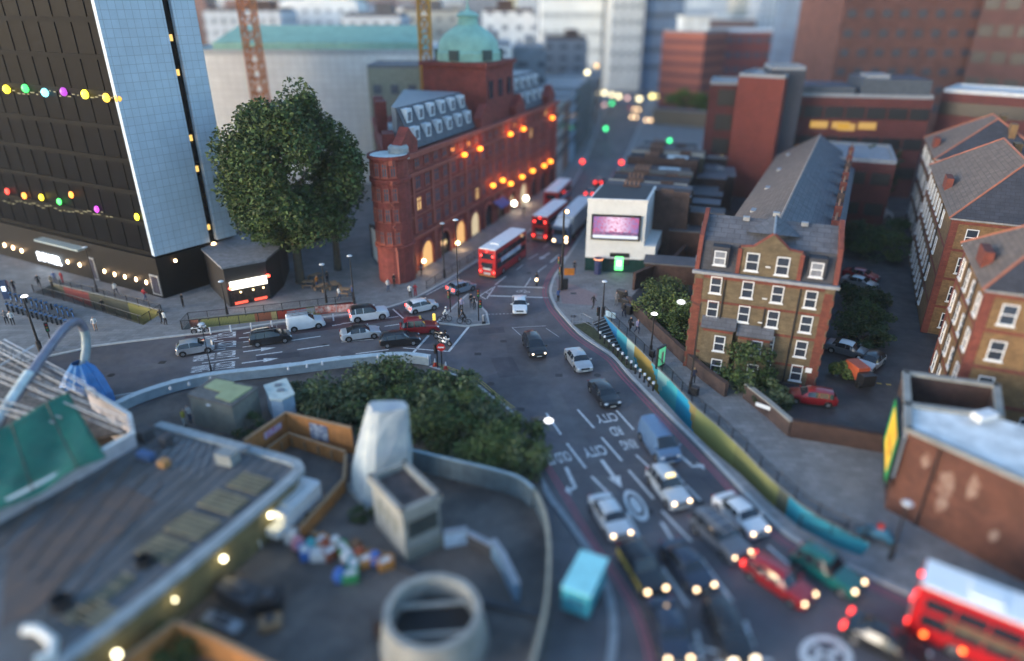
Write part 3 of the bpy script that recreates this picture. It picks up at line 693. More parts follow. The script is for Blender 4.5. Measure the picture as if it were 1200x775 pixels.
    for k in range(9):
        c = MB(); q = s0 + d * (4 + k * (Ls - 8) / 8) + nn * (hw - .6)
        ang = math.atan2(d.y, d.x); c.box((q.x, q.y, ew + 1.2), (1.6, .8, 3.6), ang); co = c.build('chimney', REDB if k % 3 else DULLB, t)
        p_ = MB()
        for j in (-.45, 0, .45): p_.lathe([(.14, 0), (.11, .5), (.13, .52)], 8, (q.x + d.x * j, q.y + d.y * j, ew + 3.0))
        p_.build('chimney_pot', mat('clay_pot', (.2, .12, .09), .8), co)
    for k in range(7):
        for z in (1.6, 4.6, 7.6):
            put_window(t, fw, 5 + k * 7.5, z, 1.1, 1.7, 'sash', pane=True) if k < 5 else None
    for k in range(5):
        q0 = s0 + d * (3 + k * 12) - nn * (hw * .62); z = ew + (zw - ew) * .38
        m_ = MB(); m_.box((q0.x, q0.y, z + .15), (1.4, 1.2, .25), math.atan2(d.y, d.x)); m_.build('skylight', LEAD, t)
mansion()

# ---- three yellow brick blocks on the right
def estate(nc, fc, label, width, name='estate_block', win=True, zt=13.0, depth_extra=0):
    # nc near-left corner px at eaves, fc far-left corner px at eaves
    N_, F0 = V2(G(*nc, zt)), V2(G(*fc, zt)); d = (F0 - N_).normalized(); side = Vector((d.y, -d.x)); Ld = (F0 - N_).length
    t = thing(name, label, 'apartment house', (N_.x, N_.y, 0), 0, 'yellow brick estate blocks on the right')
    w = MB(); w.prism([N_, N_ + side * width, F0 + side * width, F0], 0, zt); w.build('wall', STOCK2, t)
    ff = Face(N_, N_ + side * width); fs = Face(F0, N_)
    q = MB()
    for f in (ff, fs):
        for z in (3.4, 6.6, 9.8, zt - .3): f.boxon(q, f.L / 2, z, f.L - 1.2, .26, .04)
        for u in (.3, f.L - .3): f.boxon(q, u, zt / 2, .62, zt, .05)
    q.build('red_brick_dressing', REDB, t)
    g = MB()
    for f in (ff, fs): f.boxon(g, f.L / 2, zt + .12, f.L + .4, .24, .4, -.1)
    g.build('gutter', LEAD, t)
    if win:
        n = max(2, int(width / 3.4))
        for z in (1.9, 5.0, 8.2, 11.3):
            for k in range(n): put_window(t, ff, (k + .5) * width / n, z, 1.1, 1.7, 'sash')
            m = max(2, int(Ld / 2.6))
            for k in range(min(m, 8)): put_window(t, fs, (k + .5) * Ld / m, z, 1.1, 1.8, 'sashb', .0)
    r = MB(); zr = zt + 5.2; e3 = lambda p, z: Vector((p.x, p.y, z)); hw = width / 2; ins = min(hw, Ld / 2) * .9
    a, b, c, e = N_ - side * .4 - d * .4, N_ + side * (width + .4) - d * .4, F0 + side * (width + .4) + d * .4, F0 - side * .4 + d * .4
    if width > Ld:   # ridge runs sideways
        h = Ld / 2; r0, r1 = N_ + d * h + side * h, N_ + d * h + side * (width - h)
        r.add([e3(a, zt + .2), e3(b, zt + .2), e3(c, zt + .2), e3(e, zt + .2), e3(r0, zr), e3(r1, zr)], [(0, 1, 5, 4), (2, 3, 4, 5)], 0); r.add([e3(a, zt + .2), e3(b, zt + .2), e3(c, zt + .2), e3(e, zt + .2), e3(r0, zr), e3(r1, zr)], [(3, 0, 4), (1, 2, 5)], 1)
        hips = [(e3(a, zt + .2), e3(r0, zr)), (e3(e, zt + .2), e3(r0, zr)), (e3(r0, zr), e3(r1, zr)), (e3(b, zt + .2), e3(r1, zr))]
    else:
        h = width / 2; r0, r1 = N_ + side * h + d * h, F0 + side * h - d * h
        v = [e3(a, zt + .2), e3(b, zt + .2), e3(c, zt + .2), e3(e, zt + .2), e3(r0, zr), e3(r1, zr)]
        r.add(v, [(0, 1, 4), (2, 3, 5)], 0); r.add(v, [(3, 0, 4, 5), (1, 2, 5, 4)], 1)
        hips = [(v[0], v[4]), (v[1], v[4]), (v[4], v[5]), (v[3], v[5]), (v[2], v[5])]
    r.build('roof', [SLATED, TILEB], t)
    hp = MB()
    for p, q_ in hips: hp.tube([p, q_], .12, 6)
    hp.build('ridge_tiles', mat('red_ridge_tile', (.36, .13, .08), .8), t)
    c = MB(); p = N_ + d * (Ld * .45) + side * .3; c.box((p.x, p.y, zt + .9), (2.6, .7, 2.0), math.atan2(d.y, d.x)); c.build('parapet_gable', REDB, t)
    for k in (.25, .75):
        c = MB(); p = N_ + d * (Ld * k) + side * (width * .62); c.box((p.x, p.y, zt + 3.2), (1.7, .8, 3.4), math.atan2(d.y, d.x)); c.build('chimney', STOCK2, t)
    for f, k in ((fs, .33), (fs, .7), (ff, .62)): dp = MB(); dp.tube([f.pt(f.L * k, .1, .1), f.pt(f.L * k, zt - .2, .1)], .07, 6); dp.build('drainpipe', BLACK, t)
    return t
estate((1157, 341), (1132, 289), 'nearest yellow brick estate block at the right edge, behind the flat roofed brick building', 11)
estate((1117, 257), (1093, 196), 'middle yellow brick estate block with a dark hipped roof and lit orange side wall', 12)
estate((1098, 188), (1086, 163), 'farthest yellow brick estate block, its grey mansard roof topped by a pale flat strip', 14)

# ---- flat roofed brick building with the lit sign, bottom right
def corner_building():
    z = 7.0; c1, c2, c3, c4 = [V2(G(*p, z)) for p in ((1065, 502), (1210, 566), (1062, 436), (1168, 451))]
    d12 = (c2 - c1).normalized(); c2 = c1 + d12 * 16; back = (c3 - c1); c5 = c4 + (c4 - c3).normalized() * 10
    t = thing('brick_building', 'flat roofed red brown brick building at the lower right with a lit green sign', 'building', (c1.x, c1.y, 0))
    zf = z - 3.0
    bk = c1 + back * .40
    f = Face(c1, c2); e1 = V2(G(1172, 487, z)); 
    # main block
    w = MB(); w.prism([c1, c2, c2 + Vector((6, 8)), e1, bk], 0, z - .35); w.build('wall', BRNBRICK, t)
    rr = MB(); pts = [c1, c2, c2 + Vector((6, 8)), e1, bk]; ce = sum(pts, Vector((0, 0))) / 5
    rr.prism([ce + (p - ce) * .96 for p in pts], z - .34, z - .2); rr.build('roof', mat('pale_roof_membrane', (.80, .81, .80), .7, var=.22, scale=.7), t)
    # open topped yard behind: parapet walls round a sunken roof
    w2 = MB(); ring = [bk, e1, c4, c3]
    for i in range(1, 4):
        a, b = ring[i], ring[(i + 1) % 4]; ff = Face(a, b); w2.box(ff.pt(ff.L / 2, z / 2 - .1, 0), (ff.L, .35, z - .2), ff.rot)
    w2.prism([ce2 for ce2 in ring], 0, zf - 1); w2.build('parapet_wall', DKBRICK, t)
    cp = MB()
    for a, b in ((bk, e1), (e1, c4), (c4, c3), (c3, bk), (bk, c1), (c1, c2)):
        ff = Face(a, b); cp.box(ff.pt(ff.L / 2, z - .1 + .02, 0), (ff.L + .3, .5, .22), ff.rot)
    cp.build('coping', CONC, t)
    ft = MB(); ff = Face(c3 + (c1 - c3) * .12, c1); ft.box(ff.pt(ff.L / 2, z - 2.4, .08), (ff.L, .16, 3.6), ff.rot); ft.build('rendered_panel', WHT, t)
    v = MB(); p = e1 + (c1 - e1) * .18; v.box((p.x, p.y, z + .15), (1.6, .8, .5), .3); v.build('roof_vent', WFRAME, t)
    gm = mat('faded_whitewash', (.24, .17, .14), .9, scale=1.2, col2=(.135, .06, .042)); rr_ = random.Random(9); f = Face(c1, c2)
    for px, py, r_ in ((1108, 568, .8), (1103, 590, .55), (1140, 572, .6), (1165, 628, .35), (1085, 540, .4)):
        u, zz = f.pix(px, py); m_ = MB(); m_.add([f.pt(u + r_ * rr_.uniform(.5, .9) * math.cos(k * .628), zz + r_ * 1.7 * rr_.uniform(.6, 1.1) * math.sin(k * .628), .004) for k in range(10)], [tuple(range(10))]); m_.build('whitewash_smear', gm, t)
    for u in (2.2, 9.5): m_ = MB(); m_.tube([f.pt(u, .1, .12), f.pt(u, z - .5, .12)], .07, 6); m_.build('drainpipe', BLACK, t)
    # sign: a thin light box standing off the left wall
    sg = thing('lit_sign', 'tall lit panel with green border and orange picture on the brick building corner', 'sign', (c1.x - .9, c1.y + 1.6, 0))
    ff = Face(c3 + (c1 - c3) * .30 + Vector((-.75, -.15)), c1 + Vector((-.75, -.35)))
    b = MB(); b.box(ff.pt(ff.L / 2, 4.3, -.14), (ff.L, .22, 4.2), ff.rot); b.build('casing', BLACK, sg)
    m = bpy.data.materials.new('lit_picture'); m.use_nodes = True; N = m.node_tree.nodes; K = m.node_tree.links
    a = N.new('ShaderNodeVertexColor'); a.layer_name = 'paint'; P_ = N['Principled BSDF']; K.new(a.outputs['Color'], P_.inputs['Emission Color']); P_.inputs['Emission Strength'].default_value = .3
    P_.inputs['Base Color'].default_value = (.02, .02, .02, 1)
    s = MB(); nu, nv = 14, 30; vs = []; fs = []; cl = []
    for i in range(nu + 1):
        for j in range(nv + 1): vs.append(ff.pt(.1 + (ff.L - .2) * i / nu, .6 + 2.0 + 3.6 * j / nv, .0))
    rr_ = random.Random(3)
    for i in range(nu):
        for j in range(nv):
            fs.append((i * (nv + 1) + j, (i + 1) * (nv + 1) + j, (i + 1) * (nv + 1) + j + 1, i * (nv + 1) + j + 1)); x, y = abs((i + .5) / nu - .5) * 2, abs((j + .5) / nv - .5) * 2
            cl.append((0.0, .30, .08) if x > .72 or y > .86 else ((.02, .03, .02) if (i - nu / 2) ** 2 * .6 + (j - nv * .4) ** 2 < 9 and rr_.random() < .6 else ((1, .35, .02) if rr_.random() < .45 else (1, .62, .03))))
    s.add(vs, fs); o = s.build('picture', m, sg); ca = o.data.color_attributes.new('paint', 'FLOAT_COLOR', 'CORNER'); k = 0
    for i, pl in enumerate(o.data.polygons):
        for _ in pl.loop_indices: ca.data[k].color = (*cl[i], 1); k += 1
corner_building()

# ---- black glass tower on the left
def tower():
    c = V2(G(193, 351)); l = V2(G(0, 299)); r = V2(G(247, 334)); fF = Face(l + (l - c) * .6, c); fR = Face(c, c + (r - c).normalized() * 22)
    t = thing('office_tower', 'black glass office tower with pale blue panelled fins and strings of coloured lamps', 'tower', (c.x, c.y, 0))
    TG = glass('black_curtain_glass', (0.004, 0.005, 0.007), 0.4, .04); ZT = 62; zp = 5.3
    D = -fF.n * 24
    pod = MB(); pod.prism([fF.A, c, fR.pt(6.0, 0), fR.pt(6, 0).xy + D, fF.A + D], 0, zp); pod.build('podium', mat('black_cladding', (.006, .006, .007), .5, spec=.2, var=.2, scale=.5, kind='grid', extra=(1.6, 5.0, .02)), t)
    tw = MB(); off = .6
    TW = tw
    sp = MB()
    k = 0; z = zp + .25
    while z < ZT - 1:
        fF.boxon(sp, fF.L / 2, z, fF.L - 1.0, .55, .12, -off + .002); z += 3.7; k += 1
    for u in range(3, int(fF.L), 3): fF.boxon(sp, u + .3, zp + 28, .09, 56, .09, -off + .002)
    sp.build('spandrels', mat('spandrel_bronze', (.006, .006, .006), .7, .0, spec=.1, var=.3, scale=.4), t)
    # interior ceiling glow of the lower storeys
    PB = mat('pale_blue_panel', (0.52, 0.63, 0.74), 0.3, 0.0, var=.05, scale=.4, kind='grid', extra=(.8, .9, .03))
    u1 = fR.pix(245, 280)[0]; u2 = fR.pix(254, 280)[0]; u3 = fR.pix(266, 215)[0]; zb = fR.pix(190, 305)[1]
    TW.prism([fF.pt(0, 0, -off), fF.pt(fF.L - .3, 0, -off), fR.pt(u3 - .1, 0, -.6), fR.pt(u3 - .1, 0, -.6).xy - fF.u * 30, fF.A + D * .3], zp + .004, ZT); TW.build('curtain_wall', TG, t)
    pn = MB(); pn.prism([fR.pt(0, 0, .12), fR.pt(u1, 0, .12), fR.pt(u1, 0, -.8), fR.pt(0, 0, -.59)], zp + .3, ZT); pn.build('panelled_fin', PB, t)
    pn = MB(); pn.prism([fR.pt(u2, 0, .12), fR.pt(u3, 0, .12), fR.pt(u3, 0, -1.5), fR.pt(u2, 0, -.8)], zp + .3, ZT); pn.build('panelled_fin', PB, t)
    yl = emit('yellow_office_light', (1, .62, .16), .8); z = zp + 1
    for i in range(14):
        if i % 3 != 1: st = MB(); fR.boxon(st, (u1 + u2) / 2, z + 1, (u2 - u1) * .4, .7, .05, -.55); st.build('lit_window', yl, t)
        z += 3.7
    # frieze of warm wall lamps
    ww = emit('warm_wall_lamp', (1.0, .62, .32), 9)
    for i, (x, y) in enumerate([(7, 287), (17, 290), (27, 293.5), (81, 306.5), (95, 310), (124, 317.5), (136, 321), (148, 324), (161, 327), (173, 330.5)]):
        u, zz = fF.pix(x, y); lm = MB(); lm.ball(fF.pt(u, zz, .2), (.15, .15, .3)); lm.build('wall_lamp', ww, t)
    for k, (u, zz) in enumerate((fR.pix(204, 305), fR.pix(249, 286))):
        lm = MB(); lm.ball(fR.pt(u, zz, .3), .2 + .08 * k); lm.build('wall_lamp', ww, t)
    # door canopy and the framed posters
    u0, z0 = fF.pix(50, 278); ub, _ = fF.pix(101, 290); cn = MB(); cn.box(fF.pt((u0 + ub) / 2, z0 - .1, .6), (ub - u0, 1.2, .25), fF.rot); cn.build('canopy', mat('canopy_glass', (.36, .42, .42), .3, var=.1), t)
    for x0, y0, x1, y1 in ((103, 301, 117, 329), (175, 321, 191, 347)):
        ua, za = fF.pix(x0, y0); ubb, zb_ = fF.pix(x1, y1); fr = MB(); cu, cz = (ua + ubb) / 2, (za + zb_) / 2; w_, h_ = abs(ubb - ua), abs(za - zb_)
        fF.boxon(fr, cu, cz, w_, h_, .1); p = fr.build('poster_frame', STEEL, t); pc = MB(); fF.boxon(pc, cu, cz, w_ - .4, h_ - .4, .02, .1); pc.build('poster', mat('poster_dark', (.05, .05, .08), .3, var=.4, scale=2.5), p)
    # glowing name over the door
    cu = bpy.data.curves.new('t', 'FONT'); cu.body = 'BOWER'; cu.align_x = 'CENTER'; cu.align_y = 'CENTER'; cu.extrude = .06; cu.offset = .012
    o = bpy.data.objects.new('t', cu); COL.objects.link(o); dg = bpy.context.evaluated_depsgraph_get(); me = bpy.data.meshes.new_from_object(o.evaluated_get(dg)); bpy.data.objects.remove(o)
    ua, za = fF.pix(45, 297); ubb, _ = fF.pix(72, 305); wd = max(v.co.x for v in me.vertices) - min(v.co.x for v in me.vertices); s = (ubb - ua) / wd
    for v in me.vertices:
        p = fF.pt((ua + ubb) / 2 + v.co.x * s, za - .35 + v.co.y * s * 1.15, .2 + v.co.z) - Vector((c.x, c.y, 0)); v.co = p
    me.materials.clear(); me.materials.append(emit('sign_white', (.8, .9, 1), 4)); o = bpy.data.objects.new('lettering', me); COL.objects.link(o); o.parent = t
    # coloured lamps hang behind the glass line
    for i, (x, y, cname, col, g) in enumerate([(5, 105, 'yellow', (1, .75, .02), 1.1), (27, 104, 'green', (.05, .8, .12), .6), (50, 109, 'cyan', (.15, .7, .9), .8), (72, 108, 'purple', (.4, .05, .5), .3), (97, 111, 'yellow', (1, .75, .02), 1.6), (122, 115, 'amber', (1, .6, .05), .5), (136, 116, 'amber', (1, .45, .05), .3),
            (6, 225, 'red', (1, .05, .03), .8), (26, 230, 'orange', (1, .25, .03), 1.1), (46, 232, 'yellow', (1, .75, .02), 1.3), (67, 237, 'green', (.05, .9, .1), 1.0), (81, 229, 'orange', (1, .25, .03), .9), (111, 246, 'magenta', (.6, .05, .7), .5), (158, 255, 'bright yellow', (1, .85, .02), 1.5)]):
        u, zz = fF.pix(x, y); lm = MB(); lm.ball(fF.pt(u, zz, -.25), (.26, .26, .42) if y > 200 else (.4, .4, .5)); lm.build('coloured_lamp', emit('lamp_%d' % i, col, g * 3.6), t)
    for row, x1 in ((106, 140), (236, 130)):
        for i in range(26):
            b = MB(); u, zz = fF.pix(2 + i * x1 / 26, row + i * (.4 if row < 200 else .7)); fF.boxon(b, u, zz + R.uniform(-.3, .3), R.uniform(.3, .9), .12, .03, -.35)
            b.build('shelf_glow', emit('dim_shelf_glow', (.5, .45, .15), .25), t)
    return fF, fR
fF, fR = tower()

# ---- dark kiosk building with the white lit band
def kiosk():
    a, b, c_, d = [V2(G(*p)) for p in ((247, 337), (270, 361), (318, 351), (333, 336))]
    t = thing('kiosk_building', 'low black kiosk with a glowing white sign band beside the big tree', 'kiosk', (b.x, b.y, 0))
    ctr = (a + d) / 2 + Vector((1.5, 5)); pts = [a, b + (a - b) * .25, b, c_, c_ + (d - c_) * .6, d, d + Vector((-1, 6)), a + Vector((3, 8))]
    w = MB(); w.prism(pts, 0, 5.0); w.build('wall', mat('kiosk_black', (.018, .015, .015), .6, var=.2, scale=.6), t)
    ce = sum(pts, Vector((0, 0))) / len(pts); r = MB(); r.prism([ce + (p - ce) * 1.04 for p in pts], 5.002, 5.25); r.build('roof', mat('kiosk_roof', (.24, .24, .26), .8, var=.2), t)
    f = Face(b, c_); s = MB(); f.boxon(s, f.L * .52, 2.75, f.L * .88, .95, .25, .02); s.build('sign_band', emit('white_sign_band', (1, .93, .78), 3.2), t)
    dk = MB(); f.boxon(dk, f.L * .5, 1.05, f.L * .86, 1.7, .05, .02); dk.build('serving_front', mat('kiosk_front', (.06, .04, .03), .4, var=.5, scale=2.5), t)
    for u, z in ((.08, 2.5), (1.0, 3.2)):
        l = MB(); l.ball(f.pt(f.L * u, z, .25), (.28, .2, .18)); l.build('red_lamp', emit('kiosk_red', (1, .06, .03), 7), t)
    for u in (.28, .75):
        l = MB(); f.boxon(l, f.L * u, .45, 1.5, .3, .06, .08); l.build('red_strip_light', emit('kiosk_red_dim', (1, .1, .05), 1.2), t)
    for u in (.3, .6, .85):
        l = MB(); l.ball(f.pt(f.L * u, 1.8, .2), .1); l.build('hanging_bulb', emit('bulb', (1, .7, .3), 6), t)
kiosk()

# ---- terracotta mansion hall with the green dome
def hall():
    A, B = xy((467, 334)), xy((650, 214)); F_ = Face(A, B); L_ = F_.L; D = 15; zc = 15.8; b2 = F_.B - F_.n * D; dl = (V2(G(420, 122, 16)) - V2(G(434, 188, 16))).normalized(); a2 = F_.A + dl * 36; fe = Face(a2, F_.A); tc_ = F_.A + F_.u * .2 + dl * 2.2
    t = thing('domed_hall', 'long red terracotta hall with arched shopfronts, slate mansards, orange uplights and a green dome', 'building', (A[0], A[1], 0))
    w = MB(); w.prism([F_.A, F_.B, b2, a2], 0, zc); w.build('wall', TERRA, t)
    n = 24; bay = L_ / n
    q = MB()
    for z, h, p in ((4.9, .5, .3), (7.75, .25, .15), (10.6, .25, .15), (13.3, .45, .4), (zc - .1, .6, .55)):
        F_.boxon(q, L_ / 2, z, L_ + .4, h, p); fe.boxon(q, fe.L / 2, z, fe.L, h, p)
    for k in range(0, n + 1, 2):
        F_.boxon(q, min(max(k * bay, .35), L_ - .35), 9.2, .6, 7.6, .22)
    for k in range(0, n + 1, 4): F_.boxon(q, min(max(k * bay, .45), L_ - .45), 2.4, .9, 4.6, .28)
    q.build('terracotta_dressing', TERRA2, t)
    for z, h in ((6.35, 1.9), (9.2, 1.9), (12.0, 1.7), (14.55, 1.2)):
        for k in range(n):
            st_ = 'lit' if (k * 7 + int(z)) % 23 == 0 else 'stone'
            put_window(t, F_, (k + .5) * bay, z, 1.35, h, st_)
    for k in range(12):      # arched shop openings
        u = (k + .5) * L_ / 12; hw_, hh = 1.55, 2.2; lit = k in (1, 3, 4, 8)
        m = [emit('shop_warm', (1, .55, .2), .55), emit('shop_pale', (1, .8, .5), .4), glass('shop_dark', (.02, .02, .025), .2)][0 if k in (1, 3) else (1 if lit else 2)]
        pr = [(u - hw_, .1), (u + hw_, .1)] + [(u + hw_ * math.cos(i * math.pi / 10), hh + hw_ * math.sin(i * math.pi / 10)) for i in range(11)]
        v = [F_.pt(x, z, .03) for x, z in pr]; b = MB(); b.add(v, [tuple(range(len(v)))]); sh = b.build('shopfront', m, t)
        ar = MB(); pts = [F_.pt(u - hw_ - .12, .1, .2)] + [F_.pt(u + (hw_ + .12) * math.cos(math.pi - i * math.pi / 10), hh + (hw_ + .12) * math.sin(i * math.pi / 10), .2) for i in range(11)] + [F_.pt(u + hw_ + .12, .1, .2)]
        ar.tube(pts, .22, 6); ar.build('arch', TERRA2, sh)
    # mansards, gables, chimneys
    def mans(u0, u1, o0, rows, zt):
        m = MB(); P = F_.pt
        m.slab(P(u0, zc + .25, -o0), P(u1, zc + .25, -o0), P(u1, zt, -o0 - 2.4), P(u0, zt, -o0 - 2.4), .2)
        m.prism([P(u0, 0, -o0 - 2.4), P(u1, 0, -o0 - 2.4), P(u1, 0, -D + 2), P(u0 + .5, 0, -4.2 if u0 < 10 else -D + 2)], zc + .01, zt - .02, 1)
        for u in (u0, u1): m.tri(P(u, zc + .25, -o0), P(u, zt, -o0 - 2.4), P(u, zc, -o0 - 2.4), 0)
        r = m.build('mansard_roof', [mat('mansard_slate', (.10, .115, .15), .6, var=.2, kind='slate'), LEAD], t)
        nn = int((u1 - u0) / 2.7)
        for j in range(rows):
            for k in range(nn):
                u = u0 + (k + .5) * (u1 - u0) / nn; z = zc + .25 + (zt - zc) * (.28 + .42 * j); o = o0 + 2.4 * (z - zc - .25) / (zt - zc)
                d = MB(); d.box(P(u, z + .2, -o - .35), (1.35, 1.3, 1.7), F_.rot); dm = d.build('dormer', mat('dormer_white', (.66, .72, .78), .6, var=.1), r)
                plain_window(dm, F_, u, z + .1, .8, 1.1, PANEB, .04, -o + .3)
    mans(7.5, 26, .8, 2, zc + 5.2)
    mans(44, 57, .8, 2, zc + 5.8)
    for u in (4.8, 13.0, 28.0, 42, 57.5):
        g = MB(); w_ = 2.0; pr = [(u - w_, zc), (u + w_, zc), (u + w_, zc + 1.6), (u + .9, zc + 2.5), (u, zc + 3.4), (u - .9, zc + 2.5), (u - w_, zc + 1.6)] if u != 13.0 else [(u - .01, zc), (u + .01, zc), (u, zc + .02)]
        v = [F_.pt(x, z, .1) for x, z in pr] + [F_.pt(x, z, -1.2) for x, z in pr]; k = len(pr)
        g.add(v, [tuple(range(k)), tuple(range(2 * k - 1, k - 1, -1))] + [(i, k + i, k + (i + 1) % k, (i + 1) % k) for i in range(k)])
        if u != 13.0: g.build('gable', TERRA, t)
    # pale leads over the near corner
    ld = MB(); dn = Vector((dl.y, -dl.x)); q0 = F_.A + dl * 1.5; ld.lathe([(2.3, 0), (0, 0)], 20, (*tc_, zc + .53)); ld.prism([q0 + dn * .4, q0 + dn * 2.6, q0 + dl * 26 + dn * 5, q0 + dl * 26 + dn * .4], zc + .01, zc + .45); ld.build('roof_deck', mat('pale_leads', (.62, .68, .68), .6, var=.12), t)
    hs = MB(); hs.lathe([(1.3, 0), (1.3, .7), (1.1, 1.0), (0, 1.1)], 14, (*(F_.A + dl * 3 + dn * 1.4), zc + .45)); hs.build('roof_lantern', mat('lantern_grey', (.3, .34, .36), .5), t)
    for x, y, h in ((.9, -24, 4.5), (.9, -9, 2.2), (.9, -32, 4.2)): ch = MB(); q = F_.A + dl * -y * .9 + dn * .5; ch.box((q.x, q.y, zc + h / 2), (1.5, 3.0, h), math.atan2(dl.y, dl.x) - 1.57); ch.build('chimney', TERRA, t)
    bw = MB(); tc_ = F_.A + F_.u * .2 + dl * 2.2; bw.lathe([(2.4, .0), (2.4, 4.7), (2.6, 4.8), (2.6, 5.1), (2.4, 5.2), (2.4, 13.1), (2.6, 13.2), (2.6, 13.6), (2.4, 13.7), (2.4, zc + .1), (2.65, zc + .2), (2.65, zc + .6), (2.4, zc + .6), (2.4, zc + .5), (0, zc + .5)], 20, (*tc_, 0)); ct = bw.build('corner_turret', TERRA, t)
    for k in range(4):
        for z in (6.3, 9.2, 11.8, 14.8):
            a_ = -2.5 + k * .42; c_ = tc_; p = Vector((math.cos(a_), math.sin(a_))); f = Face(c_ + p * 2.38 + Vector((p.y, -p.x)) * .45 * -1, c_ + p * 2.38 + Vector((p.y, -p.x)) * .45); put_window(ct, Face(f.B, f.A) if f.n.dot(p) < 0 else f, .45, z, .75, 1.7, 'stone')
    for k in range(8):
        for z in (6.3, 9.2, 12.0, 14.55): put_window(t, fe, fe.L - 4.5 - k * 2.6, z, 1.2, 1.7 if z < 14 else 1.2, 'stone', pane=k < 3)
    # white end panel and low wall
    e0, e1 = xy((436, 302)), xy((458, 324)); fa = Face(e0, e1); an = MB(); an.prism([e0, e1, F_.A + Vector((-.4, .6)), F_.A + dl * 9], 0, 5.0); ax = an.build('side_annexe', DULLB, t); ew = MB(); fa.boxon(ew, fa.L * .55, 2.6, fa.L * .8, 4.4, .12); ew.build('painted_panel', WHT, ax)
    # tower and dome
    c0 = F_.pt(36.0, 0, -6.6); w_ = 11.0
    tb = MB(); tb.box((c0.x, c0.y, zc + 4.2), (w_, w_, 8.4), F_.rot); tb.box((c0.x, c0.y, zc + 8.7), (w_ + .8, w_ + .8, .6), F_.rot); tw = tb.build('tower_block', TERRA, t)
    tf = Face(*[V2(F_.pt(36.0 + s * w_ / 2, 0, -6.6 + w_ / 2)) for s in (-1, 1)])
    for k in range(3): plain_window(tw, tf, tf.L * (k + .5) / 3, zc + 5, 1.5, 2.6, PANE)
    dm = MB(); zt = HT(c0.x, c0.y, 10) ; zb = zc + 9.0; hh = zt - zb
    dm.lathe([(5.2, 0), (5.2, hh * .16), (4.9, hh * .2), (4.7, hh * .36), (3.9, hh * .5), (2.6, hh * .62), (1.7, hh * .68), (1.6, hh * .74), (1.5, hh * .84), (1.9, hh * .86), (1.2, hh * .93), (.3, hh * .97), (.15, hh * 1.08), (0, hh * 1.1)], 20, (c0.x, c0.y, zb))
    do = dm.build('dome', DOMEG, t, smooth=True); fn = MB(); fn.tube([(c0.x, c0.y, zt), (c0.x, c0.y, zt + 2)], .12, 6); fn.build('finial', DOMEG, do)
    for k in range(6):
        a = k * math.pi / 3 + F_.rot; o_ = MB(); o_.box((c0.x + 5.2 * math.cos(a), c0.y + 5.2 * math.sin(a), zb + hh * .12), (.5, 1.6, hh * .2), a); o_.build('dome_window', mat('dome_opening', (.05, .08, .08), .5), do)
    # orange uplights
    om = emit('uplight_orange', (1.0, .17, .012), 5); am = emit('uplight_amber', (1.0, .24, .02), 4.5)
    for i, (x, y) in enumerate([(539, 181), (557.5, 174), (593.5, 157), (609, 151), (643, 138), (573, 217), (584.5, 211), (594, 215), (607.5, 207), (620, 200), (633.5, 194), (641, 189)]):
        u, z = F_.pix(x, y); l = MB(); l.ball(F_.pt(u, z, .75), (.42, .42, .34)); lo = l.build('uplight', am if i > 4 else om, t)
        li = bpy.data.lights.new('uplight_glow', 'POINT'); li.energy = 30 if i < 5 else 12; li.color = (1, .28, .04); li.shadow_soft_size = .3
        q_ = bpy.data.objects.new('uplight_glow', li); COL.objects.link(q_); q_.location = F_.pt(u, z + .6, 1.2)
    for x, y in ((490, 305), (530, 284), (597, 238), (611, 232), (616, 240)):
        u, z = F_.pix(x, y); l = MB(); l.ball(F_.pt(u, z, .9), .3 if x < 560 else .45); l.build('shop_lantern', emit('shop_lantern_warm', (1, .75, .35), 8) if x < 560 else emit('shop_lantern_white', (1, .95, .7), 8), t)
        li = bpy.data.lights.new('shop_glow', 'POINT'); li.energy = 12; li.color = (1, .6, .3); li.shadow_soft_size = .3
        q_ = bpy.data.objects.new('shop_glow', li); COL.objects.link(q_); q_.location = F_.pt(u, z - .4, 1.6)
    aw = MB(); u, z = F_.pix(582, 262); aw.slab(F_.pt(u - 2, 3.6, .3), F_.pt(u + 2, 3.6, .3), F_.pt(u + 2, 2.7, 1.8), F_.pt(u - 2, 2.7, 1.8), .08); aw.build('awning', mat('blue_awning', (.03, .08, .30), .7), t)
    return F_
FH = hall()

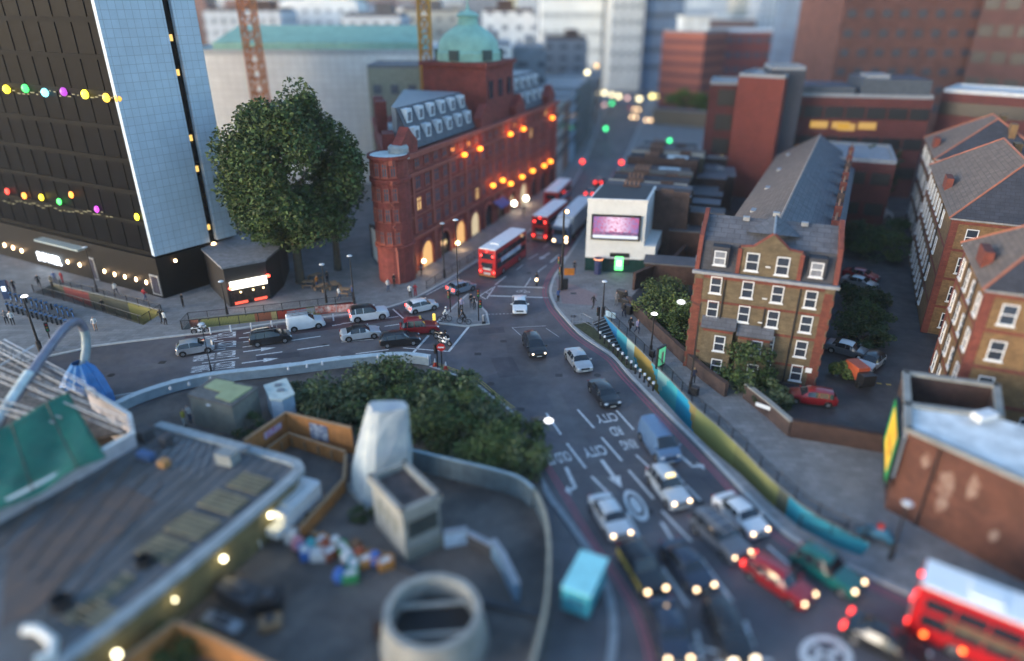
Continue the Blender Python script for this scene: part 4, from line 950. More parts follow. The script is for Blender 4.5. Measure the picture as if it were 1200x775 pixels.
# ---- gable end with the advertising screen, and the terrace behind it
def terrace():
    A, B = V2(G(685, 318)), V2(G(765, 322)); F_ = Face(A, B); d = (V2(G(748, 168, 10.2)) - V2(G(689, 238, 10.2))).normalized()
    z1 = F_.pix(725, 236)[1]; t = thing('gable_building', 'white rendered end building with a large advertising screen above a green tiled ground floor', 'pub building', (A.x, A.y, 0))
    zl = F_.pix(700, 302)[1]; Bu = F_.L; uw = F_.pix(757, 260)[0]; dep = 9.0
    k = d * dep
    w = MB(); w.prism([F_.pt(0, 0), F_.pt(uw, 0), F_.pt(uw, 0).xy + k, A + k], zl, z1); w.prism([F_.pt(uw + .01, 0, -.02), F_.pt(Bu, 0, -.02), F_.pt(Bu, 0).xy + k, F_.pt(uw + .01, 0).xy + k], zl, zl + 1.9); w.build('rendered_wall', WHT, t)
    g = MB(); g.prism([F_.pt(0, 0), F_.pt(Bu, 0), F_.pt(Bu, 0).xy + k, A + k], 0, zl - .004); g.build('tiled_ground_floor', mat('green_tile', (.012, .05, .045), .25, var=.15, scale=2, kind='grid', extra=(.3, .3, .02)), t)
    p = MB(); F_.boxon(p, uw / 2, z1 + .1, uw + .2, .35, .35, -.2); F_.boxon(p, uw / 2, zl + .1, uw, .2, .15); p.build('coping', mat('cap_white', (.7, .7, .68), .7), t)
    r = MB(); r.prism([F_.pt(.3, 0, -.4), F_.pt(uw - .3, 0, -.4), F_.pt(uw - .3, 0).xy + k, F_.pt(.3, 0).xy + k], z1 - .6, z1 + .05); r.build('roof', SLATED, t)
    u0, z0 = F_.pix(695, 252); u1, zz = F_.pix(748, 281); sc = MB(); F_.boxon(sc, (u0 + u1) / 2, (z0 + zz) / 2, u1 - u0 + .3, z0 - zz + .3, .3); so_ = sc.build('screen_frame', BLACK, t)
    m = bpy.data.materials.new('screen_picture'); m.use_nodes = True; N = m.node_tree.nodes; K = m.node_tree.links; P_ = N['Principled BSDF']; P_.inputs['Base Color'].default_value = (.02, .02, .02, 1)
    a = N.new('ShaderNodeVertexColor'); a.layer_name = 'paint'; K.new(a.outputs['Color'], P_.inputs['Emission Color']); P_.inputs['Emission Strength'].default_value = .26
    nu, nv = 40, 20; vs = []; fs = []; cl = []; rr = random.Random(5)
    for i in range(nu + 1):
        for j in range(nv + 1): vs.append(F_.pt(u0 + .1 + (u1 - u0 - .2) * i / nu, zz + .1 + (z0 - zz - .2) * j / nv, .31))
    for i in range(nu):
        for j in range(nv):
            fs.append((i * (nv + 1) + j, (i + 1) * (nv + 1) + j, (i + 1) * (nv + 1) + j + 1, i * (nv + 1) + j + 1)); x, y = (i + .5) / nu, (j + .5) / nv
            if y < .14: c = (.75, .8, .9)
            elif y < .32: c = (.10, .05, .16) if rr.random() < .6 else (.4, .15, .3)
            else:
                b_ = math.exp(-((x - .5) / .28) ** 2); v = rr.random(); c = (.12 + .7 * b_ + .2 * v, .10 + .55 * b_, .35 + .5 * b_) if v < .7 else (.5, .08, .2)
            cl.append(c)
    s = MB(); s.add(vs, fs); o = s.build('screen_picture', m, so_); ca = o.data.color_attributes.new('paint', 'FLOAT_COLOR', 'CORNER'); q = 0
    for i, pl in enumerate(o.data.polygons):
        for _ in pl.loop_indices: ca.data[q].color = (*cl[i], 1); q += 1
    dw = MB(); u, z = F_.pix(726, 299); F_.boxon(dw, u, zl + .0, 2.6, 1.6, .08); dw.build('entrance_head', BLACK, t)
    u, z = F_.pix(725, 313); b = MB(); F_.boxon(b, u, 1.4, 1.1, 1.9, .1, .05); b.build('lit_panel', emit('green_panel_light', (.15, 1, .25), 1.8), t)
    b = MB(); F_.boxon(b, u, 1.45, .6, .8, .04, .16); b.build('panel_picture', emit('panel_pale', (.7, 1, .6), 1.4), t)
    s_ = MB(); u, z = F_.pix(701, 313); s_.lathe([(.5, 0), (.5, 1.9), (.6, 2.0), (.6, 2.25), (0, 2.4)], 12, tuple(F_.pt(u, ZP, 1.0))); kk = s_.build('advert_drum', mat('drum_blue', (.06, .07, .18), .4, var=.4, scale=3)); tag(kk, 'dark blue round drum with lit orange cap before the green tiled wall', 'advert column')
    cc = MB(); cc.lathe([(.62, 0), (.62, .16)], 12, tuple(F_.pt(u, ZP + 2.05, 1.0))); cc.build('lit_cap', emit('orange_cap', (1, .35, .15), 1.5), kk)
    # rows of narrow houses stepping back along the street
    base = A + k; pos = base; rr = random.Random(11)
    side = Vector((d.y, -d.x)); y_ = 0
    names = ['just behind the advertising screen gable', 'second behind the screen gable', 'third behind the screen gable', 'in the middle of the terrace row', 'with the pale roof light, mid terrace', 'with paired roof sheets', 'towards the far end of the terrace row', 'next to last in the terrace row', 'at the far end of the terrace row', 'past the terrace end, before the low wall']
    for i in range(8):
        wd = rr.uniform(5.2, 6.2); zt = z1 + rr.uniform(-1.6, -.2) - .12 * i; dp = rr.uniform(10, 12.5)
        a, b = pos, pos + d * wd; f = Face(b, a); fr_ = Face(a, a + side * dp); fb = Face(a + side * dp, b + side * dp)
        h = thing('terraced_house', 'narrow dark terraced house ' + names[i], 'terraced house', (a.x, a.y, 0), 0, 'old terrace behind the screen building')
        w = MB(); w.prism([a, a + side * dp, b + side * dp, b], 0, zt); w.build('wall', [DULLB, DKBRICK, STOCK][i % 3], h)
        e3 = lambda p, z: Vector((p.x, p.y, z)); mid = d * (wd / 2)
        r = MB()
        r.slab(e3(a + d * .3, zt + .25), e3(a + d * .3 + side * dp, zt + .25), e3(a + mid + side * dp, zt - .35), e3(a + mid, zt - .35), .12); r.slab(e3(a + mid, zt - .35), e3(a + mid + side * dp, zt - .35), e3(b - d * .3 + side * dp, zt + .25), e3(b - d * .3, zt + .25), .12)
        r.build('roof', [SLATE, SLATED, TILEB][i % 3], h)
        ch = MB(); c = a + side * dp * .75; ch.box((c.x, c.y, zt + .3), (1.8, .7, 1.2), math.atan2(side.y, side.x)); ch.build('chimney', DULLB, h); ch = MB(); c = a + side * dp * .35; ch.box((c.x, c.y, zt + .4), (2.4, .7, 1.4), math.atan2(side.y, side.x)); co = ch.build('chimney', DULLB, h)
        pp = MB()
        for j in range(4): c = a + side * (dp * .35 - .9 + j * .6); pp.lathe([(.15, 0), (.12, .6)], 6, (c.x, c.y, zt + 1.1))
        pp.build('chimney_pot', mat('clay_pot', (.2, .12, .09), .8), co)
        pr = MB(); pr.box(((a + side * dp / 2).x, (a + side * dp / 2).y, zt + .25), (dp, .35, .7), math.atan2(side.y, side.x)); pr.build('party_wall', CONC if i % 2 else DULLB, h)
        if i in (3, 4): sk = MB(); c = a + mid + side * dp * .7; sk.box((c.x, c.y, zt + .35), (3.4, 1.6, .3), math.atan2(side.y, side.x)); sk.build('roof_sheet', mat('pale_sheet', (.5, .6, .65), .4), h)
        for z in (2.4, 5.2, 8.0):
            if z < zt - 1: put_window(h, fb, fb.L * .3, z, .95, 1.5, 'sash'); plain_window(h, f, f.L * .3, z, 1.1, 1.6, PANE); plain_window(h, f, f.L * .7, z, 1.1, 1.6, PANE)
        ex = MB(); c = a + side * (dp + 2.4) + d * wd * .68; ex.box((c.x, c.y, (zt - 2.8) / 2), (4.8, wd * .5, zt - 2.8), math.atan2(side.y, side.x)); eo = ex.build('rear_extension', [DKBRICK, DULLB][i % 2], h)
        er = MB(); er.box((c.x, c.y, zt - 2.7), (5.0, wd * .55, .15), math.atan2(side.y, side.x)); er.build('flat_roof', SLATE, eo)
        dp_ = MB(); 
        for q in (.15, .5, .85): c2 = a + d * wd * q + side * (dp + .1); dp_.tube([(c2.x, c2.y, .2), (c2.x, c2.y, zt - .3)], .08, 5)
        dp_.build('drainpipe', BLACK, h)
        pos = b + d * .02
    # low sheds between terrace and mansion
    for i, (px, py, w_, d_, z_, m, lab) in enumerate([(812, 300, 7, 5, 4.2, DKBRICK, 'low dark brick outbuilding left of the mansion block'), (806, 268, 8, 5, 5.0, DULLB, 'flat roofed brick workshop behind the low outbuilding'), (828, 240, 8, 7, 6.0, DKBRICK, 'taller dark workshop beside the long slate wing'), (846, 222, 7, 6, 6.5, DULLB, 'dull brick annexe with lit yellow rooflights'), (800, 330, 10, 3, 2.6, DKBRICK, 'low garden shed wall behind the bushes')]):
        g_ = G(px, py); h = thing('outbuilding', lab, 'outbuilding', (g_.x, g_.y, 0), 0, 'outbuildings behind the terrace'); b = MB(); b.box((g_.x, g_.y, z_ / 2), (w_, d_, z_), -.25); b.build('wall', m, h)
        r = MB(); r.box((g_.x, g_.y, z_ + .12), (w_ + .4, d_ + .4, .22), -.25); ro = r.build('roof', LEAD if i % 2 else SLATE, h)
        if i == 3:
            l = MB(); [l.box((g_.x - 1 + j * 1.1, g_.y - 1 + j * 1.0, z_ + .3), (.9, .6, .15), .4) for j in range(3)]; l.build('rooflight', emit('rooflight_yellow', (1, .9, .45), 1.6), h)
        else:
            v = MB(); v.box((g_.x + w_ * .2, g_.y, z_ + .5), (1.2, 1.0, .7), -.2); v.build('roof_vent', STEEL, h)
terrace()

# ---- the white building behind the tree with its green roof, cranes
def mid_left():
    def at(px, py, Y): v = WY(px, py, Y); return v
    a, b = at(205, 72, 138), at(502, 50, 138)
    t, F_ = block('clad_building', 'long white and pale blue clad building with a green roof behind the big tree', 'office building', (a.x, 138), (b.x, 138), 34, 24.3, mat('pale_cladding', (.82, .86, .88), .5, var=.05, scale=.3, kind='grid', extra=(1.5, 1.2, .04)), 0, 0, par=.9, roofm=mat('pale_roof', (.5, .55, .58), .7))
    g = MB(); z = 25; P = [(a.x + 6, 142), (b.x - 2, 142), (b.x - 2, 162), (a.x + 6, 162)]
    g.prism(P, 24.6, 26.2); vs = [(P[0][0], 142, 26.2), (P[1][0], 142, 26.2), (P[1][0] - 2, 152, 29.0), (P[0][0] + 2, 152, 29.0), (P[2][0], 162, 26.2), (P[3][0], 162, 26.2)]
    g.add(vs, [(0, 1, 2, 3), (3, 2, 4, 5), (1, 4, 2), (0, 3, 5)]); g.build('green_roof', GREENT, t)
    bx = MB(); c = at(455, 105, 128)
    e, Fe = block('beige_annexe', 'beige rendered annexe between the white building and the domed hall', 'building', (at(430, 80, 128).x, 128), (at(492, 80, 128).x, 128), 9, at(455, 80, 128).z, mat('beige_render', (.42, .42, .33), .8), 3, 3, PANEB, 1.4, 1.5)
    # lattice crane masts
    cm = mat('crane_orange', (.65, .22, .07), .6, var=.1); cm2 = mat('crane_yellow', (.72, .33, .05), .6, var=.1)
    for i, (px, Y, w_, m, lab) in enumerate([(297, 132, 2.3, cm, 'orange tower crane mast rising out of frame beyond the big tree'), (499, 124, 1.8, cm2, 'amber yellow tower crane mast rising beside the green dome')]):
        p = at(px, 60, Y); c = thing('tower_crane', lab, 'crane', (p.x, Y, 0)); mb = MB(); H = 62
        for sx in (-1, 1):
            for sy in (-1, 1): mb.box((p.x + sx * w_ / 2, Y + sy * w_ / 2, H / 2), (.34, .34, H))
        k = 0
        for k in range(24):
            z0, z1_ = k * H / 24, (k + 1) * H / 24
            for sx, sy, ex, ey in ((-1, -1, 1, -1), (1, -1, 1, 1), (1, 1, -1, 1), (-1, 1, -1, -1)):
                mb.tube([(p.x + sx * w_ / 2, Y + sy * w_ / 2, z0), (p.x + ex * w_ / 2, Y + ey * w_ / 2, z1_)], .13, 4); mb.tube([(p.x + sx * w_ / 2, Y + sy * w_ / 2, z1_), (p.x + ex * w_ / 2, Y + ey * w_ / 2, z1_)], .13, 4)
        mb.build('mast', m, c)
        j = MB(); j.box((p.x + 8, Y, H + 1), (44, 1.2, 1.4)); j.box((p.x - 12, Y, H + .2), (4, 2, 3)); j.build('jib', m, c)
        cb = MB(); cb.box((p.x + 1.6, Y - 1.2, H - 1.2), (1.8, 1.8, 2.2)); cb.build('cab', STEEL, c)
mid_left()

# ---- distant blocks
def far():
    X = lambda px, Y: WY(px, 30, Y).x
    Z = lambda px, py, Y: WY(px, py, Y).z
    PINKW = mat('far_white', (.80, .82, .80), .7, var=.06, scale=.2, kind='grid', extra=(3, 3, .15))
    GREYW = mat('far_grey', (.34, .38, .43), .6, var=.1, scale=.2, kind='grid', extra=(3, 3, .25))
    BLUEG = mat('far_blue_glass', (.16, .23, .34), .3, var=.15, scale=.15, kind='grid', extra=(2, 3.4, .2))
    FBR = mat('far_brick', (.25, .12, .09), .9, var=.15, scale=.2)
    OFFW = glass('far_window', (.10, .12, .16), .2)
    block('white_tower', 'tall plain white tower at the end of the street, above the terrace of street lights', 'tower', (X(634, 320), 320), (X(706, 320), 320), 20, 60, PINKW, 8, 6, mat('faint_window', (.46, .48, .48), .4), 4, 2, z0=4)
    block('grey_tower', 'narrow grey tower strip right of the white tower', 'tower', (X(700, 326), 326), (X(718, 326), 326), 20, 56, GREYW, 8, 2, OFFW, 2, 2, z0=4)
    block('ribbed_tower', 'cream ribbed slab tower standing left of the blue glass tower', 'tower', (X(716, 300), 300), (X(754, 300), 300), 18, 58, mat('far_cream', (.62, .64, .63), .7, var=.08, scale=.2, kind='grid', extra=(1.4, 60, .3)), 9, 4, OFFW, 1.2, 1.6, z0=6)
    block('glass_tower', 'blue glass tower on the far side of the street beside the red banded block', 'tower', (X(755, 303), 303), (X(800, 303), 303), 18, 58, BLUEG, 8, 5, OFFW, 3, 1.8, z0=6)
    b1 = (X(786, 222), 232); b2_ = (X(828, 214), 214)
    block('banded_block', 'orange red office block with horizontal bands and a white roof structure', 'office building', b1, (X(828, 222), 222), 16, Z(800, 38, 226), mat('band_red', (.34, .10, .065), .8, var=.1), 0, 0, bands=(mat('band_dark_red', (.16, .055, .05), .8), [3.2 + 3.2 * i for i in range(7)], 1.2))  # bands in a darker red than the wall
    v = MB(); o = thing('rooftop_pavilion', 'white rooftop pavilion on the orange red banded office block', 'rooftop structure', (X(815, 232), 232, 27)); v.box((X(812, 230), 230, Z(800, 38, 226) + 2.2), (8, 8, 3.6)); v.build('wall', PINKW, o); v = MB(); v.box((X(812, 230), 230, Z(800, 38, 226) + 4.3), (9, 9, .5)); v.build('roof', WHT, o)
    block('red_office', 'dark red office block between the banded block and the white framed building', 'office building', (X(829, 232), 232), (X(932, 232), 232), 22, Z(900, 38, 232), mat('far_dark_red', (.22, .06, .055), .85, var=.12), 5, 9, OFFW, 2, 1.4, z0=3, roofm=mat('pale_far_roof', (.55, .6, .66), .6))
    t, F_ = block('framed_building', 'pale blue glazed building with a heavy white frame', 'office building', (X(938, 196), 196), (X(992, 196), 196), 20, 44, BLUEG, 0, 0)
    fr = MB()
    for u in (.6, F_.L / 2, F_.L - .6): F_.boxon(fr, u, 22, 1.1, 44, .7)
    for z in (10, 18.5, 27, 35.5, 43): F_.boxon(fr, F_.L / 2, z, F_.L - 1, 1.0, .5)
    fr.build('white_frame', WHT, t)
    block('brown_slab', 'huge brown red apartment slab with a grid of small windows at the top right', 'apartment block', (X(985, 172), 172), (X(1150, 172), 172), 26, 58, mat('slab_brick', (.17, .075, .06), .9, var=.12, scale=.3, kind='brick', extra=(2.0, 1.0, .05)), 12, 8, glass('slab_window', (.07, .07, .09), .25), 2.0, 1.7, z0=8)
    f0 = Face((X(1152, 168), 168), (X(1196, 160), 160))
    block('brown_slab', 'dark recessed corner block of the brown slab, far right', 'apartment block', (X(1152, 168), 170), (X(1235, 160), 158), 26, 58, mat('slab_brick_dark', (.10, .048, .045), .9, var=.15, scale=.3), 9, 4, BLACK, 3.0, 2.4, z0=8)
    # modern dark red complex in the middle distance
    zz = lambda px, py, Y: Z(px, py, Y)
    M2 = mat('modern_dark_red', (.115, .028, .027), .8, var=.12, scale=.5, kind='brick')
    M3 = mat('modern_bright_red', (.21, .042, .03), .8, var=.1, scale=.5, kind='brick')
    t, _ = block('modern_block', 'tall plain bright red brick block with a flat slate blue roof behind the terrace', 'office building', (X(878, 126), 128), (X(936, 122), 124), 12, zz(905, 92, 125), M3, 0, 0)
    block('modern_block', 'red block with black window column at the left of the plain bright red block', 'office building', (X(842, 132), 133), (X(882, 132), 131), 10, zz(860, 100, 132), M2, 4, 1, BLACK, 3.0, 2.8, z0=2)
    t, F2 = block('modern_block', 'dark red office wing with amber lit windows behind the mansion wing', 'office building', (X(936, 130), 131), (X(1125, 124), 126), 14, zz(1030, 115, 128), M2, 3, 7, BLACK, 3.2, 2.0, z0=2)
    lit = emit('amber_office', (1, .55, .08), .35)
    for u, z in ((.27, .62), (.42, .62), (.46, .6), (.33, .3), (.6, .62)): plain_window(t, F2, F2.L * u, 16 * z + 3, 3.0, 1.2, lit, .18)
    r = MB()
    for x0, x1, h in ((.02, .48, 1.6), (.52, .98, 3.0)): r.prism([F2.pt(F2.L * x0, 0, -1), F2.pt(F2.L * x1, 0, -1), F2.pt(F2.L * x1, 0, -12), F2.pt(F2.L * x0, 0, -12)], F2.pix(1030, 115)[1] - .1, F2.pix(1030, 115)[1] + h)
    r.build('plant_room', mat('slate_blue_metal', (.07, .085, .11), .5, var=.15), t)
    v = MB(); v.prism([F2.pt(F2.L * .56, 0, -3), F2.pt(F2.L * .72, 0, -3), F2.pt(F2.L * .72, 0, -8), F2.pt(F2.L * .56, 0, -8)], F2.pix(1030, 115)[1] + 3.001, F2.pix(1030, 115)[1] + 3.6); v.build('roof_sheet', LEAD, t)
    block('modern_block', 'dark blue grey stair tower between the dark red office wings', 'office building', (X(930, 120), 127), (X(972, 120), 126), 8, zz(950, 84, 124), mat('stair_tower', (.035, .04, .06), .5, var=.1), 0, 0)
    t, F3 = block('modern_block', 'low dark red office below the amber windows beside the estate blocks', 'office building', (X(1010, 104), 108), (X(1090, 104), 104), 14, zz(1050, 190, 106), M2, 2, 3, BLACK, 2.6, 1.8, z0=1.5)
    v = MB(); v.box(F3.pt(F3.L * .55, 1.9, 3), (6, 2.6, 2.2), F3.rot); 
    block('modern_block', 'red brick office block with a white roof edge above the estate blocks', 'office building', (X(1142, 128), 132), (X(1260, 120), 122), 12, zz(1170, 112, 127), M2, 3, 5, BLACK, 3.0, 2.2, z0=2, roofm=mat('white_edge', (.5, .55, .6), .6))
    # hedge wall on the right of the street
    a, b = (X(782, 205), 214), (X(842, 205), 206); f = Face(a, b); o = thing('retaining_wall', 'pale brown wall carrying a yellow green hedge at the right of the far street', 'wall', (a[0], a[1], 0)); w = MB(); w.prism([f.A, f.B, f.B - f.n * 4, f.A - f.n * 4], 0, 4.4); w.build('wall', mat('buff_wall', (.30, .2, .12), .9), o); c = MB(); f.boxon(c, f.L / 2, 4.55, f.L, .3, 1.2, -1); c.build('coping', LEAD, o)
    # street front beyond the hall, left side
    e = Face(xy((653, 213)), xy((699, 150))); e.B = V2(FH.B) + FH.u * .6; pos = V2(e.B); rr = random.Random(4)
    specs = [(8, 15.0, CREAM, 'pale stone fronted house joined to the far end of the domed hall'), (9, 14.2, mat('far_brown', (.30, .16, .11), .9), 'brown brick commercial house beyond the pale stone front'), (9, 14.5, mat('far_blue_render', (.34, .45, .55), .7), 'pale blue rendered house on the left side of the far street')]
    for w_, z_, m, lab in specs:
        block('street_house', lab, 'commercial house', pos, pos + e.u * w_, 11, z_, m, 4, 3, PANE, 1.2, 1.7, z0=3.5, group='street fronts beyond the hall'); pos = pos + e.u * (w_ + .1)
    t, f = block('netted_building', 'building wrapped in dark green scaffold netting on the left side of the far street', 'building under scaffold', pos, pos + e.u * 30, 12, 15.0, mat('scaffold_netting', (.055, .09, .095), .9, var=.25, scale=.8, kind='grid', extra=(2.4, 2.0, .12)), 0, 0)
    sc = MB()
    for k in range(16): sc.tube([f.pt(k * 2, 0, .5), f.pt(k * 2, 16, .5)], .06, 5)
    for z in range(2, 16, 2): sc.tube([f.pt(0, z, .5), f.pt(30, z, .5)], .06, 5)
    sc.build('scaffold_tubes', STEEL, t)
    pos = pos + e.u * 30.5; e = Face(xy((701, 150)), xy((713, 112)))
    for i in range(4):
        block('street_house', ['pale grey street house just beyond the netted building', 'brown street house further up the far left side', 'cream street house near the traffic lights on the far left', 'last low street house before the white tower'][i], 'commercial house', pos, pos + e.u * 14, 12, 13 - i * .5, [GREYW, FBR, CREAM, FBR][i], 3, 4, OFFW, 1.6, 1.8, z0=3, group='street fronts beyond the hall'); pos = pos + e.u * 14.3
    # roofs and blocks behind the hall and out to the horizon
    cols = [mat('skyline_' + nm_, c_, .8, var=.1, scale=.2, kind='facade', extra=e_) for nm_, c_, e_ in (('white', (.76, .78, .78), (.4, .36, .12)), ('grey', (.48, .53, .58), (.3, .33, .09)), ('brown', (.26, .14, .11), (.36, .33, .12)), ('blue', (.22, .30, .42), (.25, .36, .04)), ('cream', (.48, .46, .40), (.38, .34, .12)), ('red', (.27, .10, .08), (.33, .33, .11)), ('slate', (.20, .23, .27), (.5, .36, .12)))]
    words = ['white', 'grey', 'brown brick', 'blue glass', 'cream', 'dull red', 'slate coloured']
    fixed = [(540, 600, 160, 24.5, 0), (600, 640, 175, 23, 6), (565, 628, 205, 31, 0), (400, 470, 190, 30, 1), (470, 540, 215, 31, 4), (240, 330, 230, 31, 1), (330, 420, 255, 33.5, 0), (640, 690, 250, 22, 6)]
    rows = [(400, 24), (520, 20), (700, 18)]
    places = []
    for x0, x1, Y, z_, ci in fixed: places.append((X(x0, Y), X(x1, Y), Y, z_, ci))
    for Y, n in rows:
        for k in range(n):
            x = -Y * .95 + 1.9 * Y * (k + .5) / n; wd = 1.9 * Y / n * rr.uniform(.6, .95); places.append((x - wd / 2, x + wd / 2, Y + rr.uniform(-20, 20), rr.uniform(24, 46) + (Y - 400) * .02, rr.choice([0, 1, 1, 2, 3, 4, 5, 6])))
    pos_words = lambda px: 'far left' if px < 250 else 'upper left' if px < 450 else 'upper middle' if px < 680 else 'upper right' if px < 900 else 'far right'
    used = {}
    for x0, x1, Y, z_, ci in places:
        if Y < 380 or True:
            lab = '%s distant building on the skyline, %s' % (words[ci], pos_words(600 + 800 * (x0 + x1) / 2 / (Y * CP + 15)))
            lab += ', ' + ('nearer row' if Y < 300 else 'front of the far rows' if Y < 430 else 'middle of the far rows' if Y < 580 else 'rearmost row')
            t = thing('distant_building', lab, 'distant building', (x0, Y, 0), 0, 'city skyline blocks'); m = MB(); m.prism([(x0, Y), (x1, Y), (x1, Y + 18), (x0, Y + 18)], 0, z_); m.build('wall', cols[ci], t)
            r = MB(); cx_ = (x0 + x1) / 2; r.box((cx_, Y + 9, z_ + .4), ((x1 - x0) * .92, 15, .8)); r.box((cx_ + (x1 - x0) * rr.uniform(-.2, .2), Y + 9, z_ + 1.8), ((x1 - x0) * .3, 6, 2.2)); r.build('roof', [LEAD, SLATE, WHT, DULLB][int(x0 * 7) % 4], t)
far()

# ================================================================== VEHICLES
# top line of each body type: x from the rear bumper (0) to the front (1), height; g = glass runs (front screen, rear screen)
SPEC = {
 'sedan':  dict(L=4.6, w=.90, belt=.93, top=[(0, .62), (.02, .88), (.05, .98), (.17, 1.02), (.31, 1.38), (.42, 1.43), (.54, 1.42), (.62, 1.34), (.73, .98), (.90, .86), (.97, .72), (1, .5)], ws=(.62, .73), rs=(.17, .31), wh=(.19, .81), r=.32),
 'hatch':  dict(L=3.9, w=.86, belt=.93, top=[(0, .6), (.015, .95), (.04, 1.05), (.13, 1.40), (.28, 1.47), (.50, 1.46), (.60, 1.36), (.75, .98), (.90, .86), (.97, .7), (1, .5)], ws=(.60, .75), rs=(.04, .13), wh=(.17, .82), r=.31),
 'mpv':    dict(L=4.6, w=.91, belt=.98, top=[(0, .6), (.01, 1.0), (.03, 1.12), (.08, 1.52), (.20, 1.63), (.48, 1.66), (.60, 1.52), (.77, 1.04), (.90, .9), (.97, .74), (1, .5)], ws=(.60, .77), rs=(.03, .08), wh=(.18, .82), r=.33),
 'estate': dict(L=4.6, w=.88, belt=.94, top=[(0, .6), (.01, .95), (.03, 1.05), (.10, 1.40), (.25, 1.47), (.52, 1.46), (.60, 1.38), (.72, .98), (.90, .88), (.97, .74), (1, .5)], ws=(.60, .72), rs=(.03, .10), wh=(.18, .81), r=.31),
 'suv':    dict(L=4.7, w=.94, belt=1.10, top=[(0, .75), (.01, 1.1), (.025, 1.2), (.06, 1.66), (.15, 1.76), (.50, 1.77), (.57, 1.68), (.69, 1.16), (.92, 1.08), (.98, .9), (1, .6)], ws=(.57, .69), rs=(.025, .06), wh=(.18, .81), r=.38),
 'taxi':   dict(L=4.58, w=.88, belt=1.02, top=[(0, .65), (.02, .95), (.045, 1.08), (.11, 1.62), (.20, 1.76), (.50, 1.78), (.56, 1.70), (.65, 1.10), (.90, .98), (.97, .85), (1, .55)], ws=(.56, .65), rs=(.045, .11), wh=(.17, .82), r=.34),
 'van':    dict(L=5.0, w=.97, belt=1.25, top=[(0, .7), (.005, 1.3), (.01, 1.9), (.03, 2.0), (.55, 2.02), (.70, 1.94), (.84, 1.25), (.96, 1.02), (1, .6)], ws=(.70, .84), rs=(9, 9), wh=(.18, .82), r=.36, panel=.58),
 'smallvan': dict(L=4.4, w=.9, belt=1.08, top=[(0, .65), (.005, 1.2), (.01, 1.72), (.04, 1.80), (.50, 1.82), (.58, 1.74), (.73, 1.12), (.93, .96), (1, .55)], ws=(.58, .73), rs=(9, 9), wh=(.18, .81), r=.33, panel=.47),
}
def interp(tb, x):
    for (a, b), (c, d) in zip(tb, tb[1:]):
        if x <= c: return b + (d - b) * (x - a) / max(1e-6, c - a)
    return tb[-1][1]
WHEELS = {}
def wheel_meshes(r):
    if r not in WHEELS:
        t, h = MB(), MB(); n = 18
        prof = [(r * .62, -.10), (r * .95, -.10), (r, -.07), (r, .07), (r * .95, .10), (r * .62, .10)]
        vs = [(p * math.cos(2 * math.pi * k / n), y, p * math.sin(2 * math.pi * k / n)) for p, y in prof for k in range(n)]
        t.add(vs, [(i * n + k, i * n + (k + 1) % n, (i + 1) * n + (k + 1) % n, (i + 1) * n + k) for i in range(5) for k in range(n)])
        for sgn in (-1, 1):
            vs = [(0, sgn * .105, 0)] + [(r * .63 * math.cos(2 * math.pi * k / n), sgn * .085, r * .63 * math.sin(2 * math.pi * k / n)) for k in range(n)]
            h.add(vs, [(0, 1 + k, 1 + (k + 1) % n) if k % 3 != 2 else (0, 1 + k, 1 + (k + 1) % n) for k in range(n)], 0)
            for k in range(5):
                a = 2 * math.pi * k / 5; c, s = math.cos(a), math.sin(a)
                h.add([(r * .2 * c - .02 * s, sgn * .112, r * .2 * s + .02 * c), (r * .58 * math.cos(a + .25), sgn * .095, r * .58 * math.sin(a + .25)), (r * .58 * math.cos(a - .25 + 2 * math.pi / 5 - .3), sgn * .095, r * .58 * math.sin(a - .25 + 2 * math.pi / 5 - .3))], [(0, 1, 2)], 1)
        WHEELS[r] = (t.mesh('wheel', TYRE, smooth=True), h.mesh('rim', [RIM, BLACK]))
    return WHEELS[r]
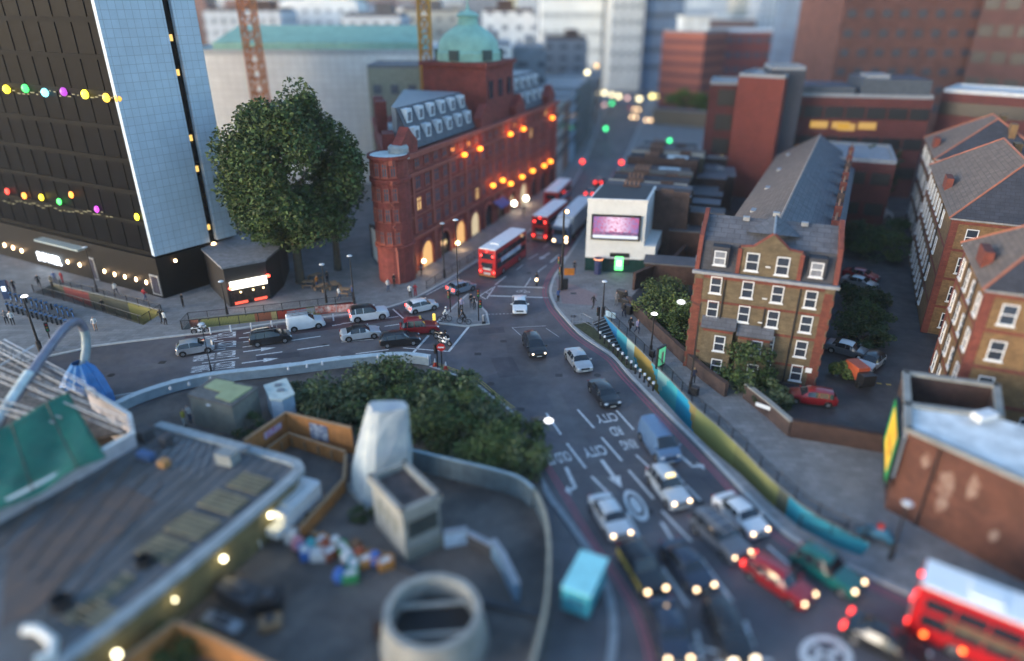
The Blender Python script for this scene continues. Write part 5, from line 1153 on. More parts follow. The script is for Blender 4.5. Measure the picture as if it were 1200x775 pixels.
def car(kind, paint, label, px, py, to, cat='car', name=None, head='off', tail=False, roof=None, rack=False, sign=None, z=0.0, stripe=None, group=None, panel_glass=None, headr=.115):
    sp = SPEC[kind]; L_, w, belt = sp['L'] * .95, sp['w'], sp['belt']
    g = G(px, py, z); g2 = G(to[0], to[1], z); rz = math.atan2(g2.y - g.y, g2.x - g.x)
    t = thing(name or 'parked_car', label, cat, (g.x, g.y, z), rz, group)
    ws0, ws1 = sp['ws']; rs0, rs1 = sp['rs']; xs = set(x for x, _ in sp['top']); r = sp['r']
    wx = [(f * L_ - L_ / 2) for f in sp['wh']]
    for c in wx:
        for k in range(9): xs.add(min(1, max(0, (c + (r + .07) * math.cos(math.pi * k / 8) + L_ / 2) / L_)))
    pillars = []
    if kind not in ('van', 'smallvan'):
        for p in (((ws0 + rs1) / 2 + .01),) if kind in ('sedan', 'hatch') else ((ws0 + rs1) / 2 + .03, rs1 + .09): pillars.append((p - .007, p + .007)); xs |= {p - .007, p + .007}
    if 'panel' in sp: xs.add(sp['panel'])
    xs = sorted(xs); body, gl = MB(), MB()
    rows = []
    for f in xs:
        x = f * L_ - L_ / 2; zt = interp(sp['top'], f); zb = .24 if .03 < f < .97 else .34; arch = 0
        for c in wx:
            dd = (r + .07) ** 2 - (x - c) ** 2
            if dd > 0: arch = max(arch, r + math.sqrt(dd))
        za = max(zb, arch); e = min(f, 1 - f); taper = 1 - .16 * max(0, 1 - e / .07) ** 2 - .02
        ww = w * taper; bz = min(belt - .02 * abs(f - .5), zt - .05); cab = max(0, min(1, (zt - bz - .02) / .35))
        wr = ww * (.93 - .17 * cab); sh = .10 if cab > .5 else .04
        rows.append([(x, 0, max(zb, .24)), (x, ww - .24, max(zb, .24)), (x, ww - .23, za), (x, ww - .01, za), (x, ww, (za * .45 + bz * .55) if za < bz - .15 else bz - .02), (x, ww - .02, bz), (x, wr, zt - sh * (.8 if cab > .5 else .5)), (x, wr - .16, zt - .01), (x, 0, zt + (.03 if cab > .5 else .015))])
    nr = len(rows[0])
    full = [rw + [(x, -y, z_) for x, y, z_ in rw[-2:0:-1]] for rw in rows]; m = len(full[0])
    for i in range(len(full) - 1):
        f0, f1 = xs[i], xs[i + 1]; fm = (f0 + f1) / 2; zt = interp(sp['top'], fm)
        for k in range(m):
            kk = k if k < nr - 1 else m - 1 - k
            q = [full[i][k], full[i][(k + 1) % m], full[i + 1][(k + 1) % m], full[i + 1][k]]
            glass_ = False
            if kk == 5:
                glass_ = zt > belt + .28 and rs0 < fm < ws1 and not any(a <= fm <= b for a, b in pillars)
                if 'panel' in sp and fm < sp['panel']: glass_ = False
            if kk in (6, 7): glass_ = (ws0 <= fm <= ws1) or (rs0 <= fm <= rs1)
            if kk == 6 and glass_: glass_ = True
            mb = gl if glass_ else body
            if glass_: mb.add(q, [(0, 3, 2, 1)])
            else: mb.add(q, [(0, 3, 2, 1)], 1 if (roof and kk in (6, 7) and rs1 - .01 < fm < ws0 + .01) else (2 if kk in (0, 1, 2) else 0))
    for i, rev in ((0, False), (len(full) - 1, True)):
        vs = full[i]; body.add(vs, [tuple(range(m)) if not rev else tuple(range(m - 1, -1, -1))])
    bm = bmesh.new(); me = body.mesh('body', [paint, roof or paint, BLACK]); bm.from_mesh(me); bmesh.ops.remove_doubles(bm, verts=bm.verts, dist=.0008); bm.to_mesh(me); bm.free()
    me.polygons.foreach_set('use_smooth', [True] * len(me.polygons)); me.set_sharp_from_angle(angle=rad(32))
    o = bpy.data.objects.new('body', me); COL.objects.link(o); o.parent = t
    gm = gl.mesh('glazing', CARGLASS); bm = bmesh.new(); bm.from_mesh(gm); bmesh.ops.remove_doubles(bm, verts=bm.verts, dist=.0008); bm.to_mesh(gm); bm.free(); gm.polygons.foreach_set('use_smooth', [True] * len(gm.polygons)); gm.set_sharp_from_angle(angle=rad(32))
    o = bpy.data.objects.new('glazing', gm); COL.objects.link(o); o.parent = t
    ty, ri = wheel_meshes(r)
    for c in wx:
        for s in (-1, 1):
            o = bpy.data.objects.new('wheel', ty); COL.objects.link(o); o.parent = t; o.location = (c, s * (w - .12), r)
            q = bpy.data.objects.new('rim', ri); COL.objects.link(q); q.parent = o
    hb = .66 if kind not in ('suv', 'van', 'taxi') else .82
    hm = {'off': HEADC, 'on': HEADW, 'dim': HEADY}[head]
    for s in (-1, 1):
        a = MB(); a.ball((L_ / 2 - .14, s * (w * .70), hb), (.12, headr * 1.25, headr) if head != 'off' else (.13, .2, .11), 10, 6); a.build('headlight', hm, t, world=False, smooth=True)
        a = MB(); a.box((-L_ / 2 + .07, s * (w * .72), hb + .14), (.12, .26, .16) if not tail else (.16, .34, .24)); a.build('taillight', TAILR if tail else TAILD, t, world=False)
        a = MB(); a.box((L_ * (ws1 - .52), s * (w + .08), belt + .07), (.12, .2, .14)); a.build('wing_mirror', paint if kind != 'taxi' else BLACK, t, world=False)
    a = MB(); a.box((L_ / 2 - .01, 0, .42), (.03, .52, .11)); a.build('number_plate', CHROME, t, world=False)
    a = MB(); a.box((L_ / 2 - .05, 0, .62 if hb < .7 else .75), (.07, w * .95, .16)); a.build('grille', BLACK, t, world=False)
    a = MB(); a.box((-L_ / 2 + .0, 0, .55), (.03, .52, .11)); a.build('number_plate', mat('plate_yellow', (.55, .45, .1), .5), t, world=False)
    if rack:
        a = MB(); zt = interp(sp['top'], .3) + .1
        for s in (-.55, .55): a.box((-.3, s, zt), (2.6, .05, .05))
        for k in range(4): a.box((-1.3 + k * .7, 0, zt + .04), (.05, 1.3, .05))
        if rack == 'ladder':
            for s in (-.4, -.1, .2, .5): a.tube([(-1.8, s, zt + .12), (1.2, s, zt + .12)], .035, 6)
        a.build('roof_rack', STEEL, t, world=False)
    if sign:
        a = MB(); a.box((L_ * .03, 0, interp(sp['top'], .53) + .10), (.22, .62, .14)); a.build('roof_sign', mat('taxi_sign', (.5, .35, .08), .5) if sign != 'lit' else emit('roof_sign_lit', (1, .75, .3), 2), t, world=False)
    if stripe:
        a = MB(); a.box((-.1, -(w + .004), .75), (L_ * .8, .02, .34)); a.box((-.1, (w + .004), .75), (L_ * .8, .02, .34)); a.build('side_stripe', stripe, t, world=False)
    if panel_glass: pass
    return t
def paint(name, c, rough=.28, metal=0.0): return mat('paint_' + name, c, rough, metal, var=.05, scale=2, coat=.6)
SILV = paint('silver', (.42, .44, .46), .3, .5); WHTP = paint('white', (.66, .68, .70)); BLK = paint('black', (.012, .012, .014)); DBLUE = paint('dark_blue', (.02, .028, .05)); BLUE = paint('van_blue', (.09, .16, .27))
REDC = paint('maroon', (.20, .012, .016)); REDB_ = paint('bright_red', (.32, .015, .018)); GRN = paint('taxi_green', (.008, .11, .10)); PALE = paint('pale_silver', (.50, .54, .57), .3, .3); GREYP = paint('grey', (.10, .11, .13)); BLUS = paint('blue_silver', (.26, .32, .40), .3, .4)
E_ = lambda x, y: (x + 34, y - 5)
car('hatch', SILV, 'small silver hatchback alone at the left end of the road', 230, 412.5, E_(230, 412))
car('mpv', BLK, 'black people carrier with roof rails behind the white van on the left road', 318, 401, E_(318, 401), rack=True)
car('smallvan', WHTP, 'white panel van with ladders on its roof rack beside the painted ramp wall', 359, 384, E_(359, 384), cat='van', name='panel_van', rack='ladder')
car('suv', WHTP, 'white off-road car with a black roof and dark door emblem', 433, 373.5, (467, 369), cat='car', roof=BLK, tail=True, stripe=None)
car('sedan', PALE, 'pale silver saloon with a black roof left of the red taxi', 423, 395.5, (457, 391), roof=BLK)
car('taxi', REDC, 'maroon cab at the stop line nearest the signals', 492, 389.5, (526, 387), cat='taxi', name='taxi_cab', sign='off')
car('estate', BLK, 'small black estate car beside the maroon cab', 469, 403, (503, 399.5))
car('hatch', WHTP, 'white hatchback with glowing rear at the far lane before the crossing', 495, 363.5, (525, 357), tail=True)
car('hatch', BLUS, 'blue silver hatchback with red tail lamps following the bus', 541, 341.5, (571, 332), tail=True)
car('sedan', WHTP, 'white car just over the stop line facing the camera', 609, 362, (609.3, 372))
car('mpv', BLK, 'black people carrier with white roof glare in the middle of the junction', 626, 411, (632.5, 423), headr=.1, head='dim')
car('sedan', SILV, 'silver saloon turning beside the red kerb lines', 677.5, 427.5, (685, 438))
car('sedan', BLK, 'black saloon in front of the blue van', 707.5, 467, (716, 478))
car('van', BLUE, 'blue high van in the right lane beside the mural wall', 771, 527, (783, 543), cat='van', name='panel_van')
car('taxi', PALE, 'pale blue silver cab behind the blue van with an orange roof sign', 782, 579, (797, 598), cat='taxi', name='taxi_cab', head='on', sign='lit')
car('sedan', PALE, 'pale silver saloon with both headlamps lit in the left lane', 714, 612, (725, 630), head='on')
car('sedan', WHTP, 'white saloon with one headlamp seen in the kerb lane', 866, 610, (882, 625), head='on')
car('suv', GREYP, 'dark grey off-road car with a pale roof rack beside the white saloon', 842, 637, (859, 653), head='on', rack=True)
car('taxi', BLK, 'black cab with a yellow side stripe near the red lines', 751, 675, (762, 693), cat='taxi', name='taxi_cab', head='on', stripe=mat('yellow_stripe', (.5, .38, .05), .4))
car('sedan', DBLUE, 'dark blue saloon right of the yellow striped cab', 804, 670, (817, 687), head='on')
car('estate', REDB_, 'bright red car with amber lit headlamps', 911, 688, (935, 704), head='on', tail=True)
car('taxi', GRN, 'dark green cab near the kerb at the lower right', 967, 677, (990, 691), cat='taxi', name='taxi_cab', head='on')
car('sedan', DBLUE, 'dark car with amber headlamps at the bottom edge', 783, 746, (790, 768), head='on')
car('estate', BLK, 'black car with pale headlamps at the bottom edge', 852, 748, (862, 768), head='dim', headr=.2)
car('sedan', BLK, 'black car driving away at the bottom right, tail lamp lit', 1035, 760, (1065, 776), tail=True)
ZY = ZP + .006
car('estate', REDC, 'dark red estate car parked in front of the mansion block', 949, 471, (925, 468), z=ZY)
car('hatch', WHTP, 'white hatchback with a dark roof parked askew by the small orange lorry', 1019, 430, (1010, 437), z=ZY, roof=BLK)
car('sedan', GREYP, 'grey saloon with a white roof between the hedge and the white hatchback', 992, 415, (1010, 420), z=ZY, roof=WHTP)  # roof panel in white over the grey body
car('sedan', REDB_, 'bright red car parked beside the long wing in the courtyard', 1008, 327, (1025, 331), z=ZY)
car('sedan', SILV, 'silver car parked in front of the bright red one in the courtyard', 1006, 336, (1022, 340), z=ZY)
car('van', WHTP, 'white van parked at the far end of the courtyard', 1027, 255, (1050, 256), cat='van', name='panel_van', z=ZY)
# far traffic up the street
for i, (x, y, x2, y2, k, c, hd_, tl, lab) in enumerate([(757, 178, 752, 186, 'sedan', WHTP, 'on', False, 'lone car with bright headlamps coming down the far street'), (743, 139, 740, 145, 'sedan', GREYP, 'on', False, 'left car of the headlamp cluster up the street'), (760, 143, 757, 149, 'hatch', SILV, 'on', False, 'right car of the headlamp cluster up the street'), (746, 130, 743, 136, 'mpv', BLK, 'on', False, 'rear car of the headlamp cluster up the street'), (702, 216, 708, 206, 'hatch', REDB_, 'off', True, 'red car with brake lamps before the far lights'), (692, 229, 698, 219, 'sedan', BLK, 'off', True, 'dark car with red tail lamps behind the buses'), (680, 240, 686, 230, 'hatch', GREYP, 'off', True, 'grey car with red tail lamps beside the screen building')]):
    car(k, c, lab, x, y, (x2, y2), head=hd_, tail=tl, headr=.34 if hd_ == 'on' else .14)

# ---- double-decker buses and the lorry
BUSR = mat('bus_red', (.42, .010, .014), .3, var=.05, coat=.5); BUSW = mat('bus_roof_white', (.86, .87, .87), .5, var=.05)
def bus(label, px, py, to, H=4.1, ad=None, tail=True, L_=10.2, face='rear'):
    g = G(px, py); g2 = G(*to); rz = math.atan2(g2.y - g.y, g2.x - g.x); t = thing('double_decker_bus', label, 'bus', (g.x, g.y, 0), rz, 'red double-decker buses'); w = 1.26
    b = MB(); P = [(0, -w), (L_ - .3, -w), (L_, -w + .3), (L_, w - .3), (L_ - .3, w), (0, w)]
    b.prism(P, .3, H - .12, 0); b.prism([(x * .985 + .06, y * .94) for x, y in P], H - .115, H, 1); b.build('body', [BUSR, BUSW], t, world=False)
    k = MB(); k.prism([(x * .99 + .05, y * .97) for x, y in P], .16, .3); k.build('skirt', BLACK, t, world=False)
    for s in (-1, 1):
        for z, h in ((1.75, .85), (H - 1.05, .8)):
            for j in range(6):
                m = MB(); x0 = .45 + j * (L_ - 1) / 6; m.box((x0 + (L_ - 1) / 12, s * (w + .004), z), ((L_ - 1) / 6 - .1, .03, h)); m.build('side_window', CARGLASS, t, world=False)
        a = MB(); a.box((L_ * .47, s * (w + .025), H - 1.85), (L_ * .62, .03, .62)); a.build('side_advert', ad or mat('bus_advert', (.22, .36, .55), .4, var=.9, scale=.9, col2=(.72, .74, .78)), t, world=False)
    for x, nm in ((-.005, 'rear_window'), (L_ + .005, 'windscreen')):
        m = MB(); m.box((x, 0, H - 1.0), (.03, 1.7, .8)); m.box((x, 0, 1.85), (.03, 1.6 if x < 0 else 2.0, .7 if x < 0 else 1.2)); m.build(nm, CARGLASS, t, world=False)
    p = MB(); p.box((-.02, 0, 1.35), (.04, 1.1, .3)); p.box((-.02, 0, .72), (.04, 1.0, .3)); p.build('rear_notice', mat('notice_white', (.6, .6, .6), .5, var=.3, scale=4), t, world=False)
    p = MB(); p.box((-.02, 0, .42), (.06, 2.3, .16)); p.build('bumper_band', mat('bumper_orange', (.45, .16, .02), .5), t, world=False)
    for y, z, r in ((-.98, .95, .17), (.98, .95, .17), (-.85, H - .95, .16), (.85, H - .95, .16), (0, H - .32, .12)):
        a = MB(); a.ball((-.03, y, z), (.07, r, r)); a.build('taillight', TAILR if tail else TAILD, t, world=False)
    for s in (-1, 1):
        a = MB(); a.ball((L_, s * .9, .7), (.06, .16, .16)); a.build('headlight', HEADC if face == 'rear' else HEADW, t, world=False)
        a = MB(); a.box((L_ + .15, s * (w + .12), 2.4), (.12, .12, .4)); a.build('wing_mirror', BLACK, t, world=False)
    ty, ri = wheel_meshes(.48)
    for x in (2.4, L_ - 2.6):
        for s in (-1, 1):
            o = bpy.data.objects.new('wheel', ty); COL.objects.link(o); o.parent = t; o.location = (x, s * (w - .08), .48)
            q = bpy.data.objects.new('rim', ri); COL.objects.link(q); q.parent = o
    v = MB(); v.box((L_ * .3, 0, H + .06), (1.6, 1.2, .12)); v.build('roof_hatch', BUSW, t, world=False)
    return t
bus('red double-decker with a white roof and blue side advert nearest the junction', 571, 326.5, (601, 304.5))
bus('red double-decker seen from behind beside the white lorry', 632, 283.5, (657, 262))
bus('white roofed double-decker farther up the street above the second bus', 645, 252, (664, 232), tail=False)
gb = G(1060, 742)
b3 = bus('red double-decker with a long white roof at the bottom right corner, amber side lamps', 1062, 728, (1130, 757), H=4.0, ad=mat('dull_advert', (.10, .02, .02), .5, var=.5, scale=2, col2=(.12, .13, .08)))
for k in range(4):
    a = MB(); a.ball((.9 + k * 1.9, -1.30, .75), (.14, .06, .14)); a.build('side_marker', emit('side_amber', (1, .12, .02), 7), b3, world=False)
def lorry():
    g = G(656, 289); g2 = G(690, 252); rz = math.atan2(g2.y - g.y, g2.x - g.x); t = thing('articulated_lorry', 'white articulated lorry with lit headlamps waiting beside the second bus', 'lorry', (g.x, g.y, 0), rz)
    c = MB(); c.prism([(0, -1.1), (.15, -1.25), (2.1, -1.25), (2.1, 1.25), (.15, 1.25), (0, 1.1)], .45, 3.0); c.build('cab', mat('lorry_cab', (.10, .14, .22), .35, coat=.4), t, world=False)
    s = MB(); s.box((-.01, 0, 2.2), (.04, 2.1, .85)); s.build('windscreen', CARGLASS, t, world=False)
    d = MB(); d.slab((.3, -1.1, 3.0), (.3, 1.1, 3.0), (1.9, 1.1, 3.75), (1.9, -1.1, 3.75), .1); d.build('wind_deflector', mat('lorry_white', (.66, .7, .74), .5), t, world=False)
    b = MB(); b.box((9.0, 0, 2.55), (12.8, 2.5, 2.75)); b.build('trailer_body', mat('lorry_white', (.66, .7, .74), .5), t, world=False)
    u = MB(); u.box((8.5, 0, .95), (12, 1.1, .4)); u.build('chassis', BLACK, t, world=False)
    for y in (-.95, .95): a = MB(); a.ball((-.03, y, .85), (.08, .24, .24)); a.build('headlight', HEADW, t, world=False)
    ty, ri = wheel_meshes(.5)
    for x in (1.2, 4.2, 11, 12.3, 13.6):
        for s_ in (-1, 1):
            o = bpy.data.objects.new('wheel', ty); COL.objects.link(o); o.parent = t; o.location = (x, s_ * 1.1, .5); q = bpy.data.objects.new('rim', ri); COL.objects.link(q); q.parent = o
    a = MB(); a.box((-.02, 0, .6), (.1, 2.4, .3)); a.build('bumper', mat('lorry_cab', (.10, .14, .22)), t, world=False)
lorry()

# ================================================================== TREES AND SHRUBS
def leafcloud(mb, c, rx, ry, rz_, n, size, rnd, clumps=0, lo=-.75):
    """n small leaf-sprays spread through a lumpy volume"""
    cs = []
    for _ in range(clumps or 1):
        while True:
            p = Vector((rnd.uniform(-1, 1), rnd.uniform(-1, 1), rnd.uniform(lo, 1)))
            if p.length < 1: break
        p = p.normalized() * (p.length ** .45) if clumps else Vector((0, 0, 0)); cs.append((p, rnd.uniform(.20, .36) * (1.5 if clumps < 30 else 1) if clumps else 1))
    for i in range(n):
        p, r = cs[rnd.randrange(len(cs))]; d = Vector((rnd.gauss(0, 1), rnd.gauss(0, 1), rnd.gauss(0, 1))).normalized() * (rnd.random() ** .4) * r
        q = Vector(((p.x + d.x) * rx + c[0], (p.y + d.y) * ry + c[1], (p.z + d.z) * rz_ + c[2])); q.z = max(q.z, .05)
        a = Vector((rnd.gauss(0, 1), rnd.gauss(0, 1), rnd.gauss(0, .6))).normalized(); b = a.cross(Vector((rnd.gauss(0, 1), rnd.gauss(0, 1), rnd.gauss(0, 1)))).normalized(); s = size * rnd.uniform(.5, 1.25)
        mb.add([q - a * s - b * s * .2, q + b * s * .55, q + a * s, q - b * s * .6 + a * s * .3], [(0, 3, 2, 1)], 0 if rnd.random() < .62 else 1)
def tree(label, px, py, h, rx, rz_, n, size, m, group=None, clumps=40, z=ZP, cat='tree', name='plane_tree', lo=-.75, tr=.42, seed=1, ry=None, xyo=None, cx=0.0):
    g = xyo or G(px, py, z); rnd = random.Random(seed); t = thing(name, label, cat, (g[0], g[1], z), 0, group); cz = h - rz_
    tk = MB(); pts = [(g[0], g[1], z - .05), (g[0] + .1, g[1], z + cz * .35), (g[0] - .1, g[1] + .1, z + cz * .7), (g[0], g[1], z + cz + rz_ * .2)]; tk.tube(pts, [tr * 1.25, tr, tr * .8, tr * .35], 10)
    tk.build('trunk', TRUNK, t, smooth=True, ang=80)
    for k in range(6 if h > 8 else 3):
        a = k * 2.4 + rnd.random(); z0 = z + cz * rnd.uniform(.45, .85); e = Vector((g[0] + math.cos(a) * rx * .65, g[1] + math.sin(a) * rx * .65, z + cz + rz_ * rnd.uniform(-.35, .3)))
        s = Vector((g[0], g[1], z0)); md = s.lerp(e, .5) + Vector((0, 0, rz_ * .08)); b = MB(); b.tube([s, md, e], [tr * .5, tr * .3, tr * .1], 6); b.build('limb', TRUNK, t)
    c = MB(); leafcloud(c, (g[0] + cx, g[1], z + cz), rx, ry or rx, rz_, n, size, rnd, clumps, lo); c.build('crown', m, t)
    return t
tree('tall dark green plane tree standing beside the black kiosk and the red hall', 352, 331, 22.6, 7.4, 8.4, 60000, .27, [LEAF, LEAFD], clumps=85, tr=.5, seed=5, cx=.9)
tree('slender second tree trunk and low crown between the big tree and the red hall', 396, 316, 14, 3.6, 3.6, 2400, .34, [LEAFD, LEAF], clumps=20, seed=9)
def shrub(label, px, py, r, h, n, m, group=None, size=.16, seed=1, ry=None, name='shrub', cat='shrub', z=ZP, clumps=9):
    g = G(px, py, z); rnd = random.Random(seed); t = thing(name, label, cat, (g.x, g.y, z), 0, group)
    s = MB()
    for k in range(5):
        a = k * 1.3; s.tube([(g.x, g.y, z), (g.x + math.cos(a) * r * .4, g.y + math.sin(a) * r * .4, z + h * .65)], [.05, .02], 5)
    s.build('stems', TRUNK, t); c = MB(); leafcloud(c, (g.x, g.y, z + h * .5), r, ry or r, h * .56, n, size, rnd, clumps, -.8); c.build('foliage', m, t); return t
gname = 'shrubs on the roundabout island'
for i, (x, y, r, h, m, lab) in enumerate([(372, 475, 2.0, 2.0, [LEAFS, LEAFL], 'low sage green shrub next to the white booth on the island'), (402, 468, 2.2, 2.4, [LEAFS, LEAF], 'sage green shrub second from the white booth'), (430, 462, 2.0, 2.6, [LEAFS, LEAFL], 'pale shrub behind the white wrapped shape'), (462, 460, 2.3, 3.0, [LEAFD, LEAF], 'tall dark shrub under the barrier end'), (494, 470, 2.4, 3.2, [LEAF, LEAFD], 'dark round shrub right of the wrapped shape'), (524, 480, 2.3, 3.0, [LEAFS, LEAF], 'mid green shrub in the middle of the island planting'), (548, 500, 2.4, 2.8, [LEAFL, LEAF], 'light green shrub above the blue grey fence'), (575, 505, 2.2, 2.6, [LEAFS, LEAFD], 'grey green shrub near the road bend'), (603, 528, 2.1, 2.6, [LEAFL, LEAFD], 'yellowish shrub at the right tip of the island planting'), (520, 515, 2.5, 2.8, [LEAFD, LEAF], 'dark low shrub behind the concrete block house'), (570, 535, 2.2, 2.4, [LEAF, LEAFL], 'green shrub touching the fence corner'), (618, 548, 1.5, 2.2, [LEAFL, LEAFS], 'small shrub at the kerb beside the red line'), (444, 500, 2.2, 2.2, [LEAFD, LEAF], 'dark shrub hidden behind the wrapped shape'), (490, 500, 2.3, 2.6, [LEAFD, LEAFS], 'deep green shrub between the fence and the wrapped shape'), (395, 492, 1.8, 1.8, [LEAFD, LEAFS], 'low dark shrub above the plywood hoarding'), (545, 462, 1.6, 1.8, [LEAFS, LEAFL], 'small pale shrub close to the yellow kerb lines'), (350, 468, 1.3, 1.3, [LEAFS, LEAFD], 'smallest shrub directly right of the white booth')]):
    shrub(lab, x, y, r * 1.15, h * 1.0, 3000, m, gname, .17, 20 + i, clumps=22)
gname = 'bushes in the mansion garden'
for i, (x, y, r, h, m, lab) in enumerate([(772, 372, 2.2, 2.8, [LEAFL, LEAFD], 'light green garden bush behind the brick wall, farthest left'), (790, 385, 2.4, 3.2, [LEAF, LEAFL], 'broad green garden bush in the middle of the wall planting'), (803, 402, 1.8, 2.6, [LEAFD, LEAF], 'dark garden bush against the mansion corner'), (780, 355, 2.6, 2.6, [LEAFD, LEAFL], 'dark garden bush below the low shed wall'), (874, 452, 2.1, 3.4, [LEAFD, LEAF], 'dark round bush in front of the mansion facade'), (893, 468, 1.6, 1.6, [LEAFD, LEAFS], 'low hedge plant left of the dark red estate car'), (907, 474, 1.1, 1.2, [LEAFS, LEAFD], 'little shrub beside the wall gate')]):
    shrub(lab, x, y, r * 1.1, h * 1.1, 3000, m, gname, .17, 50 + i, clumps=18)
gname = 'dark hedges in the courtyard'
for i, (x, y, r, h, m, lab) in enumerate([(1008, 400, 2.3, 2.0, [LEAFD, LEAFD], 'courtyard hedge clump nearest the white hatchback'), (1010, 380, 2.4, 2.2, [LEAFD, LEAF], 'courtyard hedge clump second from the white hatchback'), (1012, 358, 2.4, 2.2, [LEAFD, LEAFD], 'courtyard hedge clump below the silver parked car'), (1030, 300, 3.4, 3.2, [LEAF, LEAFD], 'large round courtyard bush above the red parked car'), (1045, 285, 2.8, 3.0, [LEAFD, LEAF], 'courtyard bush beside the middle estate block'), (1000, 290, 2.6, 3.4, [LEAFD, LEAFD], 'dark courtyard bush against the long wing'), (1002, 252, 2.8, 4.0, [LEAFD, LEAFD], 'dark tall bush left of the far white van'), (988, 440, 1.0, 1.3, [LEAFL, LEAF], 'small pale shrub left of the orange skip')]):
    shrub(lab, x, y, r * 1.1, h, 3000, m, gname, .2, 70 + i, z=ZY, clumps=18)
for i, (x, y, r, h, lab) in enumerate([(800, 150, 6.5, 4.0, 'yellow green hedge on top of the pale wall, left half'), (824, 150, 6.5, 4.2, 'yellow green hedge on top of the pale wall, right half')]):
    v = WY(x, 143, 214); o = thing('wall_hedge', lab, 'hedge', (v.x, 214, 4.4)); c = MB(); leafcloud(c, (v.x, 214, 6.6), 4.6, 2.4, 2.4, 1800, .5, random.Random(i), 12, -.8); c.build('foliage', [LEAFY, LEAFY], o)
    s = MB(); s.tube([(v.x, 214, 4.4), (v.x, 214, 6.4)], .2, 6); s.build('stems', TRUNK, o)
tree('dark tree in the far courtyard between the red offices and the estate', 1014, 250, 11, 3.0, 3.6, 1500, .35, [LEAFD, LEAFD], clumps=16, seed=31, z=ZY, name='courtyard_tree')

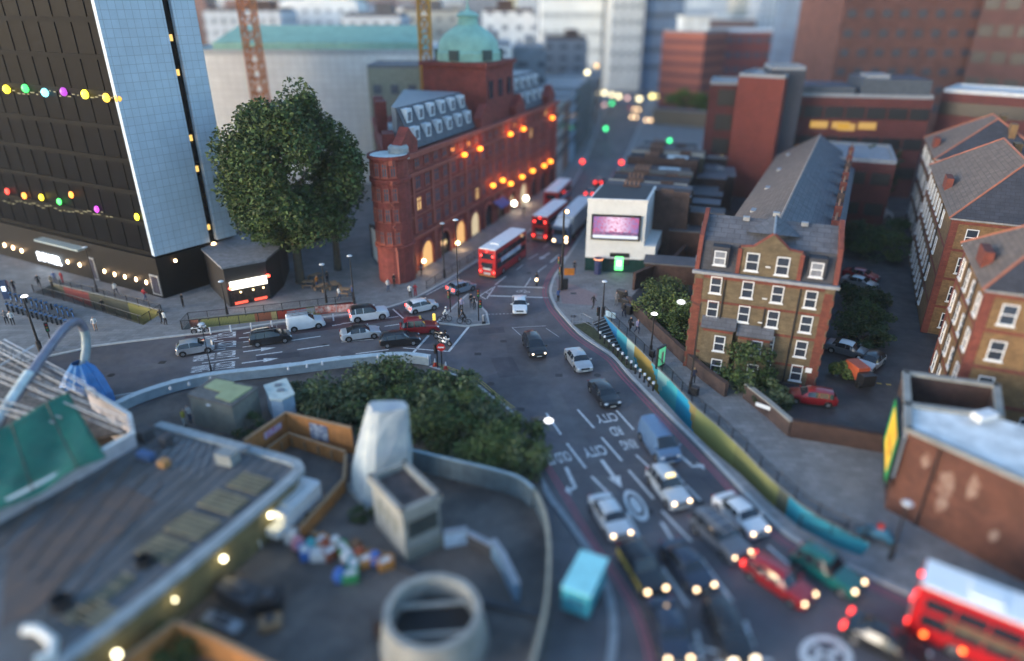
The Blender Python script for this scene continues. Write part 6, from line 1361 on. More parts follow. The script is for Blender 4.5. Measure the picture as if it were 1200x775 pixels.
# ================================================================== PEOPLE
SKIN = mat('skin', (.45, .27, .19), .6, var=.05); HAIRD = mat('hair_dark', (.03, .02, .015), .7); HAIRB = mat('hair_fair', (.30, .20, .09), .7); SHOE = mat('shoe_dark', (.02, .02, .02), .6)
def cloth(n, c): return mat('cloth_' + n, c, .9, var=.12, scale=8)
CL = {'black': (.015, .015, .018), 'white': (.62, .62, .60), 'red': (.38, .03, .04), 'pink': (.5, .25, .28), 'blue': (.05, .10, .26), 'navy': (.015, .02, .05), 'grey': (.16, .16, .17), 'lilac': (.30, .28, .42), 'jeans': (.06, .09, .16), 'beige': (.34, .28, .2), 'green': (.05, .12, .07), 'yellow': (.5, .42, .05), 'bare': (.45, .27, .19), 'orange': (.5, .18, .03)}
POSE = {}
def pose_mesh(kind):
    if kind in POSE: return POSE[kind]
    s = .0
    if kind == 'walk': hipz, L, Rr = .90, [(.02, .10, .88), (.20, .10, .50), (.10, .10, .10), (.26, .10, .05)], [(-.02, -.10, .88), (-.06, -.10, .48), (-.34, -.10, .16), (-.22, -.10, .05)]; AL, AR = [(0, .19, 1.40), (-.12, .25, 1.14), (-.02, .26, .90)], [(0, -.19, 1.40), (.10, -.25, 1.14), (.26, -.24, .94)]; sp = 0
    elif kind == 'walk2': hipz, L, Rr = .90, [(0, .10, .88), (.06, .10, .48), (-.12, .10, .10), (.03, .10, .04)], [(0, -.10, .88), (.10, -.10, .5), (.04, -.10, .09), (.19, -.10, .05)]; AL, AR = [(0, .19, 1.40), (.05, .25, 1.12), (.22, .22, .98)], [(0, -.19, 1.40), (-.06, -.25, 1.12), (.0, -.27, .86)]; sp = 0
    elif kind == 'stand': hipz, L, Rr = .90, [(0, .10, .88), (.02, .11, .48), (0, .12, .09), (.16, .13, .04)], [(0, -.10, .88), (.02, -.11, .48), (0, -.12, .09), (.16, -.13, .04)]; AL, AR = [(0, .19, 1.40), (.0, .26, 1.12), (.05, .27, .86)], [(0, -.19, 1.40), (.04, -.26, 1.13), (.25, -.14, 1.18)]; sp = 0
    else: hipz, L, Rr = .92, [(0, .10, .90), (.36, .12, .72), (.22, .12, .32), (.36, .12, .28)], [(0, -.10, .90), (.30, -.12, .60), (.10, -.12, .20), (.24, -.12, .17)]; AL, AR = [(.28, .19, 1.34), (.44, .23, 1.12), (.62, .22, 1.02)], [(.28, -.19, 1.34), (.44, -.23, 1.12), (.62, -.22, 1.02)]; sp = .30
    V = [(0, 0, hipz), (sp * .5, 0, 1.15), (sp, 0, 1.38), (sp + .03, 0, 1.48), (sp + .05, 0, 1.56), (sp + .06, 0, 1.68)]; rr = [(.15, .11), (.14, .10), (.16, .10), (.055, .055), (.085, .095), (.085, .10)]; E = [(0, 1), (1, 2), (2, 3), (3, 4), (4, 5)]
    for chain, root, rad_ in ((L, 0, [.095, .07, .045, .04]), (Rr, 0, [.095, .07, .045, .04]), (AL, 2, [.06, .045, .035]), (AR, 2, [.06, .045, .035])):
        p = root
        for q, r in zip(chain, rad_): V.append(q); rr.append((r, r)); E.append((p, len(V) - 1)); p = len(V) - 1
    me = bpy.data.meshes.new('p'); me.from_pydata(V, E, []); o = bpy.data.objects.new('p', me); COL.objects.link(o)
    md = o.modifiers.new('s', 'SKIN'); md.use_smooth_shade = True; sv = me.skin_vertices[0].data
    for i, r in enumerate(rr): sv[i].radius = r; sv[i].use_root = (i == 0)
    sd = o.modifiers.new('d', 'SUBSURF'); sd.levels = 1; sd.render_levels = 1
    dg = bpy.context.evaluated_depsgraph_get(); r = bpy.data.meshes.new_from_object(o.evaluated_get(dg)); bpy.data.objects.remove(o)
    hands = [Vector(AL[-1]), Vector(AR[-1])]; head = Vector((sp + .06, 0, 1.64)); idx = []
    for pl in r.polygons:
        c = pl.center
        if c.z > 1.50: k = 3 if (c.x < head.x - .03 or c.z > 1.70) else 0
        elif min((c - h).length for h in hands) < .1: k = 0
        elif min((c - Vector(L[-1])).length, (c - Vector(Rr[-1])).length, (c - Vector(L[-2])).length * 1.3, (c - Vector(Rr[-2])).length * 1.3) < .12: k = 4
        elif c.z > hipz - .02 or (kind == 'ride' and c.x > .2 and c.z > 1.0) or (abs(c.y) > .2 and c.z > .75): k = 1
        else: k = 2
        idx.append(k)
    r.materials.clear()
    for m in (SKIN, SKIN, SKIN, SKIN, SKIN): r.materials.append(m)
    r.polygons.foreach_set('material_index', idx); r.polygons.foreach_set('use_smooth', [True] * len(idx)); POSE[kind] = r; return r
def person(label, px, py, top, legs, kind='walk', to=None, hair='d', bag=None, z=ZP, group='people on foot', scale=1.0, loc=None, rz=None):
    g = loc or G(px, py, z); me = pose_mesh(kind).copy(); me.name = 'person'
    for i, m in enumerate((SKIN, cloth(top, CL[top]), cloth(legs, CL[legs]), HAIRD if hair == 'd' else HAIRB, SHOE)): me.materials[i] = m
    o = bpy.data.objects.new('person', me); COL.objects.link(o); o.location = g
    o.rotation_euler = (0, 0, rz if rz is not None else (math.atan2(G(*to).y - G(px, py).y, G(*to).x - G(px, py).x) if to else R.uniform(0, 6.28))); s = 1.04 * scale; o.scale = (s, s, s)
    tag(o, label, 'person', group)
    f = MB(); hx = .36 if kind == 'ride' else .06; f.add([(hx + .09, -.018, 1.60), (hx + .135, 0, 1.585), (hx + .09, .018, 1.60), (hx + .095, 0, 1.65)], [(0, 1, 3), (1, 2, 3), (0, 2, 1)]); f.build('nose', SKIN, o, world=False)
    if bag:
        b = MB(); b.prism([(-.26, -.15), (-.12, -.15), (-.12, .15), (-.26, .15)], 1.0, 1.42) if bag != 'hand' else b.box((.05, .33, .72), (.34, .12, .28)); b.build('bag', cloth('black', CL['black']), o, world=False)
    return o
PP = [
 ('person in a dark coat walking near the drum column', 751, 328 + 4, 'black', 'black', 'stand', (751, 340)),
 ('person in dark clothes crossing the pavement behind the ramp stairs', 695, 362, 'black', 'black', 'walk', (705, 358)),
 ('person in black walking away beside the brick wall start', 731, 372, 'black', 'navy', 'walk', (722, 365)),
 ('person in black holding a bag beside one in a lilac shirt at the ramp', 738, 388, 'black', 'black', 'walk2', (750, 395)),
 ('person in a lilac shirt walking by the ramp railing', 746.5, 391, 'lilac', 'navy', 'walk', (760, 400)),
 ('person in a pale top pushing a pram close to the wall', 722, 358, 'grey', 'grey', 'stand', (716, 366)),
 ('person in black standing by the pavement cabinets', 733, 356, 'black', 'black', 'stand', (720, 360)),
 ('person with fair hair and a dark jacket beside the tall lamp below the mansion', 812, 450, 'navy', 'black', 'stand', (808, 440)),
 ('person in dark clothes at the top of the crossing beside the tall column', 673, 320, 'black', 'navy', 'stand', (673, 330)),
 ('person in a blue shirt at the kerb next to the tall column', 654, 354, 'blue', 'black', 'stand', (645, 350)),
 ('person in a black coat halfway down the painted ramp walkway', 912, 575, 'black', 'black', 'walk', (925, 592)),
 ('person in dark clothes far down the right pavement next to the railing', 911, 545, 'grey', 'black', 'walk', (900, 530)),
 ('person in a white top and shorts alone on the pale plaza', 113, 388, 'white', 'bare', 'walk2', (113, 395)),
 ('person in a white shirt walking along the foot of the black tower', 137, 346, 'white', 'navy', 'walk', (120, 340)),
 ('person in a red top walking below the framed poster', 171, 353, 'red', 'jeans', 'walk', (180, 350)),
 ('person in black beside the tower corner', 215, 360, 'black', 'black', 'stand', (225, 360)),
 ('person in black with arms out at the gap between the two ramp railings', 190, 379, 'black', 'black', 'walk', (200, 372)),
 ('person in white and black next to the one at the gap between the railings', 194.5, 381, 'white', 'black', 'walk2', (205, 376)),
 ('person in a blue top at the head of the plaza ramp', 66, 333, 'blue', 'jeans', 'stand', (60, 340)),
 ('person in a dark red top at the head of the plaza ramp', 74.5, 333, 'red', 'red', 'stand', (66, 336)),
 ('person in a beige jacket standing at the plaza ramp railing', 62, 338, 'beige', 'black', 'stand', (70, 338)),
 ('person in black at the corner of the plaza ramp railing', 47, 337, 'black', 'black', 'walk', (50, 345)),
 ('person in dark clothes walking down the plaza ramp', 122, 366, 'black', 'black', 'walk2', (130, 370)),
 ('person in a pink top beside the hire bike terminal', 11, 343, 'pink', 'black', 'walk', (20, 345)),
 ('person in black beside the hire bike terminal', 18, 343, 'black', 'navy', 'walk2', (25, 345)),
 ('person in grey below the hire bikes, left one of two', 9, 380, 'grey', 'black', 'stand', (9, 390)),
 ('person in black and white below the hire bikes, right one of two', 16, 381, 'white', 'black', 'stand', (16, 390)),
 ('person in a white top at the kerb railing by the red hall', 481, 349, 'white', 'black', 'stand', (490, 342)),
 ('person in a dark red top at the kerb railing by the red hall', 487, 348, 'red', 'red', 'stand', (492, 342)),
 ('person in a lilac jacket waiting on the traffic island', 541, 365, 'lilac', 'black', 'stand', (541, 375)),
 ('person in black waiting on the traffic island next to the signal pole, left', 552, 360, 'black', 'navy', 'stand', (560, 365)),
 ('person in black waiting on the traffic island next to the signal pole, right', 556, 363, 'black', 'black', 'walk2', (560, 370)),
 ('person in orange near the cafe tables under the trees', 372, 338, 'orange', 'jeans', 'stand', (380, 340)),
 ('person in dark clothes seated height by the cafe tables', 384, 332, 'black', 'black', 'stand', (390, 334)),
 ('person in a pale shirt beside the lamp post near the cafe', 398, 352, 'white', 'jeans', 'walk', (410, 350)),
 ('person in a blue top between the cafe and the kerb railing', 414, 350, 'blue', 'black', 'walk2', (404, 350)),
 ('person in black outside the first arch of the red hall', 462, 336, 'black', 'black', 'stand', (470, 338)),
 ('person in grey outside the lit arch of the red hall', 494, 323, 'grey', 'black', 'walk', (505, 316)),
 ('person in a white top in front of the painted end panel', 455, 342, 'white', 'jeans', 'stand', (460, 345)),
 ('person in dark clothes farther up the hall pavement', 614, 253, 'black', 'navy', 'walk', (620, 247)),
 ('person in yellow and white clearing rubbish beside the concrete kiosk on the site', 217, 500, 'yellow', 'white', 'stand', (225, 500)),
 ('person in a white helmet height shirt on the site behind the roof edge', 224, 495, 'white', 'jeans', 'stand', (215, 500)),
]
for p in PP: person(p[0], p[1], p[2], p[3], p[4], p[5], p[6], hair='f' if 'fair' in p[0] else 'd', z=ZP if 'down the' not in p[0] and 'halfway' not in p[0] else -1.6, bag='hand' if 'holding a bag' in p[0] else None)

# ================================================================== BICYCLES, MOTORCYCLES
def ring(mb, c, r, tr, n=20, mi=None):
    pts = [(c[0] + r * math.cos(2 * math.pi * k / n), c[1], c[2] + r * math.sin(2 * math.pi * k / n)) for k in range(n + 1)]; mb.tube(pts, tr, 5, mi, cap=False)
def bicycle(label, col, loc, rz, group=None, guards=None):
    t = thing('bicycle', label, 'bicycle', loc, rz, group); f = MB(); A, B, C_, D = (-.5, 0, .34), (-.1, 0, .30), (-.2, 0, .82), (.38, 0, .86)
    for a, b in ((A, B), (B, C_), (A, C_), (C_, D), (B, D), (D, (.52, 0, .34))): f.tube([a, b], .03, 6)
    f.build('frame', col, t, world=False)
    for x in (-.5, .52):
        w = MB(); ring(w, (x, 0, .34), .32, .035); w.build('wheel', TYRE, t, world=False)
    h = MB(); h.tube([(.36, 0, .86), (.40, 0, 1.0), (.36, .25, 1.02)], .02, 5); h.tube([(.40, 0, 1.0), (.36, -.25, 1.02)], .02, 5); h.build('handlebar', BLACK, t, world=False)
    s = MB(); s.box((-.22, 0, .90), (.26, .14, .06)); s.tube([(-.2, 0, .82), (-.21, 0, .9)], .015, 5); s.build('saddle', BLACK, t, world=False)
    if guards:
        g = MB(); 
        for x in (-.5, .52):
            pts = [(x + .37 * math.cos(a), 0, .34 + .37 * math.sin(a)) for a in [rad(q) for q in range(20, 190, 24)]]; g.tube(pts, .05, 5)
        g.box((.52, 0, .80), (.16, .34, .18)); g.build('mudguards', guards, t, world=False)
    return t
def motorbike(label, col, loc, rz, lit=False, name='motorcycle'):
    t = thing(name, label, 'motorcycle', loc, rz)
    for x in (-.62, .66):
        w = MB(); ring(w, (x, 0, .32), .26, .075); w.build('wheel', TYRE, t, world=False); h = MB(); h.tube([(x, -.05, .32), (x, .05, .32)], .18, 10); h.build('hub', RIM, t, world=False)
    b = MB(); b.tube([(-.85, 0, .72), (-.5, 0, .78), (-.1, 0, .74), (.1, 0, .86), (.4, 0, .86), (.62, 0, .72)], [.07, .14, .15, .19, .17, .08], 8); b.tube([(-.2, 0, .42), (.25, 0, .42)], [.2, .2], 8); b.build('bodywork', col, t, world=False, smooth=True)
    f = MB(); f.tube([(.50, .08, .92), (.66, .08, .32)], .03, 6); f.tube([(.50, -.08, .92), (.66, -.08, .32)], .03, 6); f.tube([(.38, .36, 1.04), (.5, 0, 1.0), (.38, -.36, 1.04)], .022, 6); f.build('fork_and_bars', STEEL, t, world=False)
    s = MB(); s.box((-.3, 0, .86), (.62, .26, .1)); s.build('seat', BLACK, t, world=False)
    h = MB(); h.ball((.66, 0, .86), (.12, .2, .2) if lit else .1); h.build('headlight', HEADW if lit else HEADC, t, world=False)
    w = MB(); w.slab((.60, -.2, .95), (.60, .2, .95), (.46, .18, 1.22), (.46, -.18, 1.22), .015); w.build('windshield', CARGLASS, t, world=False)
    return t
def rider_on(t, label, top, legs, dz=0.0, dx=-.15):
    c, s = math.cos(t.rotation_euler.z), math.sin(t.rotation_euler.z)
    o = person(label, 0, 0, top, legs, 'ride', loc=Vector((t.location.x + dx * c, t.location.y + dx * s, t.location.z + dz)), rz=t.rotation_euler.z, group='riders')
    h = MB(); h.ball((.35, 0, 1.70), (.135, .12, .12)); h.build('helmet', cloth('black' if top != 'white' else 'white', CL['black' if top != 'white' else 'white']), o, world=False)
bA = bicycle('black bicycle of the white shirted rider in front of the traffic island', BLACK, G(521, 377, ZP), .15, 'bicycles in front of the traffic island'); rider_on(bA, 'person in a white shirt riding in front of the traffic island', 'white', 'navy')
bB = bicycle('dark bicycle of the rider waiting in the middle of the traffic island edge', BLACK, G(544, 380, ZP), math.pi - .2, 'bicycles in front of the traffic island'); rider_on(bB, 'person in black and yellow riding past the traffic island', 'black', 'black')
m1 = motorbike('scooter with a bright headlamp waiting in the cycle box', BLK, G(629, 333), heading((629, 333), (627.5, 341)), True, 'scooter'); rider_on(m1, 'person in black on the scooter in the cycle box', 'black', 'black', -.12)
m2 = motorbike('white and silver motorcycle at the stop line by the twin signal poles', WHTP, G(521, 404), heading((515, 400), (540, 408))); rider_on(m2, 'person in black on the white motorcycle', 'black', 'navy', -.12)
m2b = motorbike('dark motorcycle just behind the white one at the stop line', BLK, G(517, 398), heading((515, 400), (540, 405)))
m3 = motorbike('white scooter parked at the kerb above the silver hatchback', WHTP, G(235, 391), heading((228, 391), (262, 387)), False, 'scooter'); rider_on(m3, 'person in black on the white scooter by the painted ramp wall', 'black', 'black', -.12)
BB = mat('hire_blue', (.05, .22, .50), .4)
proto = bicycle('blue hire bicycle docked in the double row on the plaza', BLACK, G(20, 366, ZP), -.9, 'blue hire bicycles docked on the plaza', BB); n = 0
dockp = thing('docking_post', 'black docking post of the hire bicycle row on the plaza', 'docking post', G(20, 366, ZP), -.9, 'docking posts of the hire bicycles'); dm = MB(); dm.box((.78, 0, .40), (.22, .2, .8)); dm.build('post', BLACK, dockp, world=False); dm = MB(); dm.box((.74, 0, .82), (.2, .16, .08)); dm.build('lamp_cap', STEEL, dockp, world=False)
for rw, (p, q, rz) in enumerate((((14, 352), (86, 372), 2.2), ((10, 362), (78, 381), -.95))):
    for k in range(13):
        f = k / 12; g = G(p[0] + (q[0] - p[0]) * f, p[1] + (q[1] - p[1]) * f, ZP)
        if k % 5 != 3 or rw: 
            c = proto if n == 0 else copy_tree(proto); c.location = g; c.rotation_euler = (0, 0, rz); n += 1
        d = dockp if (rw == 0 and k == 0) else copy_tree(dockp); d.location = g; d.rotation_euler = (0, 0, rz)
tm = thing('hire_terminal', 'tall hire bicycle terminal with a lit white screen beside the docking row', 'terminal', G(9, 350, ZP)); b = MB(); g = G(9, 350, ZP); b.box((g.x, g.y, 1.3), (.7, .4, 2.4), .3); b.build('casing', mat('terminal_blue', (.03, .06, .14), .4), tm); b = MB(); b.box((g.x + .1, g.y - .25, 1.5), (.4, .08, .6), .3); b.build('screen', emit('terminal_screen', (.8, .9, 1), 1.5), tm)

# ================================================================== STREET FURNITURE
def pole_top(px, py, top, z=ZP): g = G(px, py, z); return g, HT(g.x, g.y, top)
def lamp(label, px, py, top, arm=None, lit=False, r=.09, z=ZP, globe=False):
    g, h = pole_top(px, py, top, z); t = thing('street_lamp', label, 'street lamp', g, 0, 'street lamps'); p = MB(); p.tube([(0, 0, 0), (0, 0, 1.2), (0, 0, 1.22), (0, 0, h - z)], [r * 1.8, r * 1.8, r, r * .6], 10); p.build('pole', BLACK, t, world=False)
    a = Vector((0, 0, h - z))
    if arm:
        v = G(arm[0], arm[1], h); e = Vector((v.x - g.x, v.y - g.y, h - z + .15)); b = MB(); b.tube([a - Vector((0, 0, .3)), a.lerp(e, .5) + Vector((0, 0, .12)), e], .045, 6); b.build('arm', BLACK, t, world=False); a = e
    hd_ = MB(); hd_.lathe([(0, .12), (.22, .1), (.34, .0), (.30, -.05), (0, -.1)], 12, tuple(a)); hd_.build('lamp_head', emit('lamp_glow', (.95, .95, 1), 2.2) if lit else mat('lamp_head_pale', (.6, .62, .64), .4), t, world=False)
    return t
lamp('tall street lamp in front of the mansion block with a glowing head on an arm', 808, 461, 355, arm=(798, 356), lit=True)
lamp('shorter street lamp beside the ramp railing with a white dome head', 762, 417, 368, lit=True)
lamp('slim street lamp with a white banner top at the ramp stairs', 706, 371, 330)
lamp('lamp post on the plaza in front of the tube arch', 48, 412, 346, arm=(29, 349), lit=True, r=.13)
lamp('thin lamp post in front of the silver hatchback', 249, 441, 380, r=.06, z=0)
lamp('lamp post in front of the black kiosk', 267, 371, 330, r=.08)
lamp('lamp post between the cafe and the kerb railing', 383, 357, 310, r=.08)
lamp('lamp post at the kerb before the red hall', 416, 360, 300, r=.08)
lamp('lamp column on the hall pavement beside the shop arches', 521, 326, 262, r=.09)
lamp('lamp column on the traffic island', 538, 372, 258, r=.07)
lamp('lamp on a curved arm rising from the island planting by the red line', 622, 532, 488, arm=(643, 495), lit=True, r=.06)
lamp('leaning lamp column at the corner of the flat roofed brick building', 1043, 655, 590, r=.09)
lamp('lamp column below the framed poster of the tower', 115, 345, 290, r=.08)
def signal(label, px, py, top, face_to, heads=1, lit=None, z=ZP):
    g, h = pole_top(px, py, top, z); f = G(*face_to); rz = math.atan2(f.y - g.y, f.x - g.x); t = thing('traffic_signal', label, 'traffic light', g, rz, 'traffic signals'); p = MB(); p.tube([(0, 0, 0), (0, 0, h - z)], .07, 8); p.build('pole', BLACK, t, world=False)
    for k in range(heads):
        zc_ = h - z - .5 - k * 1.3; b = MB(); b.box((.16, .0 if k == 0 else .22, zc_), (.22, .34, 1.0)); hd = b.build('signal_head', BLACK, t, world=False)
        for j, c in enumerate(((.3, .02, .02), (.3, .14, .02), (.02, .2, .08))):
            l = MB(); l.ball((.28, .0 if k == 0 else .22, zc_ + .3 - .3 * j), (.03, .1, .1) if not (lit == j and k == 0) else (.2, .42, .42), 8, 5)
            l.build('lens', emit('signal_lit_%d' % j, [(1, .04, .02), (1, .3, .02), (.05, .8, .25)][j], 4) if lit == j and k == 0 else mat('lens_%d' % j, c, .2), hd, world=False)
    return t
signal('pair of signal heads on the left twin pole at the island tip', 513, 431, 404, (480, 420), 1)
signal('signal pole with the red no entry plate at the island tip', 518, 432, 408, (480, 430), 0)
signal('signal on the left of the traffic island', 528, 366, 340, (500, 380), 1)
signal('signal on the right of the traffic island', 561, 376, 338, (560, 420), 2)
signal('signal beside the ramp verge facing the junction', 701, 390, 360, (660, 390), 1)
signal('signal at the kerb next to the tall column', 655, 343, 300, (620, 360), 2)
signal('signal on the plaza kerb in front of the tube arch', 63, 411, 378, (90, 440), 1)
signal('signal on the plaza at the far left above the steel girders', 3, 428, 388, (30, 450), 1)
g = G(518, 432, ZP); ne = MB(); ne.tube([(g.x, g.y - .09, 2.55), (g.x, g.y - .13, 2.55)], .42, 16); o = ne.build('no_entry_sign', mat('sign_red', (.5, .02, .02), .4)); tag(o, 'round red no entry sign with a white bar at the island tip', 'sign'); b = MB(); b.box((g.x, g.y - .14, 2.55), (.6, .02, .14), 0); b.build('white_bar', WHTP, o, world=False)
for (x, y, top, lt, lab) in [(682, 202, 188, 0, 'far signal showing red on the left of the street'), (727, 212, 189, 0, 'far signal showing red on the right of the street'), (709, 165, 147, 2, 'far signal showing green in mid street'), (716, 135, 118, 2, 'faint green signal farthest up the street'), (784, 172, 161, 2, 'turquoise green signal near the pale wall')]:
    signal(lab, x, y, top, (600, 500), 1, lt, z=0)
# tall dark column with several fittings by the crossing
t = thing('camera_column', 'tall black column with lamps and an orange sign at the crossing in front of the screen building', 'column', G(658, 340, ZP)); g, h = pole_top(658, 340, 246); p = MB(); p.tube([(g.x, g.y, ZP), (g.x, g.y, 2), (g.x, g.y, h)], [.22, .16, .12], 10); p.build('column', BLACK, t)
s = MB(); s.box((g.x + .9, g.y, 2.6), (1.3, .12, .9)); s.build('orange_sign', mat('sign_orange', (.55, .18, .02), .5), t); s = MB(); s.box((g.x + .5, g.y, 1.0), (.6, .5, 1.4)); s.build('cabinet', BLACK, t)
for dz in (.1, 3.4): l = MB(); l.ball((g.x + .35, g.y - .1, h - dz - .1), .26); l.build('lamp', emit('column_amber', (1, .55, .2), 4), t)
# the lights strung across the far street
for i, (x, y, c, s_) in enumerate([(708, 109, 'w', .9), (717, 111, 'w', .8), (725, 113, 'w', .9), (735, 115, 'p', .8), (749, 116, 'w', 1.0), (764, 113, 'y', 1.0), (771, 113, 'y', .8), (688, 85, 'w', .75), (699, 77, 'a', .75), (708, 123, 'p', .6), (738, 127, 'r', .6), (776, 116, 'r', .5)]):
    Y = 250 if y > 95 else 190; v = WY(x, y, Y); t = thing('street_light', ['warm white', 'pale', 'white', 'pinkish', 'bright white', 'yellow', 'yellow', 'warm white', 'orange', 'pale pink', 'red', 'red'][i] + ' far street light, ' + ['first from the left in the row across the street', 'second in the row across the street', 'third in the row across the street', 'fourth in the row across the street', 'fifth in the row across the street', 'sixth in the row across the street', 'last in the row across the street', 'on the house front beside the scaffold netting, lower one', 'on the house front beside the scaffold netting, upper one', 'just below the left end of the row', 'just below the middle of the row', 'at the right end of the row'][i], 'street light', (v.x, v.y, 0))
    p = MB(); p.tube([(0, 0, 0), (0, 0, v.z)], .1, 6); p.build('pole', DKGREY, t, world=False); l = MB(); l.ball((0, -.2, v.z), (s_ * .8, .5, s_ * .7)); l.build('lamp_head', emit('far_light_' + c, {'w': (1, .85, .5), 'p': (1, .6, .55), 'y': (1, .8, .25), 'a': (1, .6, .25), 'r': (1, .08, .04)}[c], 3.0 if c in 'wy' else 1.6), t, world=False)
def railing(label, pl, h=1.1, z=ZP, n_=None, m=BLACK, mesh_=True, base=0.0):
    L_ = sum((Vector(b) - Vector(a)).length for a, b in zip(pl, pl[1:])); t = thing('railing', label, 'railing', (*pl[0], z), 0)
    r = MB(); r.tube([(x, y, z + h) for x, y in pl], .035, 5); r.tube([(x, y, z + .15) for x, y in pl], .025, 5); r.build('rails', m, t)
    k = max(2, min(40, int(L_ / 2.0))); b = MB()
    def at(s):
        for a, c in zip(pl, pl[1:]):
            l = (Vector(c) - Vector(a)).length
            if s <= l + 1e-6: return Vector(a).lerp(Vector(c), s / l)
            s -= l
        return Vector(pl[-1])
    for i in range(k + 1): p = at(L_ * i / k); q = MB(); q.box((p.x, p.y, z + h / 2), (.07, .07, h)); q.build('post', m, t)
    if mesh_:
        for i in range(int(L_ / .16)): p = at(i * .16); b.box((p.x, p.y, z + h / 2 + .08), (.014, .014, h - .16))
        b.build('balusters', m, t)
    return t
railing('black railing on the tower side of the plaza ramp', T1F); railing('black railing on the road side of the plaza ramp', T1N + [T1F[-1]])
railing('black railing behind the olive and red painted ramp wall', T2F); railing('black railing along the kerb in front of the olive and red wall', [T2F[0]] + T2N)
railing('long black railing on the coping of the painted ramp beside the wide pavement', T3F + pxs([(935, 622)], ZP), z=ZP + .3)
railing('kerbside railing between the road and the red hall shopfronts', pxs([(500, 339), (530, 320), (562, 300), (590, 284)], ZP))
railing('short pale railing at the head of the ramp verge', pxs([(671, 384), (671, 379), (683, 378), (694, 384)], ZP), mesh_=False, m=STEEL)
# bollards
bp = thing('bollard', 'white capped black bollard in the row along the painted ramp', 'bollard', G(706, 396, ZP), 0, 'white capped bollards along the painted ramp'); p = MB(); p.tube([(0, 0, 0), (0, 0, .75)], .1, 8); p.build('post', BLACK, bp, world=False); p = MB(); p.tube([(0, 0, .75), (0, 0, .95)], .13, 10); p.build('cap', WHTP, bp, world=False)
for k in range(13):
    f = k / 12; g = G(703 + 62 * f, 398 + 60 * f, ZP); c = bp if k == 0 else copy_tree(bp); c.location = g
b2 = None
for k in range(7):
    g = G(247 + 24 * k, 391.5 - 2.6 * k, ZP)
    if b2 is None: b2 = thing('bollard', 'small white marker post on the kerb before the olive and red wall', 'bollard', g, 0, 'white marker posts on the kerb'); p = MB(); p.tube([(0, 0, 0), (0, 0, .8)], .09, 8); p.build('post', WHTP, b2, world=False)
    else: c = copy_tree(b2); c.location = g
for x, y, m_, lab in ((436, 384, 0, ''),): pass
for x, y, lab in ((509, 378, 'yellow and white lit bollard at the left end of the traffic island'), (567, 379, 'pale bollard at the right end of the traffic island')):
    t = thing('island_bollard', lab, 'bollard', G(x, y, ZP)); p = MB(); p.box((0, 0, .15), (.4, .4, .3)); p.build('base', BLACK, t, world=False); p = MB(); p.lathe([(.17, .3), (.17, 1.0), (.1, 1.1), (0, 1.12)], 10); p.build('shell', emit('bollard_lit', (1, .65, .12), .7, (.6, .4, .05)) if x < 520 else STEEL, t, world=False)
for i, (x, y) in enumerate(((510, 429), (522.5, 433))):
    t = thing('traffic_cone', 'red and white traffic cone %s the twin signal poles' % ('left of' if i == 0 else 'right of'), 'traffic cone', G(x, y, ZP)); p = MB(); p.box((0, 0, .03), (.5, .5, .06)); p.build('base', mat('cone_red', (.5, .04, .02), .5), t, world=False); p = MB(); p.lathe([(.2, .06), (.12, .45)], 10); p.build('cone', mat('cone_red', (.5, .04, .02), .5), t, world=False); p = MB(); p.lathe([(.12, .45), (.04, .85), (0, .86)], 10); p.build('white_sleeve', WHTP, t, world=False)
# advert panel, cabinets, benches
g = G(773, 431, ZP); t = thing('pavement_advert_stand', 'free standing green lit advert panel on the wide pavement by the ramp railing', 'advert panel', g, .75); b = MB(); b.box((0, 0, 1.25), (1.3, .22, 2.3)); b.box((0, 0, .1), (.6, .2, .2)); b.build('casing', BLACK, t, world=False); b = MB(); b.box((0, -.12, 1.3), (1.1, .02, 1.9)); b.build('poster', emit('poster_green', (.12, .55, .3), .45, (.1, .4, .2)), t, world=False); b = MB(); b.box((.1, -.135, 1.2), (.35, .01, 1.2)); b.build('poster_figure', mat('poster_figure', (.5, .35, .3), .5), t, world=False)
for i, (x, y, s, lab) in enumerate([(728, 354, (1.2, .6, 1.5), 'largest black utility cabinet where the brick wall starts'), (733, 362, (.9, .5, 1.2), 'middle black utility cabinet where the brick wall starts'), (736, 368, (.8, .5, 1.1), 'lowest black utility cabinet where the brick wall starts'), (814, 463, (.6, .5, .8), 'black bin at the foot of the tall mansion lamp'), (764, 418, (.5, .4, .7), 'small black bin at the foot of the short lamp')]):
    g = G(x, y, ZP); t = thing('utility_cabinet' if i < 3 else 'litter_bin', lab, 'cabinet' if i < 3 else 'bin', g, -.7); b = MB(); b.box((0, 0, s[2] / 2), s); b.build('body', BLACK, t, world=False); b = MB(); b.box((0, 0, s[2] + .03), (s[0] + .06, s[1] + .06, .06)); b.build('lid', DKGREY, t, world=False)
for i, (x, y) in enumerate(((362, 336), (378, 340), (392, 338), (404, 345), (370, 328))):
    t = thing('cafe_table', ['cafe table nearest the big trunk', 'cafe table with a tan top before the second trunk', 'cafe table next to the orange shirt', 'cafe table nearest the kerb lamp', 'cafe table farthest back under the tree'][i], 'table', G(x, y, ZP), i, 'cafe tables under the trees'); b = MB(); b.box((0, 0, .74), (1.5, .8, .06)); b.build('tabletop', TIMBERB, t, world=False)
    for sx in (-.6, .6):
        for sy in (-.3, .3): l = MB(); l.box((sx, sy, .36), (.06, .06, .71)); l.build('leg', BLACK, t, world=False)
    for sy in (-.7, .7): l = MB(); l.box((0, sy, .42), (1.5, .28, .06)); l.box((-.6, sy, .2), (.06, .25, .4)); l.box((.6, sy, .2), (.06, .25, .4)); l.build('bench', TIMBERB, t, world=False)
